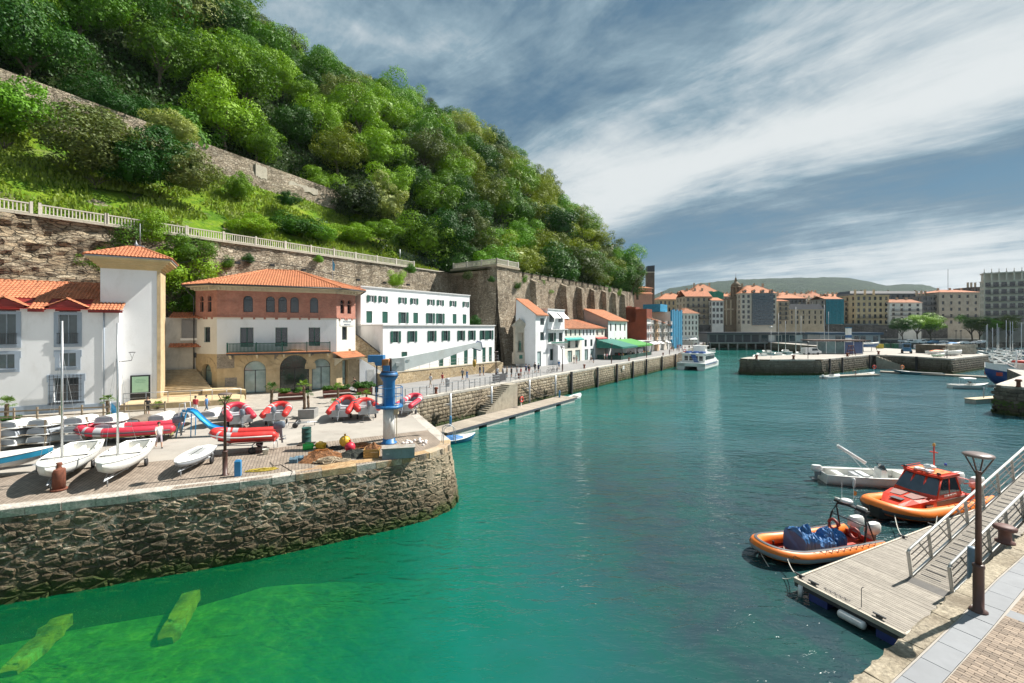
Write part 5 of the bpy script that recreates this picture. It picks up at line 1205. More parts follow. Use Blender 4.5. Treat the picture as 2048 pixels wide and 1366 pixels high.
city(1361.5,1396,629,192,'white apartment house with small dark windows and brown hipped roof at the promenade end',WCI,5,5,z0=1.2,roof='hip',roofm=TILE2,rh=2.6)
for i,(a_,b_,t_)in enumerate(((1361,1377,'beige parasol like awnings row below the white apartment house, left half'),(1379,1395,'white shop awning below the white apartment house, right half'))):
 X0,X1=(a_-1024)/F*190,(b_-1024)/F*190;one(MB().add([(0,0,3.2),(X1-X0,0,3.2),(X1-X0,-2.2,2.4),(0,-2.2,2.4)],[(0,3,2,1)]).box(0,-2.25,2.1,X1-X0,-2.18,2.42),'shop_awning',WHITEP,t_,'awning',(X0,191.8,0))
city(1371,1424,594,250,'tan stone apartment block with dark balconies left of the white glazed house',SND,5,5,balc=(1,2,3),roof='x',roofm=TILE,rh=4)
city(1424,1447,602,246,'narrow white house with glazed lower floors left of the church',WCI,4,3,roof='x',roofm=TILEO,rh=2,wf=.7)
city(1318,1376,600,300,'long orange roofed block at the foot of the wooded hill',OCR,4,7,roof='hip',roofm=TILEO,rh=4.5,z0=9)
city(1384,1436,585,320,'high block with wide orange hipped roof behind the tan block',WCI,4,6,roof='hip',roofm=TILEO,rh=6,z0=20)
ge=T('green_scaffold','emerald netted scaffold on a rooftop left of the church tower','scaffold',((1421-1024)/F*290,290,0));m=MB()
for k in range(6):m.box(k*1.45,-.1*(k%2),22,k*1.45+1.4,6,31.5-.5*(k%3))
m.build('netting',mat('green_netting',(.03,.26,.18),.7,.25,1.5,.5,6),ge)
r_,L,z=city(1482,1553,588,250,'broad block with tall dark glass front and orange roof right of the church tower',BEI,6,7,roof='hip',roofm=TILEO,rh=5,wf=.5,hf=.62,dorm=4,z0=9)
m=MB();gl=MB()
for i in range(10):
 for j in range(11):gl.box(6.2+i*1.2,-.55,8.9+j*1.62,6.2+i*1.2+1.12,-.5,8.9+j*1.62+1.5)
 m.box(6.2+i*1.2-.08,-.6,8.8,6.2+i*1.2,-.02,26.8)
gl.build('glass_front',glassmat('blue_curtain_glass',(.02,.05,.07),.08),r_);m.box(6.0,-.6,26.8,18.4,-.02,27.2);m.build('mullions',GRYC,r_)
city(1555,1578,603,255,'narrow brown stone house with black balconies right of the glass front block',SND,5,2,balc=(1,2,3,4),roof='x',roofm=TILE,rh=1.2,wf=.35)
city(1578,1648,620,258,'long low tan stone block with dark slate mansard roof',SND,3,6,roof='mansard',rh=3.2,wf=.3,hf=.66)
city(1556,1612,598,300,'grey upper block with orange roof standing behind the slate mansard block',GRYC,5,7,roof='hip',roofm=TILEO,rh=3.5,z0=12,wf=.6)
city(1612,1648,602,300,'pale flat roofed block left of the teal netting',BEI,4,4,z0=12)
r_,L,z=city(1650,1686,599,262,'corner block wrapped in teal netting with a bright orange roof',TAU,5,4,roof='x',roofm=TILEO,rh=2.2)
m=MB()
for k in range(9):m.box(-.1+k*L/9,-1.0-.1*(k%2),9.5,-.1+(k+1)*L/9-.06,-.9,z+.2)
m.build('teal_netting',mat('teal_netting',(.015,.17,.22),.7,.25,1.2,.5,5),r_)
city(1688,1714,604,275,'brown house with iron balconies between the teal netting and the ochre block',SND,5,3,balc=(1,2,3),roof='x',roofm=TILE2,rh=1.5)
city(1712,1778,591,268,'ochre block with glazed bay windows on its top floors',OCR,5,6,balc=(1,),wf=.5)
city(1779,1844,606,266,'white apartment house with faded pink roof and dark balconies',WCI,5,4,roof='x',roofm=TILE2,rh=2.2,wf=.34,balc=(1,2,3))
city(1845,1876,593,272,'dark glazed bay fronted house beside the white apartment house',GRYC,6,3,wf=.7,balc=(1,2,3,4))
city(1878,1960,586,270,'taupe stone block with red roof and a long first floor balcony',TAU,5,5,roof='hip',roofm=TILE,rh=2,wf=.3,hf=.5,balc=(1,))
city(1700,1880,588,330,'dark roofed terrace of houses seen over the harbour front roofs',GRYC,5,16,z0=12,roof='mansard',rh=2)
city(1948,1975,575,300,'dark brown tower block slice behind the beige apartment building',mat('dark_brown_city',(.14,.10,.08),.8),6,3,z0=10)
r_,L,z=city(1968,2090,563,232,'large beige apartment building with long balconies and arched loggia on top at the right edge',BEI,6,11,balc=(1,2,3,4,5),z0=9.5,wf=.7,hf=.62,skew=-.6,depth=7)
m=MB();
for i in range(12):x=i*L/12;m.box(x-.2,-.3,z+.3,x+.35,.4,z+3.9)
m.box(-.3,-.5,z+3.9,L+.3,6,z+4.5);m.box(.2,1.5,z+.3,L,6,z+3.9);m.build('loggia',BEI,r_)
for i in range(12):MB().lathe([(.22,0),(.3,.3),(.12,.6),(.1,1.4),(.2,1.6),(0,2)],6).build('finial',TAU,r_,(i*L/12+.1,0,z+4.5))
MB().box(-.5,-3.5,0,L,0,9.4).build('podium',TAU,r_)
for i in range(16):
 a_=1330+i*37+rnd.uniform(-8,8);w_=rnd.uniform(26,44);city(a_,a_+w_,rnd.uniform(586,603)if a_<1700 else rnd.uniform(592,604),300+rnd.uniform(10,70),'background town house number row behind the harbour front, '.replace(' number','')+['far left','left of the church','beside the church','right of the church','centre left','centre','centre right','right'][i//2]+[' lower',' upper'][i%2]+' one',[SND,BEI,WCI,TAU,OCR][i%5],4,int(w_/6),z0=14,roof=['hip','x'][i%2],roofm=[TILEO,TILE2,TILE][i%3],rh=2.5+i%3,name='town_house')
ct=T('church_tower','brown baroque church tower with domed belfry and finials','church',((1467-1024)/F*255,255,0))
CHS=mat('brown_church_stone',(.20,.15,.10),.85,.2,.5,.3,dirt=(.10,.075,.05),da=.5);w=5.4
def hy(y):return CH+(655-y)/F*255
m=MB();m.box(-6,0,0,-.1,10,hy(597));m.box(0,0,0,w,w,hy(596));m.box(-.3,-.3,hy(596),w+.3,w+.3,hy(593));m.build('shaft',CHS,ct)
c_=w/2;m=MB()
for k in range(8):
 t=math.pi/4*k+math.pi/8;m.cbox((c_+2.3*math.cos(t),c_+2.3*math.sin(t),(hy(593)+hy(575))/2),(.7,.7,hy(575)-hy(593)))
m.lathe([(1.7,hy(593)),(1.7,hy(575))],8,0,(c_,c_,0),False);m.lathe([(2.9,hy(575)),(3.1,hy(573.5)),(2.9,hy(572))],8,0,(c_,c_,0),False)
m.lathe([(2.6,hy(572)),(2.4,hy(568)),(1.6,hy(565)),(.9,hy(563)),(.7,hy(561)),(.8,hy(560.5)),(.5,hy(557)),(.55,hy(556)),(.2,hy(554)),(.08,hy(552)),(.05,hy(545))],10,0,(c_,c_,0));m.build('belfry',CHS,ct)
for x in(-.2,w+.2):MB().lathe([(.4,0),(.5,.5),(.2,1.2),(.3,1.6),(0,2.6)],6).build('finial',CHS,ct,(x,-.1,hy(593)))
m=MB().box(1.9,-.06,hy(640),3.5,-.002,hy(630)).box(1.9,-.06,hy(615),3.5,-.002,hy(606));m.build('belfry_opening',GLASSD,ct)
m=MB().box(-4.6,-.5,9,-4,-.002,hy(600)).box(-2,-.5,9,-1.4,-.002,hy(600)).box(-5.5,-.4,hy(620),-.2,-.002,hy(617));m.build('pilaster',SND,ct)
ph=T('pink_hill_house','salmon pink house with orange roofs at the foot of the wooded hill','house',((1262-1024)/F*205,205,0),.12)
body(ph,10.2,8,10,CH+(655-577)/F*205,[(1.5+2.2*i,21.2,2.4+2.2*i,23.4)for i in range(4)],m=PNK);[window(ph,1.5+2.2*i,21.2,2.4+2.2*i,23.4,'plain',DKMET)for i in range(4)];hip(ph,0,0,10.2,8,CH+(655-577)/F*205+.2,1.4,TILEO,tw=.5,rows=False)
m=MB().box(-1,-3,8,9,0,CH+(655-587)/F*205);m.build('lower_wing',PNK,ph);r2=MB();tileroof(r2,(-1.3,-3.5,22.9),(9.3,-3.5,22.9),(9.3,0,24.3),(-1.3,0,24.3),tw=.5,rows=False);stuff(r2.build('wing_tiles',TILEO,ph))
pt=T('slate_capped_tower','dark square stone tower with sloping slate cap behind the pink house','tower',((1295-1024)/F*212,212,0))
m=MB();zt1=CH+(655-545)/F*212;m.box(0,0,10,3.4,3.4,zt1);m.build('shaft',mat('dark_tower_stone',(.12,.10,.08),.85,.2,.6,.3),pt)
m=MB();m.box(-.15,-.15,zt1,3.55,3.55,zt1+.35);m.build('band',BEI,pt);m=MB();m.loft([[(0,0,zt1+.35),(3.4,0,zt1+.35),(3.4,3.4,zt1+.35),(0,3.4,zt1+.35)],[(.2,.3,zt1+3.2),(3.6,.3,zt1+3.5),(3.6,3.0,zt1+3.5),(.2,3.0,zt1+3.2)]]);m.build('slate_cap',mat('slate',(.045,.05,.06),.6,.2,2),pt)
m=MB();m.box(0,0,0,30,10,10.5);one(m,'church_retaining_wall',DARKW,'dark retaining wall under the pink house at the foot of the hill','wall',((1262-1024)/F*198,198,0),.2)
one(MB().box(0,0,0,22,8,12.5).box(-.1,-.1,12.5,22.1,8,12.9),'grey_roofed_block',TAU,'low grey flat block behind the blue scaffold netting','building',(66,205,0),.1)
pb=T('pier_building','long low dark roofed harbour building standing on piles over the water','building',(98.5,221,0))
L=72
m=MB();m.box(0,0,-.55,L,15,-.02);m.build('deck',mat('deck_concrete',(.30,.29,.27),.85),pb)
for k in range(15):MB().tube([(1.2+k*4.6,.6,-5),(1.2+k*4.6,.6,-.5)],.38,8).build('pile',mat('deck_concrete',(.30,.29,.27)),pb)
m=MB();m.box(.5,2,0,L-1,13,4.3);m.build('hall',mat('pier_hall_grey',(.20,.21,.22),.6),pb)
for k in range(6):MB().box(1.6+k*4.3,1.9,.2,1.6+k*4.3+3.4,1.98,3.8).build('sliding_door',mat('slate_door',(.06,.065,.075),.5),pb)
for k in range(12):f=MB().box(28+k*3.5,1.86,.3,28+k*3.5+3.1,1.98,3.7).build('window',WHITEP if k%3 else GLASS,pb);MB().box(.0,0,0,2.8,.02,3.1).build('pane',GLASS if k%4!=1 else WHITEP,f,(28.15+k*3.5,1.83,.45))
m=MB();m.box(-1,-.5,4.3,L+.5,15,5.1);m.build('roof',mat('dark_flat_roof',(.05,.06,.075),.6),pb)
m=MB()
for k in range(24):m.tube([(.2+k*3,.2,0),(.2+k*3,.2,1.1)],.04,5)
m.tube([(.2,.2,1.1),(L-1,.2,1.1)],.04,5);m.build('railing',DKMET,pb)
pb2=T('glass_pier_shelter','glass sided shelter with thin brown flat roof on the middle pier','shelter',tuple(G(1634,707.5)),-.12)
m=MB();m.box(-1.5,-1.0,3.6,13.5,6,3.95);m.build('roof',mat('brown_flat_roof',(.12,.07,.05),.6),pb2)
for k in range(6):MB().box(k*2.4,0,0,k*2.4+.14,.14,3.6).build('post',WHITEP,pb2);
for k in range(5):MB().box(k*2.4+.14,.03,.1,k*2.4+2.4,.07,3.4).build('glass_panel',[glassmat('shelter_glass',(.08,.13,.13),.05),mat('striped_blue_screen',(.10,.14,.28),.5)][k>2],pb2)
pb3=T('grey_pier_store','low grey panelled store building behind the glass shelter','building',((1640-1024)/F*190,190,0));m=MB().box(0,0,0,26,8,4.4);m.build('wall',mat('store_grey',(.33,.34,.35),.7),pb3)
MB().box(-.4,-.6,4.4,27,9,5.4).build('roof',mat('blue_black_roof',(.03,.07,.12),.5),pb3);
for k in range(8):MB().box(4+k*2.7,-.05,.4,4+k*2.7+2.2,-.002,3.8).build('panel',[GLASSD,mat('store_grey',(.33,.34,.35))][k%3==0],pb3)
# trees and plants
LB=leafmat('bright_leaves',(.03,.10,.006),(.20,.36,.014))
LM=leafmat('mid_green_leaves',(.02,.085,.008),(.13,.30,.015))
LY=leafmat('olive_yellow_leaves',(.05,.085,.010),(.25,.31,.024))
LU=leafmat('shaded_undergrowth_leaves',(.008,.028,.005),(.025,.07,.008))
LD=leafmat('dark_evergreen_leaves',(.022,.045,.014),(.11,.15,.045),.15)
LG=leafmat('grey_green_leaves',(.09,.125,.03),(.32,.37,.11),.2)
def crown_mesh(name,seed,m,nc=34,per=150,leaf=.38,flat=.8,spread=1.,gap=.0,cl=(.24,.40)):
 "unit crown: clumps of leaf sized faces through and round an uneven volume of radius 1"
 g=np.random.default_rng(seed);V_,N_=[],[]
 lobes=g.normal(size=(6,3));lobes/=np.linalg.norm(lobes,axis=1)[:,None]
 for c in range(nc):
  d=g.normal(size=3);d/=np.linalg.norm(d);d[2]=d[2]*.85+.18
  k=1+.3*np.max(lobes@d)-.2;rr=g.uniform(.55,.88)*k*spread if c%6 else g.uniform(.0,.45)
  cen=d*rr*np.array([1,1,flat]);cr=g.uniform(*cl)*(.8+.5*(c%3==0))
  n=int(per*(cr/.3)**2);u=g.normal(size=(n,3));u[:,2]+=.25;u+=d*.35;u/=np.linalg.norm(u,axis=1)[:,None]
  rad=cr*(1-.22*g.random((n,1))**2)*(1+.16*np.sin(u[:,:1]*9+c)*np.cos(u[:,1:2]*8)+.1*np.sin(u[:,2:]*13+c))
  sp_=g.random((n,1))<.08;rad=np.where(sp_,rad*g.uniform(1.05,1.3,(n,1)),rad)
  V_.append(cen+u*rad*np.array([1,1,.8]));N_.append(u+g.normal(size=(n,3))*.34+np.array([0,0,.25]))
 q_=g.normal(size=(260,3));q_/=np.linalg.norm(q_,axis=1)[:,None];V_.append(q_*g.uniform(.1,.58,(260,1))*np.array([1,1,flat]));N_.append(q_)
 P=np.vstack(V_);Nn=np.vstack(N_);Nn/=np.linalg.norm(Nn,axis=1)[:,None];n=len(P)
 a=np.cross(Nn,g.normal(size=(n,3)));a/=np.linalg.norm(a,axis=1)[:,None];b=np.cross(Nn,a);s=leaf*g.uniform(.55,1.15,(n,1))*.5;s[-260:]=.12
 q=np.stack([P-a*s,P-b*s*.55,P+a*s,P+b*s*.55],axis=1).reshape(-1,3)
 me=bpy.data.meshes.new(name);me.vertices.add(4*n);me.vertices.foreach_set('co',q.ravel());me.loops.add(4*n);me.loops.foreach_set('vertex_index',np.arange(4*n,dtype=np.int32))
 me.polygons.add(n);me.polygons.foreach_set('loop_start',np.arange(0,4*n,4,dtype=np.int32));me.polygons.foreach_set('loop_total',np.full(n,4,dtype=np.int32))
 me.materials.append(m);me.update();me.validate();return me
def limbs_mesh(seed,m=BARK,low=.0):
 r=random.Random(seed);t=MB();top=V(r.uniform(-.05,.05),r.uniform(-.05,.05),.45)
 t.tube([(0,0,-.25),(.01,0,.0),(top.x*.5,top.y*.5,.25),top],[.055,.042,.034,.028],7)
 for k in range(6):
  a=k*1.05+r.uniform(-.3,.3);e=top+V(math.cos(a)*.42,math.sin(a)*.42,r.uniform(.2,.5));t.tube([top-V(0,0,r.uniform(0,.15)),(top+e)/2+V(0,0,.05),e],[.024,.016,.006],5)
 return t.mesh('trunk',m)
kinds={'bright':([crown_mesh('crown',100+i,LB,34,340,.066)for i in range(3)],'bright green broadleaf tree in the wood that covers the hill'),'mid':([crown_mesh('crown',110+i,LM,30,370,.064,.85)for i in range(3)],'mid green bushy tree in the wood that covers the hill'),'yellow':([crown_mesh('crown',120+i,LY,42,290,.060,1.1,cl=(.2,.32))for i in range(3)],'tall olive yellow tree in the wood above the battlemented wall'),'dark':([crown_mesh('crown',130+i,LD,34,350,.062,.85)for i in range(2)],'dark evergreen tree in the wood that covers the hill'),'grey':([crown_mesh('crown',140+i,LG,36,340,.064)for i in range(2)],'pale grey green tree in the wood that covers the hill')}
trunks=[limbs_mesh(i)for i in range(3)]
def tree(kind,p,R_,H_,label=None,group='trees of the wood on the hill',name='broadleaf_tree',i=0,cat='tree',tm=None):
 cr,lab=kinds[kind];o=T(name,label or lab,cat,tuple(p),rnd.uniform(0,6.28),group)
 OB('crown',cr[i%len(cr)],o,(0,0,H_-R_*.95),rot=(rnd.uniform(-.15,.15),rnd.uniform(-.15,.15),0),sc=(R_,R_*rnd.uniform(.9,1.1),R_*rnd.uniform(.85,1.1)))
 OB('trunk',tm or trunks[i%3],o,(0,0,0),sc=(H_*.7,H_*.7,H_*.62));return o
cand=[]
def px_of(p):return 1024+F*p.x/p.y,655-F*(p.z-CH)/p.y
r=random.Random(77)
for s in np.arange(-7,100,7.6):
 for t in np.arange(-60,212,8.0):
  s_=s+r.uniform(-2.2,2.2);t_=t+r.uniform(-2.4,2.4)
  lim=np.interp(t_,[0,46,60,66],[21,21,9,-8]);
  if s_<lim or s_<smin(t_)+3:continue
  if s_<2 and t_>140 and r.random()<.0:continue
  p=hp(s_,t_);
  if p.y<5:continue
  x,y=px_of(p+V(0,0,9))
  if x<-90 or x>1300 or y<-130:continue
  hid=False
  for k in np.linspace(.35,.93,14):
   q=V(0,0,CH).lerp(p+V(0,0,12),k);dx=q.x+51;dy=q.y-44;tq=dx*.6+dy*.8;sq=-dx*.8+dy*.6
   if sq>1 and hill(sq,tq)+3>q.z:hid=True;break
  if hid:continue
  cand.append((p,s_,t_,x,y))
print('trees',len(cand))
cand.sort(key=lambda c:c[0].length)
for i,(p,s_,t_,x,y)in enumerate(cand[:300]):
 k=r.random();zone=noise.noise((p.x*.03,p.y*.03,p.z*.03))
 if x>930 and x<1195 and t_>75:kd='yellow' if k<.6 else('mid' if k<.9 else 'bright')
 elif x>=1195:kd='mid' if k<.6 else('yellow' if k<.85 else 'dark')
 else:kd='bright' if k<.5+zone*.5 else('mid' if k<.80 else('dark' if k<.84 else('grey' if k<.90 else 'yellow')))
 R_=r.uniform(4.6,7.6)*(1.12 if x<500 else 1);H_=R_*r.uniform(1.25,2.1)
 if t_>72 and s_<30:H_*=1.15;R_*=1.1
 zn=('on the skyline at the top of the picture' if y<60 else 'above the old slope wall' if x<520 and y>180 else 'high on the slope above the old wall' if x<520 else 'behind the forked tree and oaks' if x<780 and y>300 else 'on the middle of the slope' if x<780 else 'above the bastion' if x<1030 else 'above the near battlements' if x<1130 else 'above the middle battlements' if x<1200 else 'above the far battlements')
 tree(kd,p-V(0,0,.5),R_,H_,kinds[kd][1].split(' in the wood')[0]+' in the wood, '+zn,i=r.randrange(6))
ncand=len(cand)
ug=[]
g=MB();rr=random.Random(9)
unit=crown_mesh('shrub_clump',160,LM,10,60,.16,.7)
DN={'grey':[crown_mesh('crown',300+i,LG,60,280,.078,.85,cl=(.19,.29))for i in range(2)],'mid':[crown_mesh('crown',310+i,LM,60,280,.078,.85,cl=(.19,.29))for i in range(2)],'dark':[crown_mesh('crown',320,LD,60,280,.078,.85,cl=(.19,.29))],'bright':[crown_mesh('crown',330+i,LB,60,280,.075,.8,cl=(.19,.29))for i in range(2)]}
def bush(kind,px,py,s,R_,sz,label,name='bush',i=0,cat='bush',group=None,ptx=None):
 R_*=.95
 "px, py picks the direction, s the distance behind the rampart railing"
 rx=(px-1024)/F;o=h0+hn*s;t=(rx*o.y-o.x)/(hd.x-rx*hd.y);p=hp(s,t);z=CH+(655-py)/F*p.y
 o=T(name,label,cat,(p.x,p.y,p.z-.3),rnd.uniform(0,6),group);cr=DN[kind]
 OB('crown',cr[i%len(cr)],o,(0,0,max(z-p.z+.3,R_*sz*.68)),sc=(R_,R_,R_*sz));OB('trunk',trunks[i%3],o,(0,0,-.5 if 'limbs' not in label else 0),sc=(R_*(1.5 if 'limbs' in label else.5),)*3);return o
D_=[('grey',190,300,8,6.4,.85,'large grey green holm oak bush on the grassy slope, leftmost of the big cluster'),('mid',265,335,6.5,4.6,.9,'dark green bush in the middle of the big cluster on the grassy slope'),('mid',315,318,7.5,4.9,1.1,'rounded green bush in the big slope cluster, partly before the old wall'),('grey',340,262,12,3.8,.8,'small grey green crown rising above the slope cluster against the old wall'),('grey',372,350,6,4.3,.95,'grey green bush closing the right end of the big slope cluster'),('mid',5,215,12,5.2,1.0,'dark round evergreen cut by the left picture edge above the railing'),('bright',505,455,3,3.6,.6,'low spreading bush beside the railing, left of the small dark tree'),('mid',590,455,5,5.0,.6,'broad low green bush on the slope behind the railing'),('mid',640,470,3.5,3.2,.6,'low green bush by the railing at the foot of the diagonal wall'),('bright',478,375,12,2.4,1.3,'slim leafy sapling before the end of the old rampart wall'),('mid',575,400,11,2.3,.8,'small dark round tree standing alone on the grassy slope'),('dark',715,405,14,5.5,1.05,'dark evergreen oak left of the grey crowned oak'),('grey',768,405,13,5.6,1.15,'dull grey brown crowned oak above the umbrella shaped tree'),('bright',705,470,6,4.4,.6,'bright green umbrella shaped tree behind the railing, left half'),('bright',765,462,6.5,4.2,.6,'bright green umbrella shaped tree behind the railing, right half'),('bright',870,415,13,6.3,.95,'fine leaved tree with bare forking limbs above the fence'),('grey',940,460,5,4.6,1.2,'pale flowering evergreen above the bastion railing'),('dark',905,470,6,4.6,1.2,'dark evergreen between the forked tree and the bastion')]
for i,(k,px,py,s,R_,sz,lab)in enumerate(D_):bush(k,px,py,s,R_,sz,lab,name='slope_tree' if py<430 else 'bush',i=i,cat='tree' if R_>4 else 'bush')
p=V((345-1024)/F*55,55,0);o=T('rock_tree','light green tree growing from the rock right behind the slim white tower','tree',(p.x,p.y,12),.4)
for k,(dx,dz,R_)in enumerate(((-4.5,4.2,3.6),(0,2.0,4.2),(2.4,-1.2,3.4),(-2,7.0,3.0),(1.5,5,2.8))):OB('crown',kinds['bright'][0][k%3],o,(dx,0,dz),sc=(R_,R_,R_))
OB('trunk',trunks[0],o,(0,1,-2),sc=(6,6,8))
def wplant(px,py,Y,R_,kind,label):
 p=V((px-1024)/F*Y,Y,CH+(655-py)/F*Y);o=OB('wall_shrub',kinds[kind][0][0],None,tuple(p),rnd.uniform(0,6),sc=(R_,R_*.7,R_*.9));tag(o,label,'shrub')
for a in((68,488,51,1.1,'bright','small fern tuft on the rock wall at the far left'),(110,537,50,1.8,'bright','green shrub at the rock foot above the left tile roof'),(155,540,50,1.7,'mid','green shrub beside the slim tower, on the rock'),(25,540,49,1.2,'bright','little shrub behind the left tile roof edge'),(795,562,78,2.1,'bright','yellow green shrub on the rampart above the white building'),(824,540,80,1.3,'mid','small dark shrub hanging on the rampart wall'),(935,553,87,1.3,'dark','ivy patch hanging in the bastion recess'),(953,645,84,1.6,'mid','bush at the foot of the bastion behind the white building'),(1036,573,92,1.1,'bright','tuft on the bright face corner of the bastion'),(1045,560,97,1.7,'mid','shrub on top of the first bay of the battlemented wall'),(1080,565,103,1.4,'mid','second shrub on the battlemented wall'),(1112,600,112,3.6,'bright','leafy tree growing from the foot of the battlemented wall'),(1137,572,116,1.4,'mid','third shrub along the battlements'),(1160,575,121,1.1,'bright','fourth tuft along the battlements'),(1212,580,132,1.6,'mid','shrub near the far end of the battlements'),(180,528,50,2.2,'bright','leafy shrub on the rock just left of the slim tower'),(60,500,50,1.4,'mid','fern clump on the cliff face above the left roof'),(500,520,62,1.0,'mid','tuft on the rampart above the brick house roof, left'),(455,528,60,1.3,'bright','low shrub on the rock shelf above the brick house'),(640,520,70,.9,'mid','tuft near the rampart top above the long white building'),(1065,575,100,1.6,'bright','hanging shrub in the second bay of the battlements'),(1095,585,106,1.5,'mid','creeper patch left of the leafy tree on the battlements'),(1180,585,124,1.5,'bright','creeper on the fourth buttress of the battlements'),(1196,578,128,1.3,'mid','creeper on the fifth buttress of the battlements'),(1235,588,138,2.0,'bright','creeper near the seventh buttress'),(985,560,86.5,.9,'mid','small tuft on the shaded face of the bastion'),(700,558,76,1.2,'bright','tuft on the rampart behind the gap of the two white blocks')):wplant(*a)
for i,(px,py,Y,R_,k)in enumerate(((1262,560,150,4.5,'yellow'),(1245,555,148,4.5,'mid'),(1225,548,146,5,'yellow'),(1275,545,170,5.5,'mid'),(1255,520,168,6,'mid'))):
 X=(px-1024)/F*Y;z=CH+(655-py)/F*Y;o=T('broadleaf_tree','olive green tree hanging over the far end of the battlemented wall','tree',(X,Y,z-R_*1.5),i,'trees at the far end of the battlements');OB('crown',kinds[k][0][i%3],o,(0,0,R_*1.5),sc=(R_,R_,R_*1.1));OB('trunk',trunks[0],o,(0,0,0),sc=(9,9,9))
for(px,py,Y,R_,k,lab)in((1806,652,222,6.6,'bright','flat topped pine on the harbour car park, leftmost'),(1835,647,224,7.4,'bright','dense green pine in the middle of the car park group'),(1862,647,226,7.6,'bright','broad green pine at the right of the car park group'),(1945,645,228,6.4,'mid','dark green plane tree before the beige apartment building'),(1958,653,222,5.4,'yellow','yellow green tamarisk, first from the pines'),(1985,651,222,5.,'mid','green tree between two yellow tamarisks'),(2015,649,220,6.6,'yellow','large yellow green tamarisk before the beige apartment building'),(2040,655,226,4,'dark','dark tree behind the tamarisk at the right edge')):
 X=(px-1024)/F*Y;z=CH+(655-py)/F*Y;o=T('city_tree',lab,'tree',(X,Y,0),rnd.uniform(0,6));OB('crown',kinds[k][0][rnd.randrange(3 if k!='dark' else 2)],o,(0,0,z),sc=(R_,R_,R_*.72));OB('trunk',trunks[1],o,(0,0,0),sc=(z*.9,z*.9,z*1.1))
def scatter_leaves(name,m,n,f,size,seed,flat=False):
 g=np.random.default_rng(seed);P=[]
 for i in range(n):
  q=f(g)
  if q is None:continue
  P.append(q)
 P=np.array(P);n=len(P);a=g.normal(size=(n,3));a[:,2]*=.2;a/=np.linalg.norm(a,axis=1)[:,None];s=size*g.uniform(.5,1.3,(n,1));up=np.array([0,0,1])*s*g.uniform(.7,1.5,(n,1))+g.normal(size=(n,3))*s*.3
 if flat:b=g.normal(size=(n,3));b[:,2]*=.5;a[:,2]*=2;up=np.cross(a,b);up/=np.linalg.norm(up,axis=1)[:,None];up=up*s*.7;P=P-up/2
 q=np.stack([P-a*s*.35,P+a*s*.35,P+a*s*.2+up,P-a*s*.2+up],axis=1).reshape(-1,3);me=bpy.data.meshes.new(name);me.from_pydata(q.tolist(),[],np.arange(4*n).reshape(-1,4).tolist());me.materials.append(m);return me
GR=leafmat('slope_grass_blades',(.05,.12,.012),(.22,.29,.035),.3)
def fg(g):
 t=g.uniform(-45,60);s=g.uniform(.3,17.5 if t<48 else 9)
 if noise.noise((s*.25,t*.18,3))<-.15:return None
 p=hp(s,t);return(p.x,p.y,p.z+1.1*noise.noise((p.x*.12,p.y*.12,s*.1))-.1+.3)
gm_=scatter_leaves('grass',GR,45000,fg,.32,4);o=OB('grass',gm_);o['kind']='stuff'
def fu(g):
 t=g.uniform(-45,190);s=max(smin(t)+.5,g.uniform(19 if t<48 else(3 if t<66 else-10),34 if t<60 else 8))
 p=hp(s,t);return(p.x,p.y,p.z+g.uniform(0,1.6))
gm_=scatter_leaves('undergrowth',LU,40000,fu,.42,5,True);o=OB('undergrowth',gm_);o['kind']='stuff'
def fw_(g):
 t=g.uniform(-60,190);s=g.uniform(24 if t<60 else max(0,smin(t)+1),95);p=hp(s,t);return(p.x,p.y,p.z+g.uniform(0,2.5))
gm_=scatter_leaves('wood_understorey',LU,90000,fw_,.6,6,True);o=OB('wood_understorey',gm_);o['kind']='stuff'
# railings on the rampart
RW=mat('pale_railing_concrete',(.56,.52,.45),.8,.08,3,.15)
def railing(A,B,label,n=None,name='promenade_railing',H=1.15):
 A=Vector(A);B=Vector(B);d=B-A;L=d.xy.length;sl_=(B.z-A.z)/L;root=T(name,label,'railing',tuple(A),rot2(d),None)
 mb=MB();
 def bar(z0,z1,w):mb.add([(0,-w,z0),(L,-w,z0+sl_*L),(L,w,z0+sl_*L),(0,w,z0),(0,-w,z1),(L,-w,z1+sl_*L),(L,w,z1+sl_*L),(0,w,z1)],[(0,3,2,1),(4,5,6,7),(0,1,5,4),(1,2,6,5),(2,3,7,6),(3,0,4,7)])
 bar(.1,.2,.06);bar(H-.12,H,.07);mb.build('rails',RW,root);k=max(1,round(L/4));pm_=MB().box(-.11,-.11,0,.11,.11,H+.15).mesh('post',RW)
 for i in range(k+1):OB('post',pm_,root,(L*i/k,0,sl_*L*i/k))
 b=MB();nb__=int(L/.28)
 for i in range(nb__):x=(i+.5)*L/nb__;b.box(x-.045,-.035,.2+sl_*x,x+.045,.035,H-.12+sl_*x)
 stuff(b.build('balusters',RW,root));return root
def rp(t,s=.1,z=RZ+.07):p=h0+hd*t+hn*s;return(p.x,p.y,z)
segs=[(-30,-14,'leftmost'),(-13.9,2.0,'second from the left'),(2.6,7.8,'third, on the corbelled bay'),(7.9,15.5,'fourth, partly behind the tower tree'),(15.6,28,'fifth, above the brick house'),(28.1,40,'sixth, where a walker stands'),(40.1,53,'last one before the bastion')]
for a,b,lab in segs:railing(rp(a),rp(b),'pale slatted railing on top of the high rampart, '+lab)
pb_=lambda x,y:tuple((C@V(x,y,20.02)))
railing(pb_(.1,12),pb_(.1,.1),'pale slatted railing along the left side of the bastion terrace');railing(pb_(.1,.1),pb_(7.3,.1),'pale slatted railing along the harbour side of the bastion terrace')
ANGF=mat('fence_mesh',(.10,.14,.12),.7)
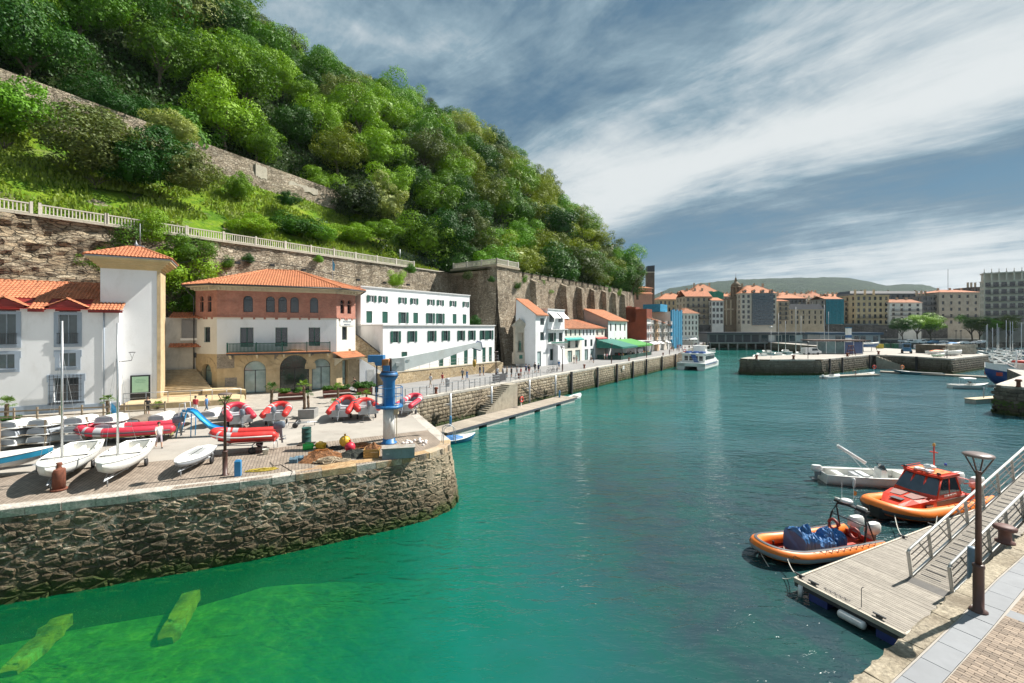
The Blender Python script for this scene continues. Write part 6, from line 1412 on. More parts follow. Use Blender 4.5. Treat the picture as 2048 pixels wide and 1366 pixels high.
for(pts,lab)in(([(575,320,21),(640,335,20.5),(688,352,20)],'wire fence on top of the old rampart wall near the wood'),([(800,478,4),(870,492,4),(905,495,4)],'green wire fence below the forked tree')):
 P=[]
 for px,py,s in pts:
  rx=(px-1024)/F;o=h0+hn*s;t=(rx*o.y-o.x)/(hd.x-rx*hd.y);p=hp(s,t);P.append(p)
 root=T('wire_fence',lab,'fence',tuple(P[0]));m=MB();w=MB()
 for a,b in zip(P,P[1:]):
  n=26
  for i in range(n+1):q=a.lerp(b,i/n)-P[0];w.tube([q,q+V(0,0,1.9)],.012,3)
  for k in range(7):w.tube([a-P[0]+V(0,0,.2+k*.28),b-P[0]+V(0,0,.2+k*.28)],.01,3)
 stuff(w.build('wire_mesh',ANGF,root))
 for p in P:q=p-P[0];MB().tube([q-V(0,0,.3),q+V(0,0,2.2)],.07,6).build('post',GALV,root)
for i,(px,py)in enumerate(((407,522),(474,526),(543,531),(606,540),(715,560),(768,566),(815,570),(70,550),(408,519))[:7]):
 rx=(px-1024)/F;o_=h0-hn*1.5;t=(rx*o_.y-o_.x)/(hd.x-rx*hd.y);p=o_+hd*t;z=CH+(655-py)/F*p.y
 m=MB().box(-.3,-.35,-.15,.3,.0,.2).tube([(0,0,0),(0,1.0,0)],.05,5);one(m,'flood_light',BLACK,'small black flood light on the rampart face, '+['first','second','third','fourth','fifth','sixth','seventh'][i]+' along the cable from the tower','lamp',(p.x,p.y,z),rot2(hd),'flood lights on the rampart')
cb_=MB();pts=[]
for(px,py)in((350,528),(407,516),(474,520),(543,526),(606,534),(660,548),(715,556)):
 rx=(px-1024)/F;o_=h0-hn*1.7;t=(rx*o_.y-o_.x)/(hd.x-rx*hd.y);p=o_+hd*t;p.z=CH+(655-py)/F*p.y;pts.append(p)
cb_.tube(pts,.05,4);one(cb_,'cable',BLACK,'thin black cable strung along the rampart face above the brick house','cable')
# boat kit (local x = bow, z = 0 at the keel or as told)
def stations(L,B,H,n=12,tr=.8,bowr=.25,full=.55,vee=.35):
 out=[]
 for i in range(n+1):
  u=i/n;x=-L/2+L*u
  hb=B/2*(tr+(1-tr)*math.sin(min(1,u/full)*math.pi/2))if u<full else B/2*max(0,1-((u-full)/(1-full))**1.9)**.78
  hb=max(hb,.012);sh=H+bowr*max(0,(u-.35)/.65)**2;kz=0 if u<.7 else(sh*.75)*((u-.7)/.3)**2.4
  out.append((x,hb,kz,sh))
 return out
def hull(mb,st,mi=0,vee=.35,mid=.45,sc=1.,dz=0,rev=False):
 rings=[]
 for x,hb,kz,sh in st:
  h=sh-kz;hb=hb*sc;kz=kz+dz
  pts=[(x,hb,sh),(x,hb*.97,kz+h*.6),(x,hb*.86,kz+h*mid*.6),(x,hb*.45,kz+h*vee*.35),(x,0,kz)]
  pts=pts+[(p[0],-p[1],p[2])for p in pts[-2::-1]];rings.append(pts)
 mb.loft(rings,mi,closed=False,cap=False,sm=True)
 mb.add(rings[0],[tuple(range(9))],mi)
def gunwale(mb,st,r=.035,mi=0,both=True,dz=0):
 L_=[(x,hb,sh+dz)for x,hb,kz,sh in st];R_=[(x,-hb,sh+dz)for x,hb,kz,sh in st][::-1];mb.tube(L_+R_[1:]+[L_[0]],r,6,mi)
def decksheet(mb,st,a,b,mi=0,dz=0,inner=0.,crown=.03):
 ring=[s for s in st if a<=s[0]<=b];vs=[]
 for x,hb,kz,sh in ring:vs+=[(x,hb-inner if hb>inner else.0,sh+dz),(x,0,sh+dz+crown),(x,-(hb-inner)if hb>inner else.0,sh+dz)]
 mb.add(vs,[(3*i,3*i+3,3*i+4,3*i+1)for i in range(len(ring)-1)]+[(3*i+1,3*i+4,3*i+5,3*i+2)for i in range(len(ring)-1)],mi,True)
def sidedeck(mb,st,a,b,w,mi=0,dep=.3,dz=0):
 ring=[s for s in st if a<=s[0]<=b]
 for sg in(1,-1):
  vs=[]
  for x,hb,kz,sh in ring:vs+=[(x,sg*hb,sh+dz),(x,sg*max(0,hb-w),sh+dz),(x,sg*max(0,hb-w),sh-dep)]
  mb.add(vs,[(3*i,3*i+1,3*i+4,3*i+3)for i in range(len(ring)-1)]+[(3*i+1,3*i+2,3*i+5,3*i+4)for i in range(len(ring)-1)],mi)
def floor_(mb,st,a,b,z,mi=0,w=.05):
 ring=[s for s in st if a<=s[0]<=b];vs=[]
 for x,hb,kz,sh in ring:vs+=[(x,hb-w,z),(x,-(hb-w),z)]
 mb.add(vs,[(2*i,2*i+1,2*i+3,2*i+2)for i in range(len(ring)-1)],mi)
 for k in(0,len(ring)-1):
  x,hb,kz,sh=ring[k];mb.quad((x,hb-w,z),(x,-(hb-w),z),(x,-(hb-w),sh),(x,hb-w,sh),mi)
def outboard(root,x,y,z,s=1.,m=None,up=0.,name='outboard_motor'):
 m=m or mat('grey_blue_cowl',(.13,.16,.20),.35,.1);c=MB();c.M=Matrix.Translation((x,y,z))@Matrix.Rotation(up,4,'Y')@Matrix.Scale(s,4)
 c.loft([[(a*.42-.34,b*.19,zz)for a,b in((1,.8),(1,-.8),(.5,-1),(-.4,-1),(-.8,-.6),(-.8,.6),(-.4,1),(.5,1))]if k in(1,2)else[(a*.34-.34,b*.15,zz)for a,b in((1,.8),(1,-.8),(.5,-1),(-.4,-1),(-.8,-.6),(-.8,.6),(-.4,1),(.5,1))]for k,zz in enumerate((.12,.2,.5,.62))],0,sm=True)
 o=c.build(name,m,root);l=MB();l.M=c.M
 l.loft([[(-.45,-.06,.14),(-.2,-.08,.14),(-.2,.08,.14),(-.45,.06,.14)],[(-.42,-.05,-.55),(-.26,-.05,-.55),(-.26,.05,-.55),(-.42,.05,-.55)]]);l.box(-.62,-.09,-.5,-.2,.09,-.47)
 l.tube([(-.15,0,-.68),(-.2,0,-.68),(-.5,0,-.68),(-.56,0,-.68)],[.02,.06,.06,.03],8);l.box(-.4,-.015,-.95,-.28,.015,-.5)
 for k in range(3):t=k*2.1;l.loft([[(-.58,0,-.68),(-.56,.03*math.cos(t),-.68+.03*math.sin(t)),(-.6,.14*math.cos(t),-.68+.14*math.sin(t))],[(-.59,0,-.68),(-.61,.05*math.cos(t+.4),-.68+.05*math.sin(t+.4)),(-.62,.13*math.cos(t+.5),-.68+.13*math.sin(t+.5))]])
 l.box(-.24,-.12,-.15,-.05,.12,.2);l.build('leg',mat('grey_engine_leg',(.25,.27,.29),.4),o);return o
def ribpath(L,B,r,z=.0,rise=.25,n=11,x0=None):
 a=B/2-r;xb=L/2-r;xs=xb-B*.62;x0=-L/2 if x0 is None else x0;P=[(x0,a,z),(x0+.18,a,z),(0,a,z+.0)]
 half=[(xs+(xb-xs)*math.sin(math.pi/2*k/n),a*math.cos(math.pi/2*k/n)**.8 if k<n else 0)for k in range(n+1)]
 P+=[(x,y,z+rise*max(0,(x/(L/2)))**2)for x,y in half];P+=[(x,-y,zz)for x,y,zz in P[-2::-1]];return P
def rib(name,label,loc,rz,L=3.6,B=1.8,r=.23,tm=None,hm=None,motor=True,pitch=0,stripe=None,group=None,inner=None,cat='boat',rise=.3,patches=None,seat=True):
 root=T(name,label,cat,loc,rz,group,rot=(0,-pitch,rz));tm=tm or REDT;zt_=.48;P=ribpath(L,B,r,zt_,rise)
 k=len(P);rs=[r*.55,r]+[r]*(k-4)+[r,r*.55];mb=MB().tube(P,rs,12);mb.build('tube',tm,root)
 st=stations(L*.9,B-2*r+.15,zt_-.05,10,.95,.25,.6);h=MB();hull(h,st);h.build('hull',hm or GELW,root)
 f=MB();floor_(f,st,-L,L*.38,.22,0,.0);f.build('floor',inner or mat('rib_grey_floor',(.35,.37,.39),.6,.1),root)
 t_=MB().box(-L*.45-.06,-(B/2-r),.05,-L*.45,(B/2-r),.62);t_.build('transom',hm or GELW,root)
 if seat:MB().box(-.25,-(B/2-r),.42,.05,(B/2-r),.5).build('thwart',mat('grey_seat',(.40,.42,.44),.6),root)
 if stripe is not None:
  s=MB();q=[(x*1.0+(0),y*(1+r*.98/(B/2-r))if abs(x)<L/2 else y,z-.02)for x,y,z in P];n2=[]
  c=V(L/2-r-B*.62,0,0)
  for i,(x,y,z)in enumerate(P):
   a=Vector(P[max(0,i-1)]);b=Vector(P[min(k-1,i+1)]);d=(b-a).xy.normalized();n2.append((x-d.y*r,y+d.x*r,z-.02))
  s.tube(n2[1:-1],.045,6);s.build('rubbing_strake',stripe,root)
 if patches:
  for i,j in((3,5),(7,8),(k-8,k-7),(k-6,k-4)):
   m=MB().tube(P[i:j+1],r*1.012,12,cap=False);m.build('patch',patches,root)
 if motor:outboard(root,-L*.45,0,.58,.85,up=.12)
 return root
def trolley(label,loc,rz,L=3.4,w=1.1,h=.35,group='launching trolleys',m=None):
 root=T('launching_trolley',label,'trolley',loc,rz,group);f=MB();m=m or GALV
 f.tube([(-L*.45,0,h),(L*.5,0,h*.9)],.035,6);f.tube([(-L*.15,-w/2,h),(-L*.15,w/2,h)],.035,6);f.tube([(L*.2,-w*.35,h+.02),(L*.2,w*.35,h+.02)],.03,6)
 for s in(-1,1):f.tube([(-L*.15,s*w/2,h),(-L*.15,s*w/2,.2)],.03,6);f.tube([(L*.5,0,h*.9),(-L*.15,s*w/2,h)],.025,6)
 f.tube([(L*.42,0,h),(L*.42,0,.0)],.03,6);f.tube([(-L*.43,-w*.3,h),(-L*.43,-w*.3,.0)],.02,6);f.tube([(-L*.43,w*.3,h),(-L*.43,w*.3,.0)],.02,6);f.tube([(-L*.43,-w*.3,h),(-L*.43,w*.3,h)],.025,6)
 f.build('frame',m,root)
 for s in(-1,1):wh=MB();wh.M=Matrix.Translation((-L*.15,s*(w/2+.06),.2))@Matrix.Rotation(math.pi/2,4,'X');wh.lathe([(.05,-.05),(.2,-.05),(.2,.05),(.05,.05)],14);wh.build('wheel',RUBBER,root)
 return root
def dinghy(label,bow,stern,B,mast=0,boom=False,hm=None,stripe=None,tilt=0,name='sailing_dinghy',z=.42,H=.6):
 d=(bow-stern);L=d.xy.length;c=(bow+stern)/2;root=T(name,label,'boat',(c.x,c.y,z),rot2(d));hm=hm or GELW
 st=stations(L,B,H,16,.72,.22,.45);h=MB();hull(h,st);h.build('hull',hm,root)
 g=MB();gunwale(g,st,.035);g.build('gunwale',GELW,root)
 d_=MB();decksheet(d_,st,L*.08,L*.6,0,.01)
 sidedeck(d_,st,-L*.5,L*.12,.26,0,.36,.01);floor_(d_,st,-L*.49,L*.12,H-.36,0,.26);d_.build('deck',mat('cream_deck',(.72,.71,.66),.5,.06,1.5,.05,dirt=(.4,.38,.33),da=.3),root)
 m=MB().box(-.15,-B/2+.2,H-.1,.05,B/2-.2,H-.04).box(-L*.42,-.06,H-.3,L*.1,.06,H-.1);m.build('thwart',mat('cream_deck',(.72,.71,.66)),root)
 if stripe:
  s=MB();a=[(x,hb*1.005+.004,sh-.07)for x,hb,kz,sh in st]
  for sg in(1,-1):
   v=[]
   for x,hb,kz,sh in st:v+=[(x,sg*(hb+.012),sh-.03),(x,sg*(hb*.985+.012),sh-.30)]
   s.add(v,[(2*i,2*i+1,2*i+3,2*i+2)for i in range(len(st)-1)],0,True)
  s.build('stripe',stripe,root)
 f=MB()
 for x,y in((L*.2,.2),(L*.2,-.2),(-L*.1,B*.42),(-L*.1,-B*.42),(-L*.3,B*.4),(-L*.3,-B*.4),(L*.33,.1)):f.box(x-.05,y-.02,H+.05,x+.05,y+.02,H+.1)
 f.tube([(L*.1,-B*.4,H+.07),(L*.1,B*.4,H+.07)],.012,5);f.build('fittings',BLACK,root)
 if mast:
  m=MB().tube([(L*.16,0,H-.1),(L*.16,0,mast)],[.055,.045],8);mo=m.build('mast',ALU,root);s=MB().tube([(L*.16,-.55,2.1),(L*.16,.55,2.1)],.015,5)
  for q in(-1,1):s.tube([(L*.1,q*B*.45,H),(L*.16,q*.55,2.1),(L*.16,0,mast*.8)],.006,4)
  s.tube([(L*.47,0,H+.2),(L*.16,0,mast*.8)],.006,4);s.build('rigging',GALV,mo)
 return root
dn=[('white sailing dinghy with tall mast, nearest the rusty bollard',V(-20.9,19.7,0),V(-24.2,25.1,0),1.95,7.4,None),('white sailing dinghy with mast, between the bollard dinghy and the small white one',V(-18.8,20.2,0),V(-21.4,25.4,0),1.85,7.3,None),('white dinghy with blue side stripe cut by the left picture edge',V(-24.2,23.2,0),V(-29.2,19.8,0),1.8,0,mat('teal_blue_stripe',(.02,.20,.33),.35))]
for lab,b_,s_,B_,mh,stp in dn:
 dinghy(lab,b_,s_,B_,mh,stripe=stp);c=(b_+s_)/2;trolley('galvanised trolley under the '+lab.replace('white ','').split(',')[0].replace(' cut by the left picture edge',' at the edge'),(c.x,c.y,0),rot2(b_-s_),(b_-s_).length*.95,1.3,.42)
b_,s_=V(-16.55,21.75,0),V(-17.55,25.4,0);L=(b_-s_).length;c=(b_+s_)/2;o=T('small_white_dinghy','small flat decked white dinghy with tiny cockpit, in front of the red inflatable','boat',(c.x,c.y,.38),rot2(b_-s_))
st=stations(L,1.35,.3,14,.7,.12,.45);h=MB();hull(h,st);h.build('hull',GELG,o);d_=MB();decksheet(d_,st,-L*.6,L*.6,0,.005,crown=.07);d_.build('deck',GELW,o)
m=MB().box(-L*.28,-.27,.33,L*.02,.27,.385);m.build('cockpit',mat('shaded_cockpit',(.36,.37,.37),.6),o);g=MB();gunwale(g,st,.02);g.build('gunwale',GELW,o);MB().box(-L*.3,-.02,.38,L*.2,.02,.40).build('toe_strap',BLACK,o)
trolley('galvanised trolley under the small flat decked dinghy',(c.x,c.y,0),rot2(b_-s_),L*.95,1.2,.36)
GP=mat('grey_tube_patch',(.42,.42,.43),.6,.1)
ribs=[(483,857,'crimson inflatable with outboard, directly behind the left lamp post',REDT2,2.28,2.0),(548,855,'red inflatable with round grey transom, second from the left lamp post',REDT,1.92,1.95),(677,843,'red inflatable with black chafe patches, left one of the pair by the planters',REDT,1.72,1.95),(737,842,'red inflatable with white interior, just left of the blue crane',REDT,2.02,2.05),(806,833,'crimson inflatable half hidden behind the blue crane column',REDT2,1.45,1.8)]
for i,(px,py,lab,tm,az,B_)in enumerate(ribs):
 p=G(px,py);d=V(math.cos(az),math.sin(az),0);L=3.5+.1*(i%3);c=p+d*L*.47
 rib('inflatable_boat',lab,(c.x,c.y,.5),az,L,B_,.25,tm,mat('grey_fibreglass',(.42,.43,.44),.5,.1,2),pitch=[.1,.02,.12,.0,.06][i],patches=[GP,GP,DKG,DKG,GP][i],inner=GELW if i==3 else None,stripe=DKG)
 trolley('low trolley under the '+lab.split(' ')[0]+' inflatable '+['behind the lamp post','second from the lamp post','left of the pair','left of the crane','behind the crane'][i],(c.x,c.y,0),az,L,1.3,.34)
c=G(484,905)+V(0,.3,0);rib('inflatable_boat','red and grey inflatable on a road trailer, bow left, nearest the blue post',(c.x,c.y,.55),math.pi+.28,3.7,1.75,.24,REDT,mat('red_lower_hull',(.45,.04,.03),.5),patches=GP,stripe=mat('pale_strake',(.5,.5,.48)))
tr=trolley('road trailer with mudguards under the red and grey inflatable',(c.x,c.y,0),math.pi+.28,3.9,1.5,.5)
for s in(-1,1):m=MB();m.loft([[(-.55+.33*math.cos(t)-.33,s*.81-.12,.22+.33*math.sin(t))for t in(0,.8,1.57,2.3,3.14)],[(-.55+.33*math.cos(t)-.33,s*.81+.12,.22+.33*math.sin(t))for t in(0,.8,1.57,2.3,3.14)]],closed=False,cap=False);m.build('mudguard',GALV,tr)
A=G(160,889);B2=G(352,875);c=(A+B2)/2;rib('long_inflatable_boat','long crimson inflatable with grey patches lying before the stacked dinghies',(c.x,c.y,.30),rot2(A-B2),(A-B2).length+.4,2.3,.29,REDT2,mat('yellow_lower_hull',(.35,.33,.12),.5),patches=GP,stripe=DKG)
o=trolley('blue low trolley under the long crimson inflatable',(c.x,c.y,0),rot2(A-B2),4.6,1.5,.3,m=mat('blue_trolley_paint',(.03,.08,.2),.5))
sm_=MB();st=stations(2.3,1.25,.46,10,.86,.0,.45);hull(sm_,st,0);sm_.M=None
hm_=sm_.mesh('hull',GELW);gr_=MB();gunwale(gr_,st,.045);grm=gr_.mesh('gunwale',GELW)
tr_m=MB().add([(-1.165,-.47,.40),(-1.165,.47,.40),(-1.165,.40,.13),(-1.165,-.40,.13)],[(0,1,2,3)]);trm=tr_m.mesh('transom_panel',GELG)
hmB=hm_.copy();hmB.materials.clear();hmB.materials.append(GELG)
stacks=[(6,903,3,'far left stack'),(70,897,3,'second stack from the left edge'),(140,892,3,'third stack, behind the first mast'),(203,888,3,'fourth stack, beside the small blue flag')]
for si,(px,py,n,lab)in enumerate(stacks):
 p=G(px,py);az=math.radians(104)
 for k in range(n):
  o=T('stacked_dinghy',('topmost','middle','lowest')[n-1-k]+' upturned white dinghy in the '+lab,'boat',(p.x+1.0*math.cos(az)+.04*k,p.y+1.2*math.sin(az),.72+k*.52),az,'upturned dinghies stacked in the rack',rot=(math.pi,.06,az));OB('hull',hm_ if k!=1 or si>1 else hmB,o);OB('gunwale',grm,o);OB('transom_panel',trm,o)
for px,py,hh,cm,lab in((252,869,.55,mat('brown_boat_cover',(.16,.13,.10),.8,.2,3,.4),'small boat under a brown cover beside the flag'),(301,862,.6,GELW,'upturned white dinghy between the brown and the grey covered boats'),(352,857,.6,mat('grey_boat_cover',(.25,.26,.27),.8,.2,3,.4),'small boat under a crumpled grey cover behind the slide ladder'),(405,858,.75,GELW,'white upturned dinghy on a rack right of the blue slide')):
 p=G(px,py);az=math.radians(102);o=T('covered_boat',lab,'boat',(p.x,p.y+1.3,hh+.55),az,None,rot=(math.pi,0,az));OB('hull',hm_,o)if cm is GELW else sm_.build('cover',cm,o);OB('gunwale',grm,o);OB('transom_panel',trm,o)
rk=T('boat_rack','brown timber rack with posts and rails holding the stacked dinghies','rack',tuple(G(-10,905)),rot2(G(210,884)-G(-10,905)));m=MB();RKL=(G(215,884)-G(-10,905)).length
for x in(0.2,2.2,3.3,RKL*.58,RKL*.8,RKL):MB().box(x-.05,-.1,0,x+.05,0,1.75).build('post',WOODRAIL,rk)
for z in(.35,.9,1.45):
 m.tube([(0,.02,z),(RKL,.02,z)],.03,5)
m.build('rails',WOODRAIL,rk)
fr=T('wooden_fence','weathered wooden post and rail fence before the white house','fence',tuple(G(-20,851)),rot2(G(330,832)-G(-20,851)));m=MB();FL=(G(330,832)-G(-20,851)).length
for k in range(9):MB().box(k*FL/8-.05,-.05,0,k*FL/8+.05,.05,1.25).build('post',WOODRAIL,fr)
m.box(0,-.08,.95,FL,-.05,1.07);m.box(0,-.08,.5,FL,-.05,.6);m.build('rails',WOODRAIL,fr)
fg_=one(MB().tube([(0,0,0),(0,0,2.3)],.02,6,0).add([(0,0,2.25),(.25,.05,2.0),(.5,-.02,1.65),(.42,.03,1.25),(.12,-.04,1.5),(0,0,1.7)],[(0,1,2,3,4,5)],1),'small_flag',[GALV,mat('blue_flag_cloth',(.08,.35,.6),.8,.3,6)],'small light blue flag drooping on a thin pole by the stacked boats','flag',tuple(G(221,868)))
sl_=T('blue_slide','bright blue curved water slide with white ladder hoops beside the covered boats','slide',tuple(G(372,873)),.1);CYB=mat('slide_blue',(.02,.30,.62),.35,.06)
SP=[(-.1,0,1.75),(.25,0,1.75),(.6,0,1.6),(1.1,0,1.05),(1.6,0,.62),(2.1,0,.45),(2.55,0,.42)];m=MB();rg=[]
for(x,y,z)in SP:rg.append([(x,-.28,z+.16),(x,-.25,z+.02),(x,-.12,z-.03),(x,.12,z-.03),(x,.25,z+.02),(x,.28,z+.16)])
m.loft(rg,closed=False,cap=False,sm=True);m.loft([[(p[0],p[1],p[2]-.03)for p in r_]for r_ in rg],closed=False,cap=False,sm=True);m.build('chute',CYB,sl_)
m=MB();
for y in(-.25,.25):m.tube([(-.5,y,0),(-.1,y,1.72)],.035,6)
for x in(2.2,):m.box(x-.07,-.2,0,x+.07,.2,.42)
for y in(-.25,.25):m.tube([(.5,y,1.6),(.45,y,0)],.03,6)
m.build('legs',CYB,sl_);m=MB()
for y in(-.27,.27):m.tube([(-.5,y,.1),(-.3,y,1.5),(-.25,y,2.3),(.1,y,2.35),(.15,y,1.8)],.022,6)
for k in range(5):m.tube([(-.48+k*.08,-.25,.3+k*.32),(-.48+k*.08,.25,.3+k*.32)],.02,5)
m.build('ladder',WHITEP,sl_)
def lamp(label,loc,group='brown quay lamp posts',h=4.3,cone=True):
 o=T('lamp_post',label,'street lamp',tuple(loc),0,group)
 MB().lathe([(.19,0),(.19,.03),(.115,.04),(.115,1.15),(.13,1.17),(.13,1.22),(.09,1.25)],12).build('sleeve',BROWNP,o)
 MB().lathe([(.072,1.2),(.058,h-.55),(.062,h-.5)],10).build('pole',BROWNP,o);m=MB()
 for k in range(4):t=k*math.pi/2+.4;m.tube([(.04*math.cos(t),.04*math.sin(t),h-.6),(.29*math.cos(t),.29*math.sin(t),h-.1)],.018,5)
 m.build('struts',BROWNP,o);MB().lathe([(.0,h-.10),(.29,h-.11),(.32,h-.08),(.30,h-.05),(.2,h-.02),(0,h-.015)],20).build('lamp_head',mat('lamp_head_grey',(.16,.12,.11),.4),o);return o
l0=lamp('brown lamp post on the left quay in front of the inflatables',G(450,950),h=4.2)
for px,py,lab in((1957,1222,'tall brown lamp post on the near quay beside the gangway'),(992,763,'dark lamp post by the top of the quay stairs'),(1125,743,'lamp post left of the parked bicycles walkway, by the white houses'),(1223,727.6,'lamp post in front of the dark green terrace awning'),(1293,715.5,'lamp post before the rust red building'),(1339,709,'lamp post before the last balconied houses'),(1354,701,'lamp post nearest the ferry berth')):
 copyt(l0,G(px,py),0,lab)
pl_=one(MB().lathe([(.1,0),(.06,.2),(.045,7.6)],8).lathe([(0,7.5),(.4,7.55),(.45,7.7),(0,7.8)],12),'pole_lamp',GALV,'slim pale pole lamp at the tip of the middle pier','street lamp',tuple(G(1542,716.5)))
pl2=one(MB().lathe([(.1,0),(.07,.2),(.06,3.9)],8).lathe([(0,3.7),(.35,3.75),(.3,3.95),(0,4.1)],10),'short_pole_lamp',DKMET,'dark pole lamp before the glass shelter on the middle pier','street lamp',tuple(G(1616,717)))
pl3=copyt(pl2,G(1894,716),0,'dark pole lamp by the white hull at the right end of the middle pier')
wlmp=one(MB().tube([(0,0,0),(.5,0,.05),(1.05,-.0,.12),(1.1,0,.3)],.03,6).box(-.06,-.1,-.25,.0,.1,.3).tube([(1.1,0,.3),(.92,0,.85)],.015,4).tube([(1.1,0,.3),(1.28,0,.85)],.015,4).lathe([(.0,.84),(.26,.85),(.24,.9),(0,.92)],12,0,(1.1,0,0)),'wall_lamp',DKMET,'black bracket wall lamp at the corner of the white house','lamp',tuple(Matrix.Translation((-36.6,41,4.3))@Matrix.Rotation(r1,4,'Z')@V(-.1,-.15,0)),r1-.2)
bo=MB().lathe([(.23,0),(.23,.95),(.2,1.0),(.12,1.02),(.08,1.1),(.12,1.2),(.1,1.28),(0,1.3)],14).lathe([(.30,.02),(.30,.10)],14);one(bo,'rusty_bollard',RUST,'tall rusty iron bollard at the edge of the left quay','bollard',tuple(G(118,981)))
mbm=MB().lathe([(.26,0),(.26,.05),(.17,.08),(.16,.42),(.30,.46),(.31,.55),(.22,.60),(0,.61)],16);one(mbm,'mushroom_bollard',mat('dark_red_iron',(.12,.05,.04),.6,.25,6,.3),'mushroom shaped iron bollard on the near quay by the gangway','bollard',tuple(G(2010,1085)))
qbm=MB().lathe([(.22,0),(.16,.1),(.15,.5),(.28,.58),(.2,.75),(0,.76)],10).mesh('quay_bollard',RUST)
for px,py,lab in((875,788,'rusty bollard at the start of the promenade edge'),(1041,757,'rusty bollard right of the quay stairs'),(1171,737,'rusty bollard left of the terrace awnings'),(1260,722,'rusty bollard before the grass green awning'),(1328,711,'rusty bollard before the row of balconied houses')):
 p=G(px,py);tag(OB('quay_bollard',qbm,None,p+pn*.25),lab,'bollard','rusty bollards along the promenade edge')
for px,py,lab in((1513,718,'bollard at the round tip of the middle pier'),(1587,718.5,'bollard left of the short pole lamp on the middle pier'),(1695,713,'bollard on the middle pier before the boat cradle'),(1757,709,'bollard at the head of the middle pier stairs')):tag(OB('pier_bollard',qbm,None,G(px,py),sc=(1.5,1.5,1.3)),lab,'bollard','bollards on the middle pier')
tag(OB('pier_bollard',qbm,None,G(2037,774),sc=(1.3,1.3,1.3)),'dark bollard on the mossy round pier head','bollard')
cp=G(778,886);cr=T('harbour_crane','blue and white harbour crane with railed platform and pale jib','crane',tuple(cp),0)
WR=mat('rusty_white_paint',(.72,.72,.68),.5,.06,2,.1,dirt=(.34,.14,.04),da=.75)
MB().lathe([(.5,0),(.5,.06),(.39,.08),(.39,.32)],18).build('base',BLUEP,cr);MB().lathe([(.375,.3),(.375,2.3)],18).build('lower_column',WR,cr)
MB().lathe([(.36,2.3),(.385,2.35),(.38,4.0),(.5,4.2),(.55,4.25),(.55,4.55),(.48,4.6)],18).build('upper_column',BLUEP,cr)
m=MB().lathe([(.57,4.32),(.60,4.34),(.60,4.46),(.57,4.48)],18);m.lathe([(.50,4.6),(.52,4.63),(.48,4.67)],18);m.build('slew_ring',mat('dark_blue_ring',(.015,.05,.11),.5,.3,4,.2),cr)
m=MB().lathe([(.4,2.3),(.9,2.32),(.9,2.46),(.4,2.46)],8);m.build('platform',BLUEP,cr);m=MB()
for z in(3.1,3.65):m.tube([(.88*math.cos(t),.88*math.sin(t),z)for t in[math.pi/4*k for k in range(8)]],.022,5,closed=True)
for k in range(8):t=math.pi/4*k;m.tube([(.88*math.cos(t),.88*math.sin(t),2.4),(.88*math.cos(t),.88*math.sin(t),3.65)],.022,5)
m.build('guard_rail',BLUEP,cr)
ja=.6;m=MB();m.M=Matrix.Rotation(ja,4,'Z')
m.loft([[(x,-w,z0_),(x,w,z0_),(x,w,z1_),(x,-w,z1_)]for x,w,z0_,z1_ in((.15,.2,4.72,5.5),(1.0,.24,4.70,5.55),(3.8,.18,5.35,5.98),(6.4,.12,6.1,6.4))]);m.build('jib',mat('pale_grey_jib',(.72,.74,.73),.5,.06,2,.05,dirt=(.5,.4,.3),da=.3),cr)
m=MB();m.M=Matrix.Rotation(ja,4,'Z');m.box(.1,-.26,4.64,.95,-.2,5.5);m.box(.1,.2,4.64,.95,.26,5.5);m.box(.35,-.32,5.0,.6,-.26,5.22);m.box(1.1,-.265,5.3,1.3,-.2,5.4);m.build('jib_cheek',mat('grey_machinery',(.40,.42,.42),.6,.2,3,.2),cr)
m=MB().box(-.38,-.28,4.6,.05,.28,5.45);m.box(-.3,-.33,4.7,.12,-.28,5.05,1);m.build('winch_housing',[mat('rusty_orange_steel',(.35,.14,.05),.8,.5,3,.4,dirt=(.5,.42,.3),da=.8),BLUEP],cr)
m=MB().box(-1.3,-.25,5.25,-.32,.3,5.7).box(-.85,-.2,5.05,-.35,.22,5.25);m.build('motor_box',BLUEP,cr)
m=MB().tube([(-.78,-.05,5.05),(-.78,-.05,2.5)],.045,6).box(-.88,-.13,3.3,-.7,.03,3.7);m.build('hanging_strut',DKMET,cr)
m=MB();m.M=Matrix.Rotation(ja,4,'Z');tri=[(6.15,.0,6.0),(6.6,0,6.5),(6.9,0,6.42),(7.02,0,5.92),(6.85,0,5.8)];m.tube(tri,.045,6,closed=True);m.build('jib_head_frame',mat('navy_frame',(.02,.04,.16),.5),cr)
m=MB();m.M=Matrix.Rotation(ja,4,'Z');m.add([(x,-.03,z)for x,y,z in tri]+[(x,.03,z)for x,y,z in tri],[(0,1,2,3,4),(9,8,7,6,5)]);m.build('jib_head_plate',mat('pale_grey_jib',(.55,.57,.56)),cr)
m=MB();m.M=Matrix.Rotation(ja,4,'Z');m.tube([(6.35,0,6.0),(6.35,0,5.15)],.012,4);h_=m.build('hoist_cable',DKMET,cr);m=MB();m.M=Matrix.Rotation(ja,4,'Z');m.lathe([(0,4.6),(.12,4.7),(.14,5.0),(.07,5.15),(0,5.17)],10,0,(6.35,0,0));m.tube([(6.35,0,4.65),(6.42,0,4.5),(6.35,0,4.4),(6.27,0,4.47)],.025,6);m.build('hook_block',mat('rusty_yellow',(.45,.26,.04),.6,.3,6),cr)
m=MB().box(.36,-.18,1.9,.62,.1,2.5).tube([(.5,0,1.9),(.5,0,.3)],.03,5);m.build('control_cabinet',mat('beige_cabinet',(.5,.43,.3),.6),cr)
p=G(797,917.5);o=T('grey_chest','grey painted metal chest with rusty lid at the foot of the crane','chest',tuple(p),.22)
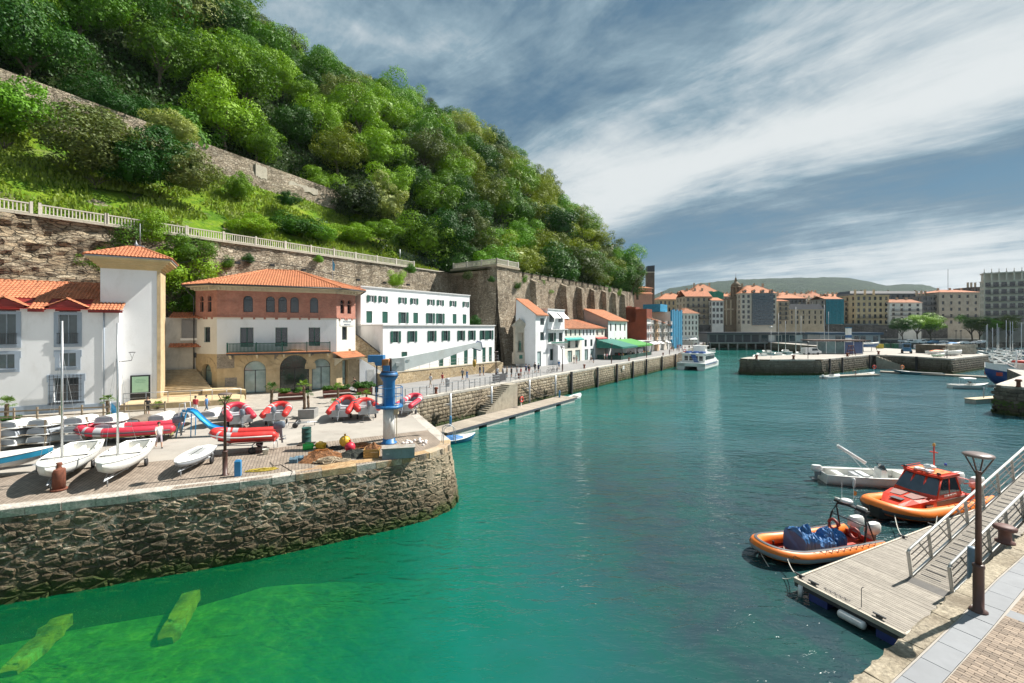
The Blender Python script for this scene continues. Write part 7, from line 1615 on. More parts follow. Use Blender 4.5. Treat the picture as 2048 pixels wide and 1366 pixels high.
MB().box(-.9,0,0,.9,.72,.56).build('body',mat('chest_grey',(.22,.26,.27),.6,.15,3,.15,dirt=(.2,.12,.07),da=.4),o);MB().box(-.94,-.04,.56,.94,.76,.62).build('lid',mat('chest_lid',(.30,.29,.26),.7,.2,3,.2,dirt=(.32,.16,.07),da=.6),o);MB().box(-.7,-.02,.28,-.5,-.002,.34).build('handle',GALV,o)
p=G(742,917);o=T('wooden_crate','orange brown wooden crate full of dark netting','crate',tuple(p),.15);CRW=mat('crate_wood',(.42,.24,.07),.7,.25,5,.3)
for k in range(3):
 z=.03+k*.165
 MB().box(-.42,0,z,.42,.02,z+.145).build('slat',CRW,o);MB().box(-.42,.58,z,.42,.60,z+.145).build('slat',CRW,o);MB().box(-.42,.02,z,-.40,.58,z+.145).build('slat',CRW,o);MB().box(.40,.02,z,.42,.58,z+.145).build('slat',CRW,o)
MB().box(-.40,.02,.0,.40,.58,.03).build('bottom',CRW,o)
def pile_(name,label,cat,c,rx,ry,h,n,m,seed,r0=.025,seg=26,loops=1.):
 r_=random.Random(seed);mb=MB()
 for k in range(n):
  a=r_.uniform(0,6.28);cx,cy=r_.gauss(0,rx*.3),r_.gauss(0,ry*.3);pts=[];rr=r_.uniform(.12,.4)
  for i in range(seg):
   a+=r_.uniform(.15,.75)*loops;rr=max(.06,min(.5,rr+r_.uniform(-.06,.06)));x=cx+rr*rx*1.6*math.cos(a)+r_.uniform(-.03,.03);y=cy+rr*ry*1.6*math.sin(a);e=max(0,1-(x/rx)**2-(y/ry)**2)
   pts.append((x,y,.02+h*e*(.3+.7*k/n)+r_.uniform(-.02,.03)))
  mb.tube(pts,r0,4)
 return one(mb,name,m,label,cat,tuple(c),.25)
def heap(name,label,cat,c,rx,ry,h,m,seed,rz=.25):
 mb=MB();n,k=26,7;vs=[(0,0,h)]
 for j in range(1,k+1):
  for i in range(n):
   t=6.283*i/n;q=j/k;w=1+.18*noise.noise((math.cos(t)*2,math.sin(t)*2,seed));x=rx*q*w*math.cos(t);y=ry*q*w*math.sin(t);vs.append((x,y,max(0,h*(1-q**1.6)+h*.55*noise.noise((x*5,y*5,seed))*(1-q**3))))
 fs=[(0,1+i,1+(i+1)%n)for i in range(n)]+[(1+j*n+i,1+(j+1)*n+i,1+(j+1)*n+(i+1)%n,1+j*n+(i+1)%n)for j in range(k-1)for i in range(n)]
 mb.add(vs,fs);return one(mb,name,m,label,cat,tuple(c),rz)
NETM=mat('brown_netting',(.24,.105,.04),.95,.6,9,1.,45,dirt=(.03,.03,.03),da=.8,dist=.06);NETB2=mat('black_green_netting',(.03,.035,.03),.95,.6,9,1.,45,dirt=(.10,.08,.05),da=.7,dist=.06)
ROPEM=mat('beige_rope',(.42,.34,.24),.9,.35,8,.4);YR=mat('yellow_hose',(.50,.38,.06),.6,.15,5)
heap('fishing_net','heap of brown fishing net between the yellow jerry can and the buoys','net',G(645,918),1.45,.85,.42,NETM,1);heap('fishing_net','black green net heap under the red buoy','net',G(706,912),1.1,.6,.36,NETB2,2);heap('net_heap_in_crate','dark brown net bulging out of the wooden crate','net',G(742,915)+V(0,.35,.42),.5,.34,.32,NETM,3)
heap('old_net','flat tan net edge trailing along the coping behind the crate','net',G(700,925),1.9,.35,.07,mat('tan_netting',(.38,.25,.13),.95,.4,8,.8,40),4,.42)
pile_('rope_heap','tangled beige mooring rope heap near the quay edge','rope',G(660,925)+V(0,0,.05),.85,.42,.26,13,ROPEM,3,.03);pile_('rope_heap','orange brown cord tangle on top of the brown net heap','rope',G(640,914)+V(0,0,.2),.9,.5,.25,9,mat('orange_cord',(.42,.17,.05),.9,.3),9,.018);pile_('rope_heap','loose dark rope tangle behind the yellow buoy','rope',G(672,897),.6,.4,.15,5,BLACK,5,.018);pile_('rope_heap','brown rope strands spread left of the crane foot','rope',G(722,895),.95,.6,.3,12,mat('brown_rope',(.33,.16,.07),.9,.3),6,.02)
pile_('yellow_hose_coil','yellow hose coil lying by the blue post','hose',G(512,942),.95,.34,.07,5,YR,8,.02,34)
m=MB().tube([G(540,925)-G(512,942)+V(0,0,.03),G(548,934)-G(512,942)+V(0,0,.05),G(562,930)-G(512,942)+V(0,0,.02),G(585,944)-G(512,942)+V(0,0,.02),G(580,955)-G(512,942)+V(0,0,.02)],.015,5);one(m,'thin_cable',BLACK,'thin black cable trailing right of the yellow hose','cable',tuple(G(512,942)))
for px,py,r_,c,lab in((690,897,.34,(.62,.36,.03),'yellow buoy behind the red buoy'),(700,908,.30,(.55,.02,.05),'round red buoy on the net heap')):
 m=MB().lathe([(r_*math.sin(t),r_-r_*math.cos(t))for t in[math.pi*k/12 for k in range(13)]],20).lathe([(.05,2*r_-.02),(.05,2*r_+.06),(.09,2*r_+.1),(0,2*r_+.12)],8);one(m,'buoy',mat(lab.split(' ')[0]+'_buoy_plastic' if 'yellow' in lab else 'red_buoy_plastic',c,.45,.1),lab,'buoy',tuple(G(px,py)+V(0,0,.12)))
def jerry(label,c,m,rz):
 o=T('jerry_can',label,'jerry can',tuple(c),rz);b=MB();b.loft([[(x,-.16*s,.03),(x,.16*s,.03),(x,.2*s,.1),(x,.2*s,.3),(x,.13*s,.36),(x,-.13*s,.36),(x,-.2*s,.3),(x,-.2*s,.1)]for x,s in((-.32,.8),(-.28,1),(.18,1),(.26,.75))]);b.tube([(.22,0,.2),(.38,0,.2)],.06,8);b.build('can',m,o)
 MB().tube([(-.2,0,.36),(-.15,0,.43),(.08,0,.43),(.14,0,.36)],.025,6).build('handle',m,o);MB().tube([(.36,0,.2),(.42,0,.2)],.07,8).build('cap',BLACK,o)
jerry('bright green plastic can lying beside the yellow one',G(617,899),mat('bright_green_plastic',(.02,.42,.07),.4),.5);jerry('yellow plastic can lying left of the nets',G(643,897),mat('yellow_plastic',(.65,.38,.02),.4),-.3)
for i,(px,py)in enumerate(((588,925),(599,922))):
 o=T('lobster_pot',('left' if i==0 else 'right')+' one of two blue grey netted traps left of the net heap','trap',tuple(G(px,py)),.2+i*.2);BG=mat('blue_grey_net',(.10,.17,.22),.8,.5,12,.8);m=MB()
 for x in(-.2,0,.2):m.tube([(x,-.18,.02),(x,-.18,.22),(x,0,.32),(x,.18,.22),(x,.18,.02)],.015,5)
 m.box(-.22,-.19,.0,.22,.19,.03);m.build('frame',BG,o);MB().loft([[(x,-.17,.03),(x,-.17,.21),(x,0,.30),(x,.17,.21),(x,.17,.03)]for x in(-.19,.19)]).build('netting',BG,o)
r_=random.Random(3);PBY=mat('pinkish_white_float',(.70,.64,.60),.5,.12,6,dirt=(.5,.2,.16),da=.5)
fmsh=MB().lathe([(0,0),(.08,.02),(.1,.1),(.08,.18),(0,.2)],10).mesh('net_float',PBY)
for i in range(26):
 p=G(826,886)+V(r_.gauss(0,.42),r_.gauss(0,.3),r_.uniform(0,.14));tag(OB('net_float',fmsh,None,p,rot=(r_.uniform(0,3),r_.uniform(0,3),0)),'whitish net float in the pile right of the crane foot','float','pile of whitish net floats by the crane')
o=one(MB().lathe([(.29,0),(.29,.02),(.3,.03),(.285,.05),(.285,.32),(.30,.34),(.285,.36),(.285,.62),(.30,.64),(.285,.66),(.285,.9),(.3,.92),(.28,.93),(.27,.90),(0,.90)],20),'oil_drum',mat('dark_green_drum',(.015,.07,.06),.5,.2,3,.1,dirt=(.05,.05,.04),da=.4),'dark green oil drum standing on a pallet','drum',tuple(G(613,886)+V(0,0,.08)),0)
o=T('pallet','small dark pallet under the green drum','pallet',tuple(G(613,889)),.2)
for k in range(5):MB().box(-.5,-.35+k*.15,.05,.5,-.24+k*.15,.075).build('board',DKBARK,o)
for k in range(2):MB().box(-.45+k*.8,-.35,0,-.35+k*.8,.36,.05).build('board',DKBARK,o)
o=T('blue_mooring_post','short light blue post at the edge of the left quay','post',tuple(G(476,952)),.3);MB().box(-.14,-.11,0,.14,.11,.74).build('body',mat('post_blue',(.03,.20,.42),.5,.15,3),o);MB().loft([[(-.15,-.12,.74),(.15,-.12,.74),(.15,.12,.74),(-.15,.12,.74)],[(-.1,-.07,.82),(.1,-.07,.82),(.1,.07,.82),(-.1,.07,.82)]]).build('cap',mat('post_blue',(.03,.20,.42)),o)
one(MB().lathe([(.13,0),(.17,.32),(.18,.33),(.165,.32),(.13,.03),(0,.03)],16).tube([(-.17,0,.3),(-.1,0,.1),(.1,0,.1),(.17,0,.3)],.008,4),'bucket',mat('dirty_white_bucket',(.55,.55,.48),.6,.15),'off white bucket right of the trailer wheel','bucket',tuple(G(531,909)))
trolley('empty launching trolley lying before the grey plant tub',tuple(G(603,852)),.3,2.2,1.2,.3)
o=T('quay_ladder','galvanised ladder with tall hoops at the tip of the left quay','ladder',(-4.25,28.6,0),-1.2);m=MB()
for x in(-.22,.22):m.tube([(x,.55,0),(x,.5,.95),(x,.3,1.12),(x,.0,1.12),(x,-.22,.95),(x,-.30,-.5),(x,-.55,-3.9)],.025,6)
for k in range(12):z=-.3-.3*k;m.tube([(-.22,-.29+z*.07,z),(.22,-.29+z*.07,z)],.018,5)
m.build('rails',GALV,o)
COR=mat('corten_planter',(.16,.05,.035),.7,.2,2,.15);LEAFB=leafmat('shrub_leaves',(.03,.10,.01),(.13,.26,.02))
shr=[crown_mesh('shrub',200+i,LEAFB,16,110,.2,.6)for i in range(2)]
def planter(px,py,w,lab,rz,bench=True,sh=1.0):
 p=G(px,py);o=T('planter',lab,'planter',tuple(p),rz);MB().loft([[(-w/2,0,0),(w/2,0,0),(w/2,1.1,0),(-w/2,1.1,0)],[(-w/2-.04,-.03,.72),(w/2+.04,-.03,.72),(w/2+.04,1.13,.72),(-w/2-.04,1.13,.72)]]).build('trough',COR,o)
 MB().box(-w/2+.05,.05,.6,w/2-.05,1.05,.68).build('soil',DKBARK,o);n=max(2,int(w/.8))
 for k in range(n):tag(OB('shrub',shr[k%2],None,p+Matrix.Rotation(rz,3,'Z')@V(-w/2+(k+.5)*w/n,.55,.9),k*1.3,sc=(.62*sh,.5*sh,.5*sh)),'round green shrub, '+['first','second','third','fourth'][k]+' in the '+lab,'shrub')
 if bench:
  b=T('bench','slatted brown bench built along the front of the '+lab.split(',')[0],'bench',tuple(p+Matrix.Rotation(rz,3,'Z')@V(0,-.62,0)),rz);MB().box(-w/2-.1,0,.40,w/2+.1,.5,.46).build('seat',mat('grey_bench_top',(.34,.31,.28),.7),b)
  for x in(-w/2,w/2-.12):MB().box(x,.03,0,x+.12,.47,.40).build('leg',COR,b)
  MB().box(-w/2+.12,.3,.1,w/2-.12,.34,.4).build('front_panel',COR,b)
planter(583,801,2.4,'rust brown planter before the arcade door, left one',.43);planter(674,794,2.6,'rust brown planter before the arcade, middle one',.5);planter(731,789,1.5,'rust brown planter beside the cyclist, right one',.5,False,1.5)
PF=leafmat('palm_fronds',(.035,.10,.015),(.14,.24,.03),.25)
def palm_mesh(seed,n=22,L=.75):
 r_=random.Random(seed);mb=MB()
 for k in range(n):
  a=k*2.4+r_.uniform(-.2,.2);el=r_.uniform(-.15,1.25);ln=L*r_.uniform(.75,1.1);d=V(math.cos(a)*math.cos(el),math.sin(a)*math.cos(el),math.sin(el));s=d.cross(V(0,0,1));s=s.normalized()if s.length>.01 else V(1,0,0);base=d*.1;hub=d*ln*.5-V(0,0,.02)
  mb.add([base-s*.01,base+s*.01,hub+s*.012,hub-s*.012],[(0,1,2,3)])
  for j in range(9):
   t=(j-4)/4*1.15;dd=(d*math.cos(t)+s*math.sin(t)).normalized();tip=hub+dd*ln*.5*(1-.15*abs(t))-V(0,0,.10*ln*(1+abs(t)));w=dd.cross(d.cross(s)).normalized()*.022;mid=hub+dd*ln*.28
   mb.add([hub,mid-w,tip,mid+w],[(0,1,2,3)])
 return mb.mesh('fronds',PF)
palms=[palm_mesh(i)for i in range(3)]
def palm(px,py,hgt,lab,z=0,s=1.,i=0,lean=.05):
 p=G(px,py);p.z=z;o=T('palm',lab,'palm tree',tuple(p),i*1.1);top=(lean*hgt,0,hgt)
 m=MB();pts=[(lean*hgt*q*q,0,hgt*q)for q in[k/8 for k in range(9)]];m.tube(pts,[.13*s*(1 if k%2 else.85)for k in range(9)],8);m.build('trunk',mat('palm_trunk',(.13,.09,.055),.95,.4,14,.8,30),o);OB('fronds',palms[i%3],o,top,sc=(s,s,s))
def tub(px,py,w,lab):
 p=G(px,py);one(MB().loft([[(-w/2,0,0),(w/2,0,0),(w/2,w,0),(-w/2,w,0)],[(-w/2,0,.75),(w/2,0,.75),(w/2,w,.75),(-w/2,w,.75)],[(-w/2+.07,.07,.75),(w/2-.07,.07,.75),(w/2-.07,w-.07,.75),(-w/2+.07,w-.07,.75)],[(-w/2+.07,.07,.62),(w/2-.07,.07,.62),(w/2-.07,w-.07,.62),(-w/2+.07,w-.07,.62)]]),'plant_tub',mat('grey_concrete_tub',(.27,.27,.26),.85,.12,3,.2),lab,'plant tub',tuple(p),.15)
tub(612,838,1.25,'square grey concrete tub holding the twin palms');tub(452,842,1.2,'square grey concrete tub behind the left lamp post')
for a in((543,818,1.9,'slim palm left of the left planter, crown up to the arcade door',0,1.05,0,.02),(609,833,2.0,'taller palm of the twin palm tub',.6,.95,1,-.05),(617,832,1.1,'shorter leaning palm of the twin palm tub',.6,.85,2,.25),(452,838,.8,'low palm in the tub behind the left lamp post',.6,1.0,1,0),(676,805,1.5,'palm before the middle planter',0,.9,2,.0),(668,812,.35,'stemless fan palm at the foot of the middle planter',0,.7,0,0),(718,806,.7,'small fan palm left of the right planter',0,.75,1,0),(733,806,.9,'small fan palm in front of the right planter',0,.75,2,0),(13,838,1.25,'short palm before the white house at the left edge',0,1.15,0,.03),(216,830,1.25,'short palm before the white house beside the flag',0,1.0,1,-.03),(316,818,.25,'low fan palm before the ochre platform',0,.9,2,0)):palm(*a)
for px,py,k in((20,843,0),(228,835,1)):tag(OB('low_plant',shr[k],None,G(px,py)+V(0,0,.2),sc=(.9,.6,.4)),'low green groundcover clump at the foot of the '+('left edge palm' if k==0 else 'palm by the flag'),'plant')
t_of=lambda px:((px-1024)/F*p0.y-p0.x)/(pd.x-(px-1024)/F*pd.y)
ta,tb=t_of(815),t_of(1003);o=T('quay_railing','grey metal railing along the promenade edge from the inner corner to the stairs','railing',tuple(p0+pd*ta+pn*.35),rp0);L=tb-ta;m=MB()
for z in(.35,.7,1.05):m.tube([(0,0,z),(L,0,z)],.022 if z<1 else.03,5)
m.build('rails',GALV,o);n=16
for k in range(n+1):MB().box(k*L/n-.03,-.03,0,k*L/n+.03,.03,1.08).build('post',mat('rail_post_grey',(.16,.17,.18),.5),o)
ta2,tb2=t_of(1016),t_of(1085);o=T('stair_head_railing','pale metal railing at the stair head and past the shrine','railing',tuple(p0+pd*ta2+pn*.35),rp0);L=tb2-ta2;m=MB()
for z in(.5,1.05):m.tube([(0,0,z),(L,0,z)],.025,5)
m.build('rails',GALV,o)
for k in range(9):MB().box(k*L/8-.03,-.03,0,k*L/8+.03,.03,1.08).build('post',GALV,o)
o=T('mesh_barrier','dark mesh barrier panel above the quay stairs','barrier',tuple(p0+pd*t_of(1000)+pn*1.2),rp0);MB().box(0,0,.1,3.0,.04,1.1).build('mesh_panel',mat('dark_mesh',(.07,.07,.075),.7),o);MB().box(0,-.03,0,.05,.07,1.2).box(2.95,-.03,0,3.0,.07,1.2).build('frame',DKMET,o)
sa,sb2=t_of(953)-.0,t_of(1012);o=T('quay_stairs','steep stone stairs climbing the promenade wall from the long pontoon','stairs',tuple(p0+pd*sa-pn*.15),rp0);L=sb2-sa-1;ns=15
for k in range(ns):x=k*L/ns;MB().box(x,-1.35,-4.2,x+L/ns+.0,0,-3.05+(k+1)*3.0/ns-.07).box(x-.03,-1.38,-3.05+(k+1)*3.0/ns-.07,x+L/ns+.0,0,-3.05+(k+1)*3.0/ns).build('step',mat('quay_step_stone',(.36,.32,.25),.85,.15,2,.3,dirt=(.1,.09,.07),da=.5),o)
MB().box(L,-1.35,-4.2,L+1.6,0,-.08).build('landing',mat('quay_step_stone',(.36,.32,.25)),o)
MB().tube([(-2.6,.0,-3.1),(L*.5,.0,-.4)],.05,5).build('handrail',WOODRAIL,o)
PTN=mat('grey_pontoon_board',(.36,.31,.25),.8,.12,3,.3,rv=.15);pa=p0+pd*1.8-pn*1.55;o=T('long_pontoon','long timber topped pontoon below the promenade wall','pontoon',(pa.x,pa.y,-3.12),rp0);PL_=28.0
bm=MB().box(-.12,-2.9,-.05,.12,0,0).mesh('plank',PTN);npk=int(PL_/.26)
for k in range(npk):OB('plank',bm,o,((k+.5)*PL_/npk,0,rnd.uniform(-.004,.004)))
MB().box(0,-2.94,-.22,PL_,-2.88,.0).box(0,-.02,-.2,PL_,.04,-.0).build('edge_beam',mat('dark_edge_beam',(.05,.06,.08),.6),o)
for k in range(5):MB().box(.8+k*5.6,-2.85,-.85,.8+k*5.6+4.2,-.1,-.22).build('float',mat('pale_concrete_float',(.48,.47,.44),.8,.12,2,.2,dirt=(.25,.2,.12),da=.6),o)
for px,py,lab,w in((1023,779,'white notice plate on the wall right of the quay stairs',1.0),(1247,735,'small white plate on the promenade wall by the timber fenders',.9)):
 p=on_prom(px,.34);p.z=CH+(655-py)/F*p.y;one(MB().box(-w/2,-.03,-w*.4,w/2,.0,w*.4).box(-w*.35,-.036,.1,w*.35,-.031,.16,1).box(-w*.35,-.036,-.1,w*.25,-.031,-.04,1),'notice_plate',[WHITEP,mat('grey_print',(.35,.36,.38),.6)],lab,'sign',tuple(p),rp0)
LBY=mat('lifebuoy_red',(.65,.05,.03),.5)
def lifebuoy(p,lab,m=None,rz=0,s=1.):o=T('lifebuoy_stand',lab,'lifebuoy',tuple(p),rz);MB().tube([(.33*s*math.cos(t),-.08,1.0*s+.33*s*math.sin(t))for t in[6.283*k/14 for k in range(14)]],.085*s,8,closed=True).build('ring',m or LBY,o);MB().box(-.05,-.04,0,.05,.04,1.2*s).build('post',WHITEP,o)
lifebuoy(p0+pd*t_of(1016)-pn*2.2+V(0,0,-3.1),'red lifebuoy on a white stand on the long pontoon',rz=rp0)
ch=MB();a=p0+pd*t_of(1046)-pn*.4;b=p0+pd*t_of(1108)-pn*.5;ch.tube([a.lerp(b,k/12)+V(0,0,-.3-2.6*math.sin(math.pi/2*k/12)-.5*math.sin(math.pi*k/12))-a for k in range(13)],.07,5);one(ch,'hanging_chain',mat('dark_chain',(.07,.06,.05),.8,.4,8,.5),'dark heavy rope sagging across the promenade wall','rope',tuple(a))
for px,py,lab in((901,870,'blue dock post at the near end of the long pontoon'),(1119,800,'blue dock post near the far end of the long pontoon')):p=on_prom(px,2.4);one(MB().lathe([(.13,0),(.13,.95),(.1,1.05),(0,1.08)],10),'dock_post',mat('post_blue',(.03,.20,.42)),lab,'post',(p.x,p.y,-3.12))
def motorboat(label,loc,rz,L=5.5,B=2.0,H=.8,hm=None,cabin='con',motor=True,name='motor_boat',deckm=None,mast=0,group=None,bowr=.35,cat='boat',canopy=None,stripe=None,z=WZ):
 root=T(name,label,cat,(loc[0],loc[1],z-.28),rz,group);st=stations(L,B,H,12,.85,bowr,.5);h=MB();hull(h,st);h.build('hull',hm or GELW,root);d=MB();dm=deckm or mat('cream_deck',(.72,.71,.66))
 decksheet(d,st,L*.1,L*.6,0,.0);sidedeck(d,st,-L*.5,L*.17,.2,0,H*.45,0);floor_(d,st,-L*.49,L*.17,H*.55,0,.2);d.build('deck',dm,root);g=MB();gunwale(g,st,.04);g.build('gunwale',stripe or GELW,root)
 if stripe:
  s=MB()
  for sg in(1,-1):
   v=[]
   for x,hb,kz,sh in st:v+=[(x,sg*(hb+.012),sh-.08),(x,sg*(hb*.985+.012),sh-.32)]
   s.add(v,[(2*i,2*i+1,2*i+3,2*i+2)for i in range(len(st)-1)],0,True)
  s.build('stripe',stripe,root)
 if cabin=='con':
  c=MB();c.loft([[(-.2,-B*.2,H*.5),(.35,-B*.2,H*.5),(.35,B*.2,H*.5),(-.2,B*.2,H*.5)],[(-.1,-B*.18,H+.4),(.2,-B*.18,H+.4),(.2,B*.18,H+.4),(-.1,B*.18,H+.4)]]);c.build('console',GELW,root);w=MB().loft([[(.2,-B*.2,H+.35),(.25,-B*.2,H+.35),(.25,B*.2,H+.35),(.2,B*.2,H+.35)],[(-.02,-B*.17,H+.75),(.03,-B*.17,H+.75),(.03,B*.17,H+.75),(-.02,B*.17,H+.75)]]);w.build('windscreen',GLASSD,root);MB().box(-L*.22,-B*.3,H*.5,-L*.1,B*.3,H*.9).build('seat',mat('grey_seat',(.40,.42,.44)),root)
 if cabin=='cab':
  c=MB();c.loft([[(-L*.12,-B*.33,H*.6),(L*.24,-B*.26,H*.9),(L*.24,B*.26,H*.9),(-L*.12,B*.33,H*.6)],[(-L*.12,-B*.3,H+.75),(L*.08,-B*.25,H+.72),(L*.08,B*.25,H+.72),(-L*.12,B*.3,H+.75)]]);c.build('cabin',GELW,root)
  w=MB()
  for sg in(-1,1):w.add([(-L*.08,sg*(B*.318),H+.28),(L*.10,sg*(B*.285),H+.32),(L*.06,sg*(B*.268),H+.62),(-L*.08,sg*(B*.308),H+.62)],[(0,1,2,3)])
  w.add([(L*.193,-B*.24,H+.2),(L*.193,B*.24,H+.2),(L*.095,B*.23,H+.66),(L*.095,-B*.23,H+.66)],[(0,1,2,3)]);w.build('cabin_window',GLASSD,root)
 if canopy is not None:
  c=MB().loft([[(-L*.2,-B*.38,H+1.25),(L*.12,-B*.36,H+1.25),(L*.12,B*.36,H+1.25),(-L*.2,B*.38,H+1.25)],[(-L*.18,-B*.3,H+1.36),(L*.1,-B*.28,H+1.36),(L*.1,B*.28,H+1.36),(-L*.18,B*.3,H+1.36)]]);c.build('canopy',canopy,root);p=MB()
  for x in(-L*.18,L*.1):
   for y in(-B*.33,B*.33):p.tube([(x,y,H*.9),(x,y,H+1.27)],.02,5)
  p.build('canopy_frame',ALU,root)
 if motor:outboard(root,-L*.5,0,H*.85,.9,GELW if cabin=='con' else BLACK)
 if mast:m=MB().tube([(L*.08,0,H*.6),(L*.08,0,mast)],[.11,.08],6).tube([(L*.08,0,1.5),(-L*.35,0,1.45)],.06,6).tube([(L*.08,-.6,mast*.6),(L*.08,.6,mast*.6)],.02,4);mo=m.build('mast',ALU,root)
 return root
# near pontoon, gangway
la=math.atan2(.423,.906);NP=V(12.0,18.6,-3.1)
o=T('timber_pontoon','large weathered grey timber pontoon moored beside the near quay','pontoon',tuple(NP),la);PK=mat('grey_deck_plank',(.30,.27,.23),.8,.12,4,.45,60,rv=.16,dirt=(.16,.14,.12),da=.35,dist=.01)
pks=[]
for k in range(4):
 r_=random.Random(k+5);m=MB();m.box(-.064,-3.72,-.04,.064,-.03,0);m.box(-.066,-3.72,-.012,-.058,-.03,.003)if k%2 else None;pks.append(m.mesh('plank',PK))
for k in range(160):OB('plank',pks[k%4],o,(.09+k*.142,rnd.uniform(-.006,.006),rnd.uniform(-.004,.004)),rot=(0,rnd.uniform(-.02,.02),0))
ALB=mat('pale_wood_edge',(.50,.44,.36),.7,.1,3,.15)
MB().box(-.03,-.03,-.14,23,.05,.035).build('edge_beam',ALB,o);MB().box(-.07,-3.78,-.14,.0,.05,.03).build('edge_beam',ALB,o);MB().box(-.03,-3.80,-.14,23,-3.72,.03).build('edge_beam',ALB,o)
MB().box(-.06,-3.76,-.30,23,.02,-.14).build('frame',mat('dark_pontoon_frame',(.03,.032,.035),.6),o)
NVY=mat('navy_float',(.03,.05,.20),.5,.2,3)
for k,(a,b)in enumerate(((-.55,-1.25),(-1.75,-2.45),(-2.9,-3.55))):MB().box(-.03,b,-.62,.9,a,-.30).build('float',NVY,o)
for k in range(12):MB().box(1.5+k*1.8,-3.6,-.7,2.7+k*1.8,-.1,-.30).build('float',NVY,o)
MB().tube([(-.2,-1.75,-.36),(-.2,-1.8,-.36),(-.2,-2.6,-.36),(-.2,-2.65,-.36)],[.1,.15,.15,.1],10).build('fender',WHITEP,o)
MB().tube([(-.1,-.25,-.65),(-.1,-.25,-.15)],.09,8).build('fender',WHITEP,o)
cl=MB().box(-.04,-.1,0,.04,.1,.06).box(-.03,-.2,.06,.03,.2,.1).mesh('mooring_cleat',DKMET)
for x,y in((.2,-.6),(.2,-2.9),(.25,.0),(8.5,.0),(11.5,.0)):OB('mooring_cleat',cl,o,(x,y,.02))
tp_=MB().tube([(.25,-2.3,.03),(.25,-2.3,.75)],.012,5).tube([(.25,-2.3,.75),(.3,-2.35,.8),(.2,-2.35,.82)],.012,4);tp_.build('thin_stake',DKMET,o)
chn=MB()
for k in range(16):chn.tube([(.28+.05*math.sin(k*2.1),-.95-.06*k,.03+.012*(k%2)),(.28+.05*math.sin(k*2.1+2),-.99-.06*k,.04)],.014,5)
chn.tube([(.1,-1.5,.02),(-.1,-1.75,-.2),(-.22,-2.0,-.36)],.012,4);chn.build('chain',DKMET,o)
ga=.245;gp=V(16.75,18.5,-3.02);g=T('gangway','slatted aluminium gangway with pale handrails sloping up from the pontoon','gangway',tuple(gp),la,rot=(0,-ga,la));GL=13.0;GW=1.3
sl__=MB().box(-.055,-GW+.06,-.03,.055,-.06,0).mesh('slat',PK)
for k in range(int(GL/.125)):OB('slat',sl__,g,((k+.5)*.125,0,rnd.uniform(-.003,.003)))
gr=MB()
for k in range(30):x=.5+k*.42;gr.box(x-.02,-GW*.62,.0,x+.02,-GW*.12,.014)
stuff(gr.build('grip_strips',BLACK,g))
ALP=mat('pale_aluminium',(.50,.50,.48),.45,.08,3,.08,metal=.3)
for y in(0,-GW):
 MB().box(0,y-.04,-.12,GL,y+.04,.06).build('stringer',ALP,g);MB().tube([(.05,y,1.13),(.25,y,1.2),(GL,y,1.2)],.055,8,flat=.8).build('handrail',ALP,g)
 m=MB()
 for z in(.35,.65,.92):m.tube([(.3,y,z),(GL,y,z)],.02,6)
 m.build('mid_rails',mat('pinkish_rail',(.60,.48,.42),.5),g)
 for k in range(8):x=.08+k*1.75;MB().box(x-.035,y-.05,.0,x+.035,y+.05,1.17).build('post',ALP,g)
 for k in range(7):x=.08+k*1.75;MB().tube([(x+.9,y,1.15),(x+1.7,y,.08)],.03,5).build('brace',ALP,g)
MB().add([(-.75,-GW-.05,-.04),(.05,-GW-.05,.03),(.05,.05,.03),(-.75,.05,-.04)],[(0,1,2,3)]).build('landing_plate',mat('dark_plate',(.14,.13,.12),.6,.2,3),g)
MB().tube([(-.75,-GW-.05,-.02),(-.8,.05,-.02)],.02,5).tube([(-1.25,-.1,-.05),(-.75,.45,-.02)],.02,5).build('rollers',DKMET,g)
one(MB().lathe([(.14,-4),(.14,.1),(.1,.14),(0,.15)],10),'pontoon_pile',mat('blue_grey_pile',(.16,.22,.28),.5,.2,3),'blue grey guide pile standing just left of the near lamp post','pile',(15.45,14.75,0))
bow,stn=V(11.8,21.2,0),V(18.4,22.95,0);az=rot2(bow-stn);c=(bow+stn)/2;L=(bow-stn).length
ro=rib('orange_rescue_boat','open orange rescue inflatable with blue tarpaulin covers and black roll bar',(c.x,c.y,WZ-.18),az,L,2.6,.29,ORGT,HULLR,False,0,None,None,mat('red_deck',(.42,.05,.03),.6,.1),'boat',.35,None,False)
def strake(root,L,B,r,zt_,rise,z0,z1,m,name='rubbing_strake',grow=.012):
 P=ribpath(L,B,r,zt_,rise);k=len(P);s=MB();rings=[]
 for i in range(1,k-1):
  a=Vector(P[i-1]);b=Vector(P[i+1]);d=(b-a);d.z=0;d.normalize();n=V(-d.y,d.x,0)*1.0;p=Vector(P[i]);ring=[]
  for q in range(6):t=z0+(z1-z0)*q/5;ring.append(p+n*(r+grow)*math.cos(t)+V(0,0,(r+grow)*math.sin(t)))
  rings.append(ring)
 s.loft(rings,closed=False,cap=False,sm=True);return s.build(name,m,root)
strake(ro,L,2.6,.29,.48,.35,-.55,.15,GREYT);strake(ro,L,2.6,.29,.48,.35,1.25,1.75,DKG,'top_strake')
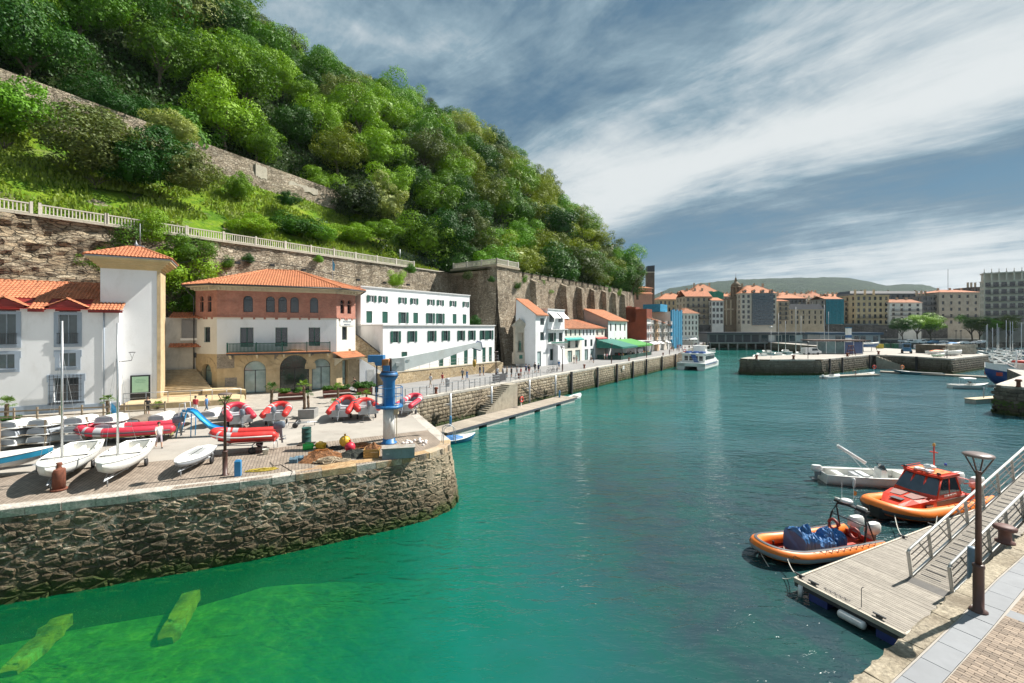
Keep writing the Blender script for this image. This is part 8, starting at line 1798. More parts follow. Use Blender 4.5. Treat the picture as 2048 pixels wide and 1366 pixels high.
def cover(root,x0,x1,w,h0_,h1_,seed,name='tarpaulin_cover',y=0):
 r_=random.Random(seed);rings=[];n=12
 for k in range(n+1):
  u=k/n;x=x0+(x1-x0)*u;h=h0_+(h1_-h0_)*u;e=.88 if k in(0,n)else 1;ring=[]
  for q in range(13):
   t=math.pi*q/12;yy=-math.cos(t)*w/2*(1.05+.06*math.sin(k*2.3+q));zz=.3+(h)*min(1,math.sin(t)**.35)*e+.05*math.sin(k*1.7+q*1.3);ring.append((x+.04*math.sin(q*2.1+k),yy+y,zz if 0<q<12 else.25))
  rings.append(ring)
 m=MB().loft(rings,closed=False,cap=True);return m.build(name,TARPB,root)
cover(ro,.25,1.15,1.25,.95,1.15,1);cover(ro,-.85,.2,1.05,.62,.55,2);cover(ro,-1.05,-.5,.55,.95,.9,3);cover(ro,.5,.9,.4,1.35,1.3,4,y=.2);cover(ro,-1.7,-1.15,.8,.75,.62,5)
m=MB();T1=[(-2.1,-.95,.6),(-2.3,-.9,1.5),(-2.45,-.7,2.05),(-2.5,0,2.15),(-2.45,.7,2.05),(-2.3,.9,1.5),(-2.1,.95,.6)];m.tube(T1,.045,8);m.tube([(-2.9,-.9,.6),(-2.45,-.75,1.95)],.04,6);m.tube([(-2.9,.9,.6),(-2.45,.75,1.95)],.04,6);m.tube([(-2.3,-.9,1.5),(-2.3,.9,1.5)],.03,6)
m.box(-2.62,-.85,2.12,-2.38,.85,2.2);m.build('roll_bar',BLACK,ro)
m=MB().lathe([(0,2.25),(.26,2.27),(.28,2.36),(.2,2.42),(0,2.43)],14,0,(-2.5,-.25,0));m.build('radar_dome',GELW,ro);m=MB().tube([(-2.5,.3,2.25),(-2.5,.75,2.25)],.09,8).tube([(-2.5,-.85,2.25),(-2.5,-.6,2.25)],.08,8);m.build('lights',mat('pale_light_glass',(.5,.5,.47),.3),ro)
m=MB().tube([(-2.5,-.5,2.2),(-2.5,-.5,3.2)],.012,4).tube([(-2.5,.1,2.2),(-2.55,.1,3.5)],.012,4);m.build('aerials',WHITEP,ro);MB().add([(-2.53,.1,3.0),(-2.75,.12,2.9),(-2.72,.08,2.7),(-2.53,.1,2.75)],[(0,1,2,3)]).build('small_flag',mat('red_yellow_flag',(.6,.2,.03),.7),ro)
for y in(-.55,.55):m=MB().tube([(-2.0,y+.25*math.cos(t),1.05+.25*math.sin(t))for t in[6.283*k/12 for k in range(12)]],.075,7,closed=True);m.build('life_ring',mat('dark_red_ring',(.30,.04,.03),.5),ro)
for y in(-.42,.42):outboard(ro,-L*.45,y,.72,1.05,GELW)
m=MB();
for k in range(14):t=k/13;m.tube([(-2.6+5*t+.0,1.12-.0,.80),(-2.42+5*t,1.22,.70),(-2.25+5*t,1.12,.80)],.014,4);m.tube([(-2.6+5*t,-1.12,.80),(-2.42+5*t,-1.22,.70),(-2.25+5*t,-1.12,.80)],.014,4)
m.build('grab_lines',BLACK,ro);MB().lathe([(.05,.6),(.05,.95),(.07,.97),(0,1.0)],8,0,(2.45,0,0)).build('tow_post',BLACK,ro)
def rope(a,b,sag,lab,r=.02,m=None,nm='mooring_line'):
 mb=MB();a,b=Vector(a),Vector(b);pts=[a.lerp(b,k/12)-a-V(0,0,sag*math.sin(math.pi*k/12))for k in range(13)];mb.tube(pts,r,5);one(mb,nm,m or mat('white_rope',(.6,.58,.52),.8,.15),lab,'rope',tuple(a))
M1=Matrix.Translation((c.x,c.y,WZ-.18))@Matrix.Rotation(az,4,'Z');cw_=lambda x,y:(Matrix.Translation(NP)@Matrix.Rotation(la,4,'Z'))@V(x,y,.08)
rope(M1@V(2.4,.55,.95),cw_(.25,.0),.35,'white mooring line from the bow of the open orange boat to the pontoon corner');rope(M1@V(3.2,.0,.5),cw_(.15,.0),.6,'second slack line from the open orange boat stem to the pontoon corner')
bow,stn=V(21.2,25.7,0),V(30.0,28.9,0);az=rot2(bow-stn);c=(bow+stn)/2;L=(bow-stn).length;B_=3.3;r_t=.36
r2=rib('cabin_rescue_boat','orange red rescue boat with wheelhouse, inflatable collar and white outboards',(c.x,c.y,WZ-.2),az,L,B_,r_t,ORGT,HULLR,False,0,None,None,mat('red_deck',(.42,.05,.03)),'boat',.5,None,False)
strake(r2,L,B_,r_t,.48,.5,-.6,.0,DKG);strake(r2,L,B_,r_t,.48,.5,-1.3,-.75,mat('orange_lower_band',(.5,.08,.02),.5),'lower_band')
m=MB();m.loft([[(x,-w,.35),(x,-w,h),(x,-w*.6,h+.08),(x,w*.6,h+.08),(x,w,h),(x,w,.35)]for x,w,h in((-2.1,1.05,1.15),(1.3,1.1,1.25),(2.3,.95,1.15),(3.2,.55,.9),(3.55,.3,.75))]);m.build('foredeck',CABR,r2)
m=MB();m.loft([[(1.45,-.85,1.345),(1.45,-.08,1.35),(2.2,-.08,1.26),(2.25,-.62,1.24)],[(1.45,-.85,1.37),(1.45,-.08,1.375),(2.2,-.08,1.285),(2.25,-.62,1.265)]]);m.loft([[(1.45,.08,1.35),(1.45,.85,1.345),(2.25,.62,1.24),(2.2,.08,1.26)],[(1.45,.08,1.375),(1.45,.85,1.37),(2.25,.62,1.265),(2.2,.08,1.285)]]);m.build('deck_panels',mat('reddish_grey_panel',(.28,.14,.12),.7,.1,4),r2)
m=MB().box(2.45,-.3,1.16,2.85,.3,1.2).box(1.05,-.32,1.345,1.35,.32,1.37);m.build('hatch',mat('dark_hatch',(.10,.10,.11),.4),r2)
sec=lambda x,w0,w1,z1:[(x,-w0,1.2),(x,-w1,z1),(x,w1,z1),(x,w0,1.2)]
m=MB();
zr=2.35;lower=[(-1.5,-1.05),(.95,-1.05),(1.15,-.35),(1.15,.35),(.95,1.05),(-1.5,1.05)];upper=[(-1.25,-.9),(.15,-.9),(.32,-.3),(.32,.3),(.15,.9),(-1.25,.9)]
for(a,b)in zip(lower,upper):m.tube([(a[0],a[1],1.25),(b[0],b[1],zr)],.065,6)
m.tube([(-.3,-1.05,1.25),(-.55,-.9,zr)],.05,6);m.tube([(-.3,1.05,1.25),(-.55,.9,zr)],.05,6);m.build('window_posts',CABR,r2)
m=MB();m.prism(lower,1.2,1.45,off=[(p[0]+.12 if p[0]>0 else p[0],p[1]*1.03)for p in lower]);m.build('wheelhouse_base',CABR,r2)
for i in range(6):
 a,b=lower[i],lower[(i+1)%6];a2,b2=upper[i],upper[(i+1)%6];MB().quad((a[0],a[1],1.44),(b[0],b[1],1.44),(b2[0],b2[1],zr),(a2[0],a2[1],zr)).build('pane',glassmat('wheelhouse_glass',(.03,.05,.07),.05),r2)
m=MB();m.prism([(p[0]*1.18+(.05 if p[0]>0 else-.0),p[1]*1.12)for p in upper],zr-.02,zr+.12);m.build('roof',CABR,r2);MB().prism([(p[0]*.9-.02,p[1]*.85)for p in upper],zr+.12,zr+.17).build('roof_panel',ORGT,r2)
m=MB();m.tube([(.42,-1.0,zr+.22),(.42,1.0,zr+.22)],.025,6);m.tube([(-1.5,-1.0,zr+.22),(.42,-1.0,zr+.22)],.02,5);m.tube([(-1.5,1.0,zr+.22),(.42,1.0,zr+.22)],.02,5);m.build('roof_rail',CABR,r2)
for y in(-.85,-.3,.3,.85):MB().lathe([(0,zr+.14),(.1,zr+.16),(.11,zr+.3),(0,zr+.34)],8,0,(.3,y,0)).build('search_light',[BLACK,WHITEP][abs(y)<.5],r2)
MB().box(-.1,-.45,zr+.18,.15,.45,zr+.3).build('light_bar',WHITEP,r2);MB().lathe([(0,zr+.25),(.3,zr+.27),(.32,zr+.4),(.2,zr+.48),(0,zr+.5)],14,0,(-.5,.0,0)).build('radar_dome',GELW,r2)
MB().tube([(-.95,0,zr+.1),(-.95,0,zr+1.6)],.04,6).box(-1.0,-.2,zr+1.2,-.9,.2,zr+1.25).build('mast',CABR,r2);MB().lathe([(0,zr+1.6),(.08,zr+1.62),(.06,zr+1.78),(0,zr+1.8)],8,0,(-.95,0,0)).build('mast_light',mat('amber_lamp',(.7,.4,.1),.4),r2);MB().lathe([(0,zr+.5),(.07,zr+.52),(.06,zr+.65),(0,zr+.67)],8,0,(-1.1,.5,0)).build('blue_beacon',mat('blue_lamp',(.02,.08,.5),.3),r2)
m=MB();
for sg in(-1,1):m.box(-1.9,sg*1.07-.03,.85,1.0,sg*1.07+.03,1.12)
m.build('grey_side_band',mat('grey_side_band',(.20,.19,.18),.6),r2)
m=MB()
for sg in(-1,1):m.box(1.35,sg*1.09-.03,.72,2.0,sg*1.09+.03,1.0)
m.build('side_window',GLASSD,r2)
m=MB()
for sg in(-1,1):m.loft([[(-3.6,sg*1.1-.05,.4),(-3.6,sg*1.1+.05,.4),(-3.6,sg*1.1+.05,1.1),(-3.6,sg*1.1-.05,1.1)],[(-1.9,sg*1.1-.05,.4),(-1.9,sg*1.1+.05,.4),(-1.9,sg*1.1+.05,1.2),(-1.9,sg*1.1-.05,1.2)]])
m.box(-3.0,-.5,.4,-2.2,.5,1.0);m.build('aft_coaming',CABR,r2);MB().tube([(-1.6,1.15,1.9),(-3.2,1.15,1.75),(-4.1,.9,1.55),(-4.1,-.9,1.55),(-3.2,-1.15,1.75),(-1.6,-1.15,1.9)],.03,6).tube([(-4.1,.9,1.55),(-4.0,.95,.8)],.03,5).tube([(-4.1,-.9,1.55),(-4.0,-.95,.8)],.03,5).build('stern_rail',CABR,r2)
for y in(-.5,.5):outboard(r2,-L*.44,y,.9,1.35,GELW)
m=MB()
for k in range(11):
 x=-3.4+k*.62
 for sg in(1,-1):m.tube([(x,sg*1.30,.87),(x+.15,sg*1.55,.72),(x+.31,sg*1.62,.62),(x+.46,sg*1.55,.72),(x+.62,sg*1.30,.87)],.02,5)
m.build('grab_lines',BLACK,r2);MB().loft([[(x,-w,.35),(x,-w,.95),(x,w,.95),(x,w,.35)]for x,w in((L/2-.75,.5),(L/2-.1,.4),(L/2+.06,.25))]).build('bow_fender',BLACK,r2)
bd=MB();bdm=Matrix.Translation((3.05,1.38,.86))@Matrix.Rotation(-.55,4,'Z')@Matrix.Rotation(-.75,4,'X');bd.M=bdm;bd.lathe([(0,.03),(.19,.03),(.19,.0)],18);b_=bd.build('round_badge',WHITEP,r2);bx=MB();bx.M=bdm;bx.box(-.12,-.04,.03,.12,.04,.04).box(-.04,-.12,.03,.04,.12,.041);bx.build('red_cross',LBY,b_)
text('SALVAMENTO',.2,WHITEP,r2,(-.3,1.115,1.28),math.pi,rx=math.pi/2)
M2=Matrix.Translation((c.x,c.y,WZ-.2))@Matrix.Rotation(az,4,'Z');rope(M2@V(3.6,.3,1.0),cw_(8.5,0),.4,'white mooring line from the cabin rescue boat bow to the pontoon edge');rope(M2@V(2.0,1.6,.7),cw_(11.5,0),.5,'slack line from the cabin rescue boat side to the pontoon')
rope(M1@V(-2.9,1.2,.75),cw_(8.5,0),.15,'dark stern line of the open orange boat',.03,BLACK)
w3=motorboat('white open motor boat with folded white canopy frame behind the cabin rescue boat',(26.4,31.6,0),math.pi+math.pi-.19,7.6,2.35,.95,GELW,'con',True,bowr=.35,deckm=mat('cream_deck',(.72,.71,.66)))
m=MB().tube([(-.6,-.9,1.0),(-1.2,-.9,1.9)],.02,5).tube([(-.6,.9,1.0),(-1.6,.9,2.2)],.02,5).tube([(-1.0,-.9,1.5),(-2.6,-.7,2.75)],.02,5);m.build('canopy_frame',ALU,w3);MB().tube([(-.9,0,1.7),(-2.7,0,2.85)],.12,8).build('rolled_canopy',WHITEP,w3)
for x in(-2.3,1.4):MB().tube([(x,-1.28,.95),(x,-1.3,.85),(x,-1.3,.35),(x,-1.3,.28)],[.05,.1,.1,.05],8).build('fender',WHITEP,w3)
MB().box(-1.3,-.6,.45,-.9,.6,.95).box(-2.9,-.6,.45,-2.5,.6,.9).build('seat',GELW,w3)
p=G(903,868,WZ);tb=motorboat('small tender under crumpled blue covers at the near end of the long pontoon',(-5.6,43.2,0),rp0-.5,4.2,1.7,.6,GELB,'none',True,'small_tender');
def lump(root,x,y,rx,ry,h,m,seed,z=.5):
 mb=MB();n=16;vs=[(x,y,z+h)]
 for j in(1,2,3):
  for i in range(n):t=6.283*i/n;q=j/3;e=1+.15*noise.noise((t,seed,j));vs.append((x+rx*q*e*math.cos(t),y+ry*q*e*math.sin(t),z+h*(1-q*q)+.08*noise.noise((t*2,seed,j))))
 mb.add(vs,[(0,1+i,1+(i+1)%n)for i in range(n)]+[(1+j*n+i,1+(j+1)*n+i,1+(j+1)*n+(i+1)%n,1+j*n+(i+1)%n)for j in(0,1)for i in range(n)]);return mb.build('tarpaulin_cover',m,root)
lump(tb,-.3,0,1.6,.8,.45,TARPB,3);lump(tb,1.3,.1,.5,.4,.3,BLACK,5)
motorboat('small white open boat at the far end of the long pontoon',G(1148,797,WZ),rp0+.0,4.4,1.7,.55,GELW,'none',False,'rowing_boat')
fp=G(1400,741,WZ);fz=rot2(V(.60,.80,0));fy=T('harbour_ferry','white twin hulled passenger ferry with blue stripe leaving the promenade berth','ferry',(fp.x+3.3,fp.y+8,WZ),fz)
def ringx(x,y0,y1,z0,z1):return[(x,y0,z0),(x,y1,z0),(x,y1,z1),(x,y0,z1)]
for y in(-2.55,2.55):MB().loft([[(x,y-w*.6,-.4),(x,y+w*.6,-.4),(x,y+w,.5),(x,y+w,1.7),(x,y-w,1.7),(x,y-w,.5)]for x,w in((-9,1.0),(4,1.0),(7.5,.8),(10,.15))]).build('hull',GELW,fy)
m=MB();m.loft([ringx(x,-w,w,1.0,z)for x,w,z in((-9,3.55,1.9),(5,3.55,2.1),(9,2.2,2.5),(10.3,.6,2.7))]);m.build('main_deck',GELW,fy)
m=MB();m.loft([ringx(x,-w,w,1.9,z)for x,w,z in((-6.5,2.9,4.1),(4.5,2.9,4.1),(6.8,2.2,2.6))]);m.build('cabin',GELW,fy)
m=MB()
for sg in(-1,1):
 for k in range(7):m.box(-5.8+k*1.45,sg*2.93-.02,2.6,-4.6+k*1.45,sg*2.93+.02,3.6)
for k in range(4):m.box(-6.55,-2.4+k*1.25,2.4,-6.5,-1.5+k*1.25,3.6)
m.build('cabin_window',GLASSD,fy);m=MB().box(-6.8,-3.1,4.1,5.0,3.1,4.3);m.build('upper_deck',GELW,fy);m=MB().loft([ringx(x,-w,w,4.3,z)for x,w,z in((-.5,1.5,6.0),(2.4,1.4,5.9),(3.4,1.2,4.6))]);m.build('wheelhouse',GELW,fy);MB().box(-1,-1.8,6.0,2.8,1.8,6.15).tube([(-1,0,6.1),(-1,0,8.6)],.05,5).tube([(-1,-.9,7.2),(-1,.9,7.2)],.04,5).build('roof_and_mast',GELW,fy)
m=MB()
for sg in(-1,1):
 for z in(4.8,5.3):m.tube([(-6.7,sg*3.0,z),(4.9,sg*3.0,z)],.03,4)
 for k in range(10):m.tube([(-6.7+k*1.28,sg*3.0,4.3),(-6.7+k*1.28,sg*3.0,5.3)],.03,4)
for z in(2.5,3.0):m.tube([(-8.9,-3.4,z),(-8.9,3.4,z)],.03,4)
m.tube([(-6.7,-3,5.3),(-6.7,3,5.3)],.03,4);m.build('railings',WHITEP,fy)
m=MB()
for sg in(-1,1):m.box(-8.5,sg*3.57-.015,1.5,5,sg*3.57+.015,1.65)
m.loft([[(-6.57,-1.4,2.0),(-6.57,-.2,2.0),(-6.57,.7,4.0),(-6.57,-.5,4.0)],[(-6.52,-1.4,2.0),(-6.52,-.2,2.0),(-6.52,.7,4.0),(-6.52,-.5,4.0)]]);m.build('blue_stripe',mat('ferry_blue',(.03,.10,.32),.4),fy)
MB().tube([(-6.6,2.2+.35*math.cos(t),5.0+.35*math.sin(t))for t in[6.283*k/10 for k in range(10)]],.09,6,closed=True).build('lifebuoy',LBY,fy)
m=MB()
for k in range(3):
 for j in(-1,0,1):m.box(-6+k*1.2,j*1.8-.6,4.3,-5.5+k*1.2,j*1.8+.6,4.75)
m.build('seats',mat('ferry_blue',(.03,.10,.32)),fy)
o=T('ferry_landing','small grey landing stage with a blue striped shelter beside the ferry','landing stage',(52.5,128,0),rp0);MB().box(0,-2.5,-5,16,-.05,-1.0).build('stage',MORT2,o);MB().box(1,-2.4,-1.0,5,-.3,1.6).box(.7,-2.7,1.6,5.3,-.05,1.8,1).build('shelter',[GELG,WHITEP],o)
bt=T('blue_trawler','blue hulled fishing boat with white upperworks and red orange gear at the right edge','fishing boat',(99.5,84.5,WZ-.6),math.pi-.05);st=stations(16.5,5.2,2.6,14,.8,1.5,.55);h=MB();hull(h,st);h.build('hull',mat('trawler_blue',(.018,.06,.22),.35,.1,1,.05),bt);g=MB();gunwale(g,st,.12);g.build('gunwale',WHITEP,bt)
d=MB();decksheet(d,st,-9,9,0,-.25);d.build('deck',mat('grey_deck',(.4,.42,.42),.7),bt);s=MB()
for sg in(1,-1):
 v=[]
 for x,hb,kz,sh in st[6:]:v+=[(x,sg*(hb+.03),sh),(x,sg*(hb*.97+.05),sh+.55+.5*max(0,x/8))]
 s.add(v,[(2*i,2*i+1,2*i+3,2*i+2)for i in range(len(st)-7)],0,True)
s.build('bow_bulwark',WHITEP,bt);MB().box(-4,-1.7,2.4,1.2,1.7,4.7).box(-4.3,-2,4.7,1.8,2,4.9).build('wheelhouse',WHITEP,bt);m=MB()
for k in range(4):m.box(-3.6+k*1.2,1.68,3.5,-2.8+k*1.2,1.72,4.3);m.box(-3.6+k*1.2,-1.72,3.5,-2.8+k*1.2,-1.68,4.3)
m.build('wheelhouse_window',GLASSD,bt);m=MB().tube([(2.5,0,2.5),(2.5,0,7.5)],.12,6).tube([(2.5,0,4),(6.5,0,6)],.08,5).tube([(-4,0,4.9),(-4,0,8.5)],.08,5);m.build('mast',WHITEP,bt)
for k in range(7):MB().box(2.0+k*.75,-1.3+.3*(k%2),2.6,2.6+k*.75,1.5-.2*(k%3),3.25+.12*(k%3)).build('gear_crate',[mat('red_crate',(.5,.06,.04),.6),mat('orange_crate',(.6,.2,.04),.6),WHITEP][k%3],bt)
MB().tube([(6.2,2.35,3.2),(6.0,2.6,2.6)],.3,8).build('fender',BLACK,bt)
tx_=MB();MB().box(-3.8,-1.9,4.95,1.4,1.9,5.35).build('red_roof_rail',mat('red_crate',(.5,.06,.04)),bt)
motorboat('white fishing launch with flat canopy underway before the mossy pier head',G(1938,777,WZ),-.25,5.8,2.1,.9,GELW,'con',False,canopy=WHITEP,name='fishing_launch',bowr=.5)
o=T('pier_pontoon','low pontoon strip along the foot of the middle pier stairs','pontoon',tuple(G(1676,752,-3.3)),.28);MB().box(0,0,-.3,13,2,0).build('deck',PTN,o);o2=T('pier_pontoon','second pontoon strip bending to the right along the middle pier','pontoon',tuple(G(1760,742.5,-3.3)),-.72);MB().box(0,0,-.3,19,2,0).build('deck',PTN,o2)
motorboat('white inflatable launch with red gear moored left of the pier pontoon',G(1663,756,WZ),.45,6,2.2,.7,GELW,'con',True);motorboat('little white open boat in the middle of the pier pontoon',G(1734,750,WZ),.25,4.6,1.6,.6,GELW,'none',False,'rowing_boat');motorboat('long dark green hulled boat below the middle pier stairs',G(1836,749,WZ),-.55+math.pi,9,2.3,.8,mat('dark_teal_hull',(.01,.09,.12),.4),'none',False,'work_boat',stripe=mat('dark_teal_hull',(.01,.09,.12)))
lifebuoy(G(1748,744,-3.2),'red lifebuoy on the pier pontoon by the tyre',s=1.2);lifebuoy(G(1804,744,-3.2),'orange lifebuoy at the foot of the middle pier stairs',mat('orange_lifebuoy',(.8,.2,.03),.5),s=1.2)
o=T('pier_stairs','stone stairs cut into the face of the middle pier','stairs',(100.2,121.3,0),-.82)
for k in range(12):MB().box(.3+k*.62,-1.3,-4,.3+(k+1)*.62,0,-.2-(k+1)*.26).build('step',mat('quay_step_stone',(.36,.32,.25)),o)
for i,(px)in enumerate((1655,1680,1735,1775,1836)):
 rr=(px-1024)/F;A_,B2=(V(73,103.8,0),V(100,122,0))if px<1757 else(V(103.3,118.8,0),V(105.6,105.8,0));d=B2-A_;t=(rr*A_.y-A_.x)/(d.x-rr*d.y);p=A_+d*t;nr=V(d.y,-d.x,0).normalized();tag(OB('pier_fender',fme,None,p+nr*.5,rot2(d)),'timber fender post on the middle pier, '+['first','second','third','fourth','fifth'][i]+' from the round tip','fender','timber fenders on the middle pier')
o=T('floating_jetty','short tan floating jetty beside the mossy round pier head','jetty',tuple(G(1952,799,-3.0)),.3);MB().box(0,0,-.12,7.5,1.4,0).build('deck',mat('tan_jetty',(.52,.42,.28),.8,.1,3),o);MB().box(.1,.05,-.9,3.5,1.35,-.12).box(5,.05,-.9,7.4,1.35,-.12).build('float',mat('pale_concrete_float',(.48,.47,.44)),o);MB().tube([(3.2,.7,-1),(3.2,.7,1.6)],.07,6).build('pile',GALV,o)
r_=random.Random(41);hullms=[GELW,GELW,GELW,mat('navy_hull',(.02,.05,.14),.35),GELB,GELW];mk=[(1975,.0),(1994,1),(2018,0),(2041,0)];k=0
rows=[(128,[1984,1999,2014,2030,2046]),(140,[1980,1993,2008,2023,2038]),(154,[1978,1990,2003,2017,2031,2045]),(170,[1976,1987,1999,2012,2025,2038]),(190,[1979,1990,2002,2015,2029,2042]),(212,[1984,1997,2010,2024,2037])]
pos_=['nearest row','second row','third row','fourth row','fifth row','farthest row'];orda=['first','second','third','fourth','fifth','sixth']
for j,(Y,xs)in enumerate(rows):
 for i,px in enumerate(xs):
  if j==0 and i==0:pass
  X=(px-1024)/F*Y;ms=13.5 if(j in(1,3,4)and i%2==0)else 0;k+=1;cab='cab' if k%3 else 'con';hc=hullms[k%6]
  motorboat(('white' if hc is GELW else 'blue hulled')+(' sailing boat with bare mast' if ms else(' cabin boat' if cab=='cab' else ' open launch'))+', '+pos_[j]+' of the marina, '+orda[i]+' from the left',(X,Y,0),-1.2+r_.uniform(-.15,.15)+(math.pi if k%2 else 0),r_.uniform(6,8.5),2.5,1.0,hc,cab,not ms,'sailing_boat' if ms else 'cabin_boat',mast=ms*r_.uniform(.8,1.05),group='boats berthed in the crowded marina',bowr=.5,canopy=None)
for i,(px,Y,ms,hc,top)in enumerate(((1516,150,0,GELW,0),(1526,160,0,GELW,0),(1549,138,0,GELW,0),(1558,170,625,GELW,0),(1570,144,0,GELW,0),(1583,150,0,GELW,0),(1593,160,612,GELW,0),(1604,175,630,GELW,0),(1600,146,0,GELB,0),(1650,178,608,GELW,0),(1659,185,622,GELW,0),(1690,190,0,GELW,0),(1572,190,640,GELW,0),(1536,180,0,GELW,0))):
 X=(px-1024)/F*Y;mh=CH+(655-ms)/F*Y-WZ if ms else 0
 motorboat(('white sailing boat' if ms else('blue' if hc is GELB else 'white')+' cabin boat')+' in the inner basin behind the middle pier, '+['first','second','fourth','mast by the pole lamp','sixth','seventh','mast in the middle','right mast of the pair','eighth','tallest mast of all','right of the tallest','beside the white column','small mast at the back','third'][i]+(' from the left' if i in(0,1,2,4,5,8,13)else ''),(X,Y,0),1.3+.2*(i%3),8.5,2.8,1.5 if not ms else 1.2,hc,'cab',False,'sailing_boat' if ms else 'cabin_boat',mast=mh,group='boats in the inner basin',bowr=.5)
def car(label,loc,rz,m,s=1.,name='parked_car',van=False):
 o=T(name,label,'van' if van else 'car',tuple(loc),rz,'vehicles parked around the harbour');H=1.9 if van else 1.45;b=MB()
 prof=[(-2.1,.35),(-2.15,.8),(-1.9,1.0),(-1.5,H),(.6,H),(1.3,1.0),(2.05,.85),(2.15,.4)]if not van else[(-2.3,.35),(-2.3,1.1),(-2.25,H),(1.2,H),(1.9,1.15),(2.35,1.0),(2.4,.4)]
 b.loft([[(x,y*(1 if z<1.05 else.86),z)for x,z in prof]for y in(-.88,.88)],sm=False);b.build('body',m,o);w=MB()
 for sg in(-1,1):w.add([(x,sg*(.885 if z<1.05 else.80)+sg*.012,z)for x,z in([(-1.55,1.06),(-1.3,H-.12),(.5,H-.12),(1.05,1.06)]if not van else[(-.3,1.1),(-.3,H-.15),(1.05,H-.15),(1.6,1.15)])],[(0,1,2,3)])
 a=[(1.22,1.08),(.66,H-.08)]if not van else[(1.86,1.22),(1.26,H-.1)];w.add([(a[0][0]+.03,-.72,a[0][1]),(a[0][0]+.03,.72,a[0][1]),(a[1][0]+.03,.68,a[1][1]),(a[1][0]+.03,-.68,a[1][1])],[(0,1,2,3)]);w.build('windows',GLASSD,o)
 for x in(-1.35,1.35):
  for sg in(-1,1):wh=MB();wh.M=Matrix.Translation((x,sg*.82,.32))@Matrix.Rotation(math.pi/2,4,'X');wh.lathe([(.1,-.1),(.32,-.1),(.32,.1),(.1,.1)],12);wh.build('wheel',RUBBER,o)
 return o
CW,CS,CB,CK,CRD=mat('car_white',(.7,.7,.7),.3),mat('car_silver',(.38,.40,.42),.35,metal=.4),mat('car_blue',(.04,.14,.25),.3),mat('car_black',(.02,.022,.025),.3),mat('car_red',(.35,.03,.02),.3)
for i,(px,Y,m,van,lab)in enumerate(((1622,122,CW,True,'white flatbed style van on the middle pier left of the glass shelter'),(1822,208,CW,True,'white van left of the blue car in the harbour car park'),(1842,206,CW,True,'second white van touching the blue car'),(1866,204,CB,False,'blue car in the harbour car park behind the grey tarped boats'),(1890,206,CS,False,'silver car right of the blue car'),(1908,200,CK,False,'black car left of the raised stone block'),(1930,196,CW,False,'white pickup shaped car behind the raised stone block'),(1952,198,CS,False,'silver car at the right of the raised stone block'),(1806,214,CS,False,'silver car at the left end of the harbour car park'),(1962,210,CW,False,'small white car at the far right of the car park'),(1786,212,CK,False,'dark car below the first pine'))):X=(px-1024)/F*Y;car(lab,(X,Y,0),rnd.uniform(-.15,.15)+(math.pi if i%2 else 0),m,van=van)
o=T('blue_tractor','blue harbour tractor with open cab on the middle pier','tractor',tuple(G(1813,706.5)),-2.2);TB=mat('tractor_blue',(.02,.13,.26),.45);MB().box(-1.6,-.9,.6,1.7,.9,1.5).box(-.2,-.8,1.5,1.2,.8,1.7).build('body',TB,o);m=MB()
for x in(-.2,1.2):
 for y in(-.8,.8):m.tube([(x,y,1.5),(x,y,2.7)],.05,5)
m.box(-.4,-.95,2.7,1.4,.95,2.8);m.build('cab_frame',TB,o)
for x in(-1.1,1.1):
 for sg in(-1,1):wh=MB();wh.M=Matrix.Translation((x,sg*.95,.55))@Matrix.Rotation(math.pi/2,4,'X');wh.lathe([(.15,-.15),(.55,-.15),(.55,.15),(.15,.15)],12);wh.build('wheel',RUBBER,o)
def onland(label,px,py,rz,L,B,H,hm,z=.9,name='boat_on_stands',deck=None,stripe=None):p=G(px,py);b=motorboat(label,(p.x,p.y,0),rz,L,B,H,hm,'none',False,name,z=z+.28,stripe=stripe);lump(b,0,0,L*.42,B*.42,.35,deck,3,H)if deck else None;m=MB();[m.tube([(x,y,-z),(x*.9,y*.6,.25)],.06,5)for x in(-L*.3,L*.3)for y in(-B*.45,B*.45)];m.build('stands',DKMET,b);return b
onland('blue and white boat on a cradle behind the iron frame on the middle pier',1735,703,.05,7.5,2.5,1.3,mat('cradle_boat_blue',(.03,.12,.28),.4),1.3,stripe=GELW);onland('white hull with bright orange cover lying right on the middle pier',1876,709,.05,6,1.9,.8,GELW,.15,'covered_boat_ashore',mat('orange_tarp',(.75,.18,.02),.6,.1));onland('white boat hull lying behind the dark pole lamp on the middle pier',1905,711.5,.1,5.5,2.2,1.1,GELW,.1);onland('grey tarped boat left of the blue sheet on the middle pier',1852,700.5,0,6.5,2.3,1.4,GELG,.3,deck=mat('grey_blue_tarp',(.20,.27,.33),.7));onland('pale blue tarped boat behind the orange covered one',1884,700,0,7,2.4,1.4,GELG,.3,deck=mat('pale_blue_tarp',(.15,.28,.40),.7));onland('brown and blue wrapped boat before the raised stone block',1905,698,0.2,6.5,2.5,1.7,mat('brown_tarp',(.24,.20,.16),.8),.3,deck=mat('bright_blue_tarp',(.03,.2,.45),.7))
o=onland('green white jet ski under the pole lamp on the middle pier',1878,714,.1,3.2,1.2,.6,mat('green_white_gel',(.5,.65,.5),.4),.1,'jet_ski')
for i,(px,py,cc)in enumerate(((1760,697,'.05'),(1773,696,'g'),(1790,696,'g'),(1800,695,'b'))):p=G(px,py);one(MB().box(-.8,-.6,0,.8,.6,1.5).box(-.85,-.65,1.5,.85,.65,1.6),'waste_container',[mat('yellow_bin',(.5,.4,.05),.6),mat('green_bin',(.02,.12,.06),.6),mat('green_bin',(.02,.12,.06)),mat('grey_bin',(.2,.22,.25),.6)][i],['yellow','green','second green','grey'][i]+' waste container at the back of the middle pier','container',tuple(p),0,'waste containers on the middle pier')
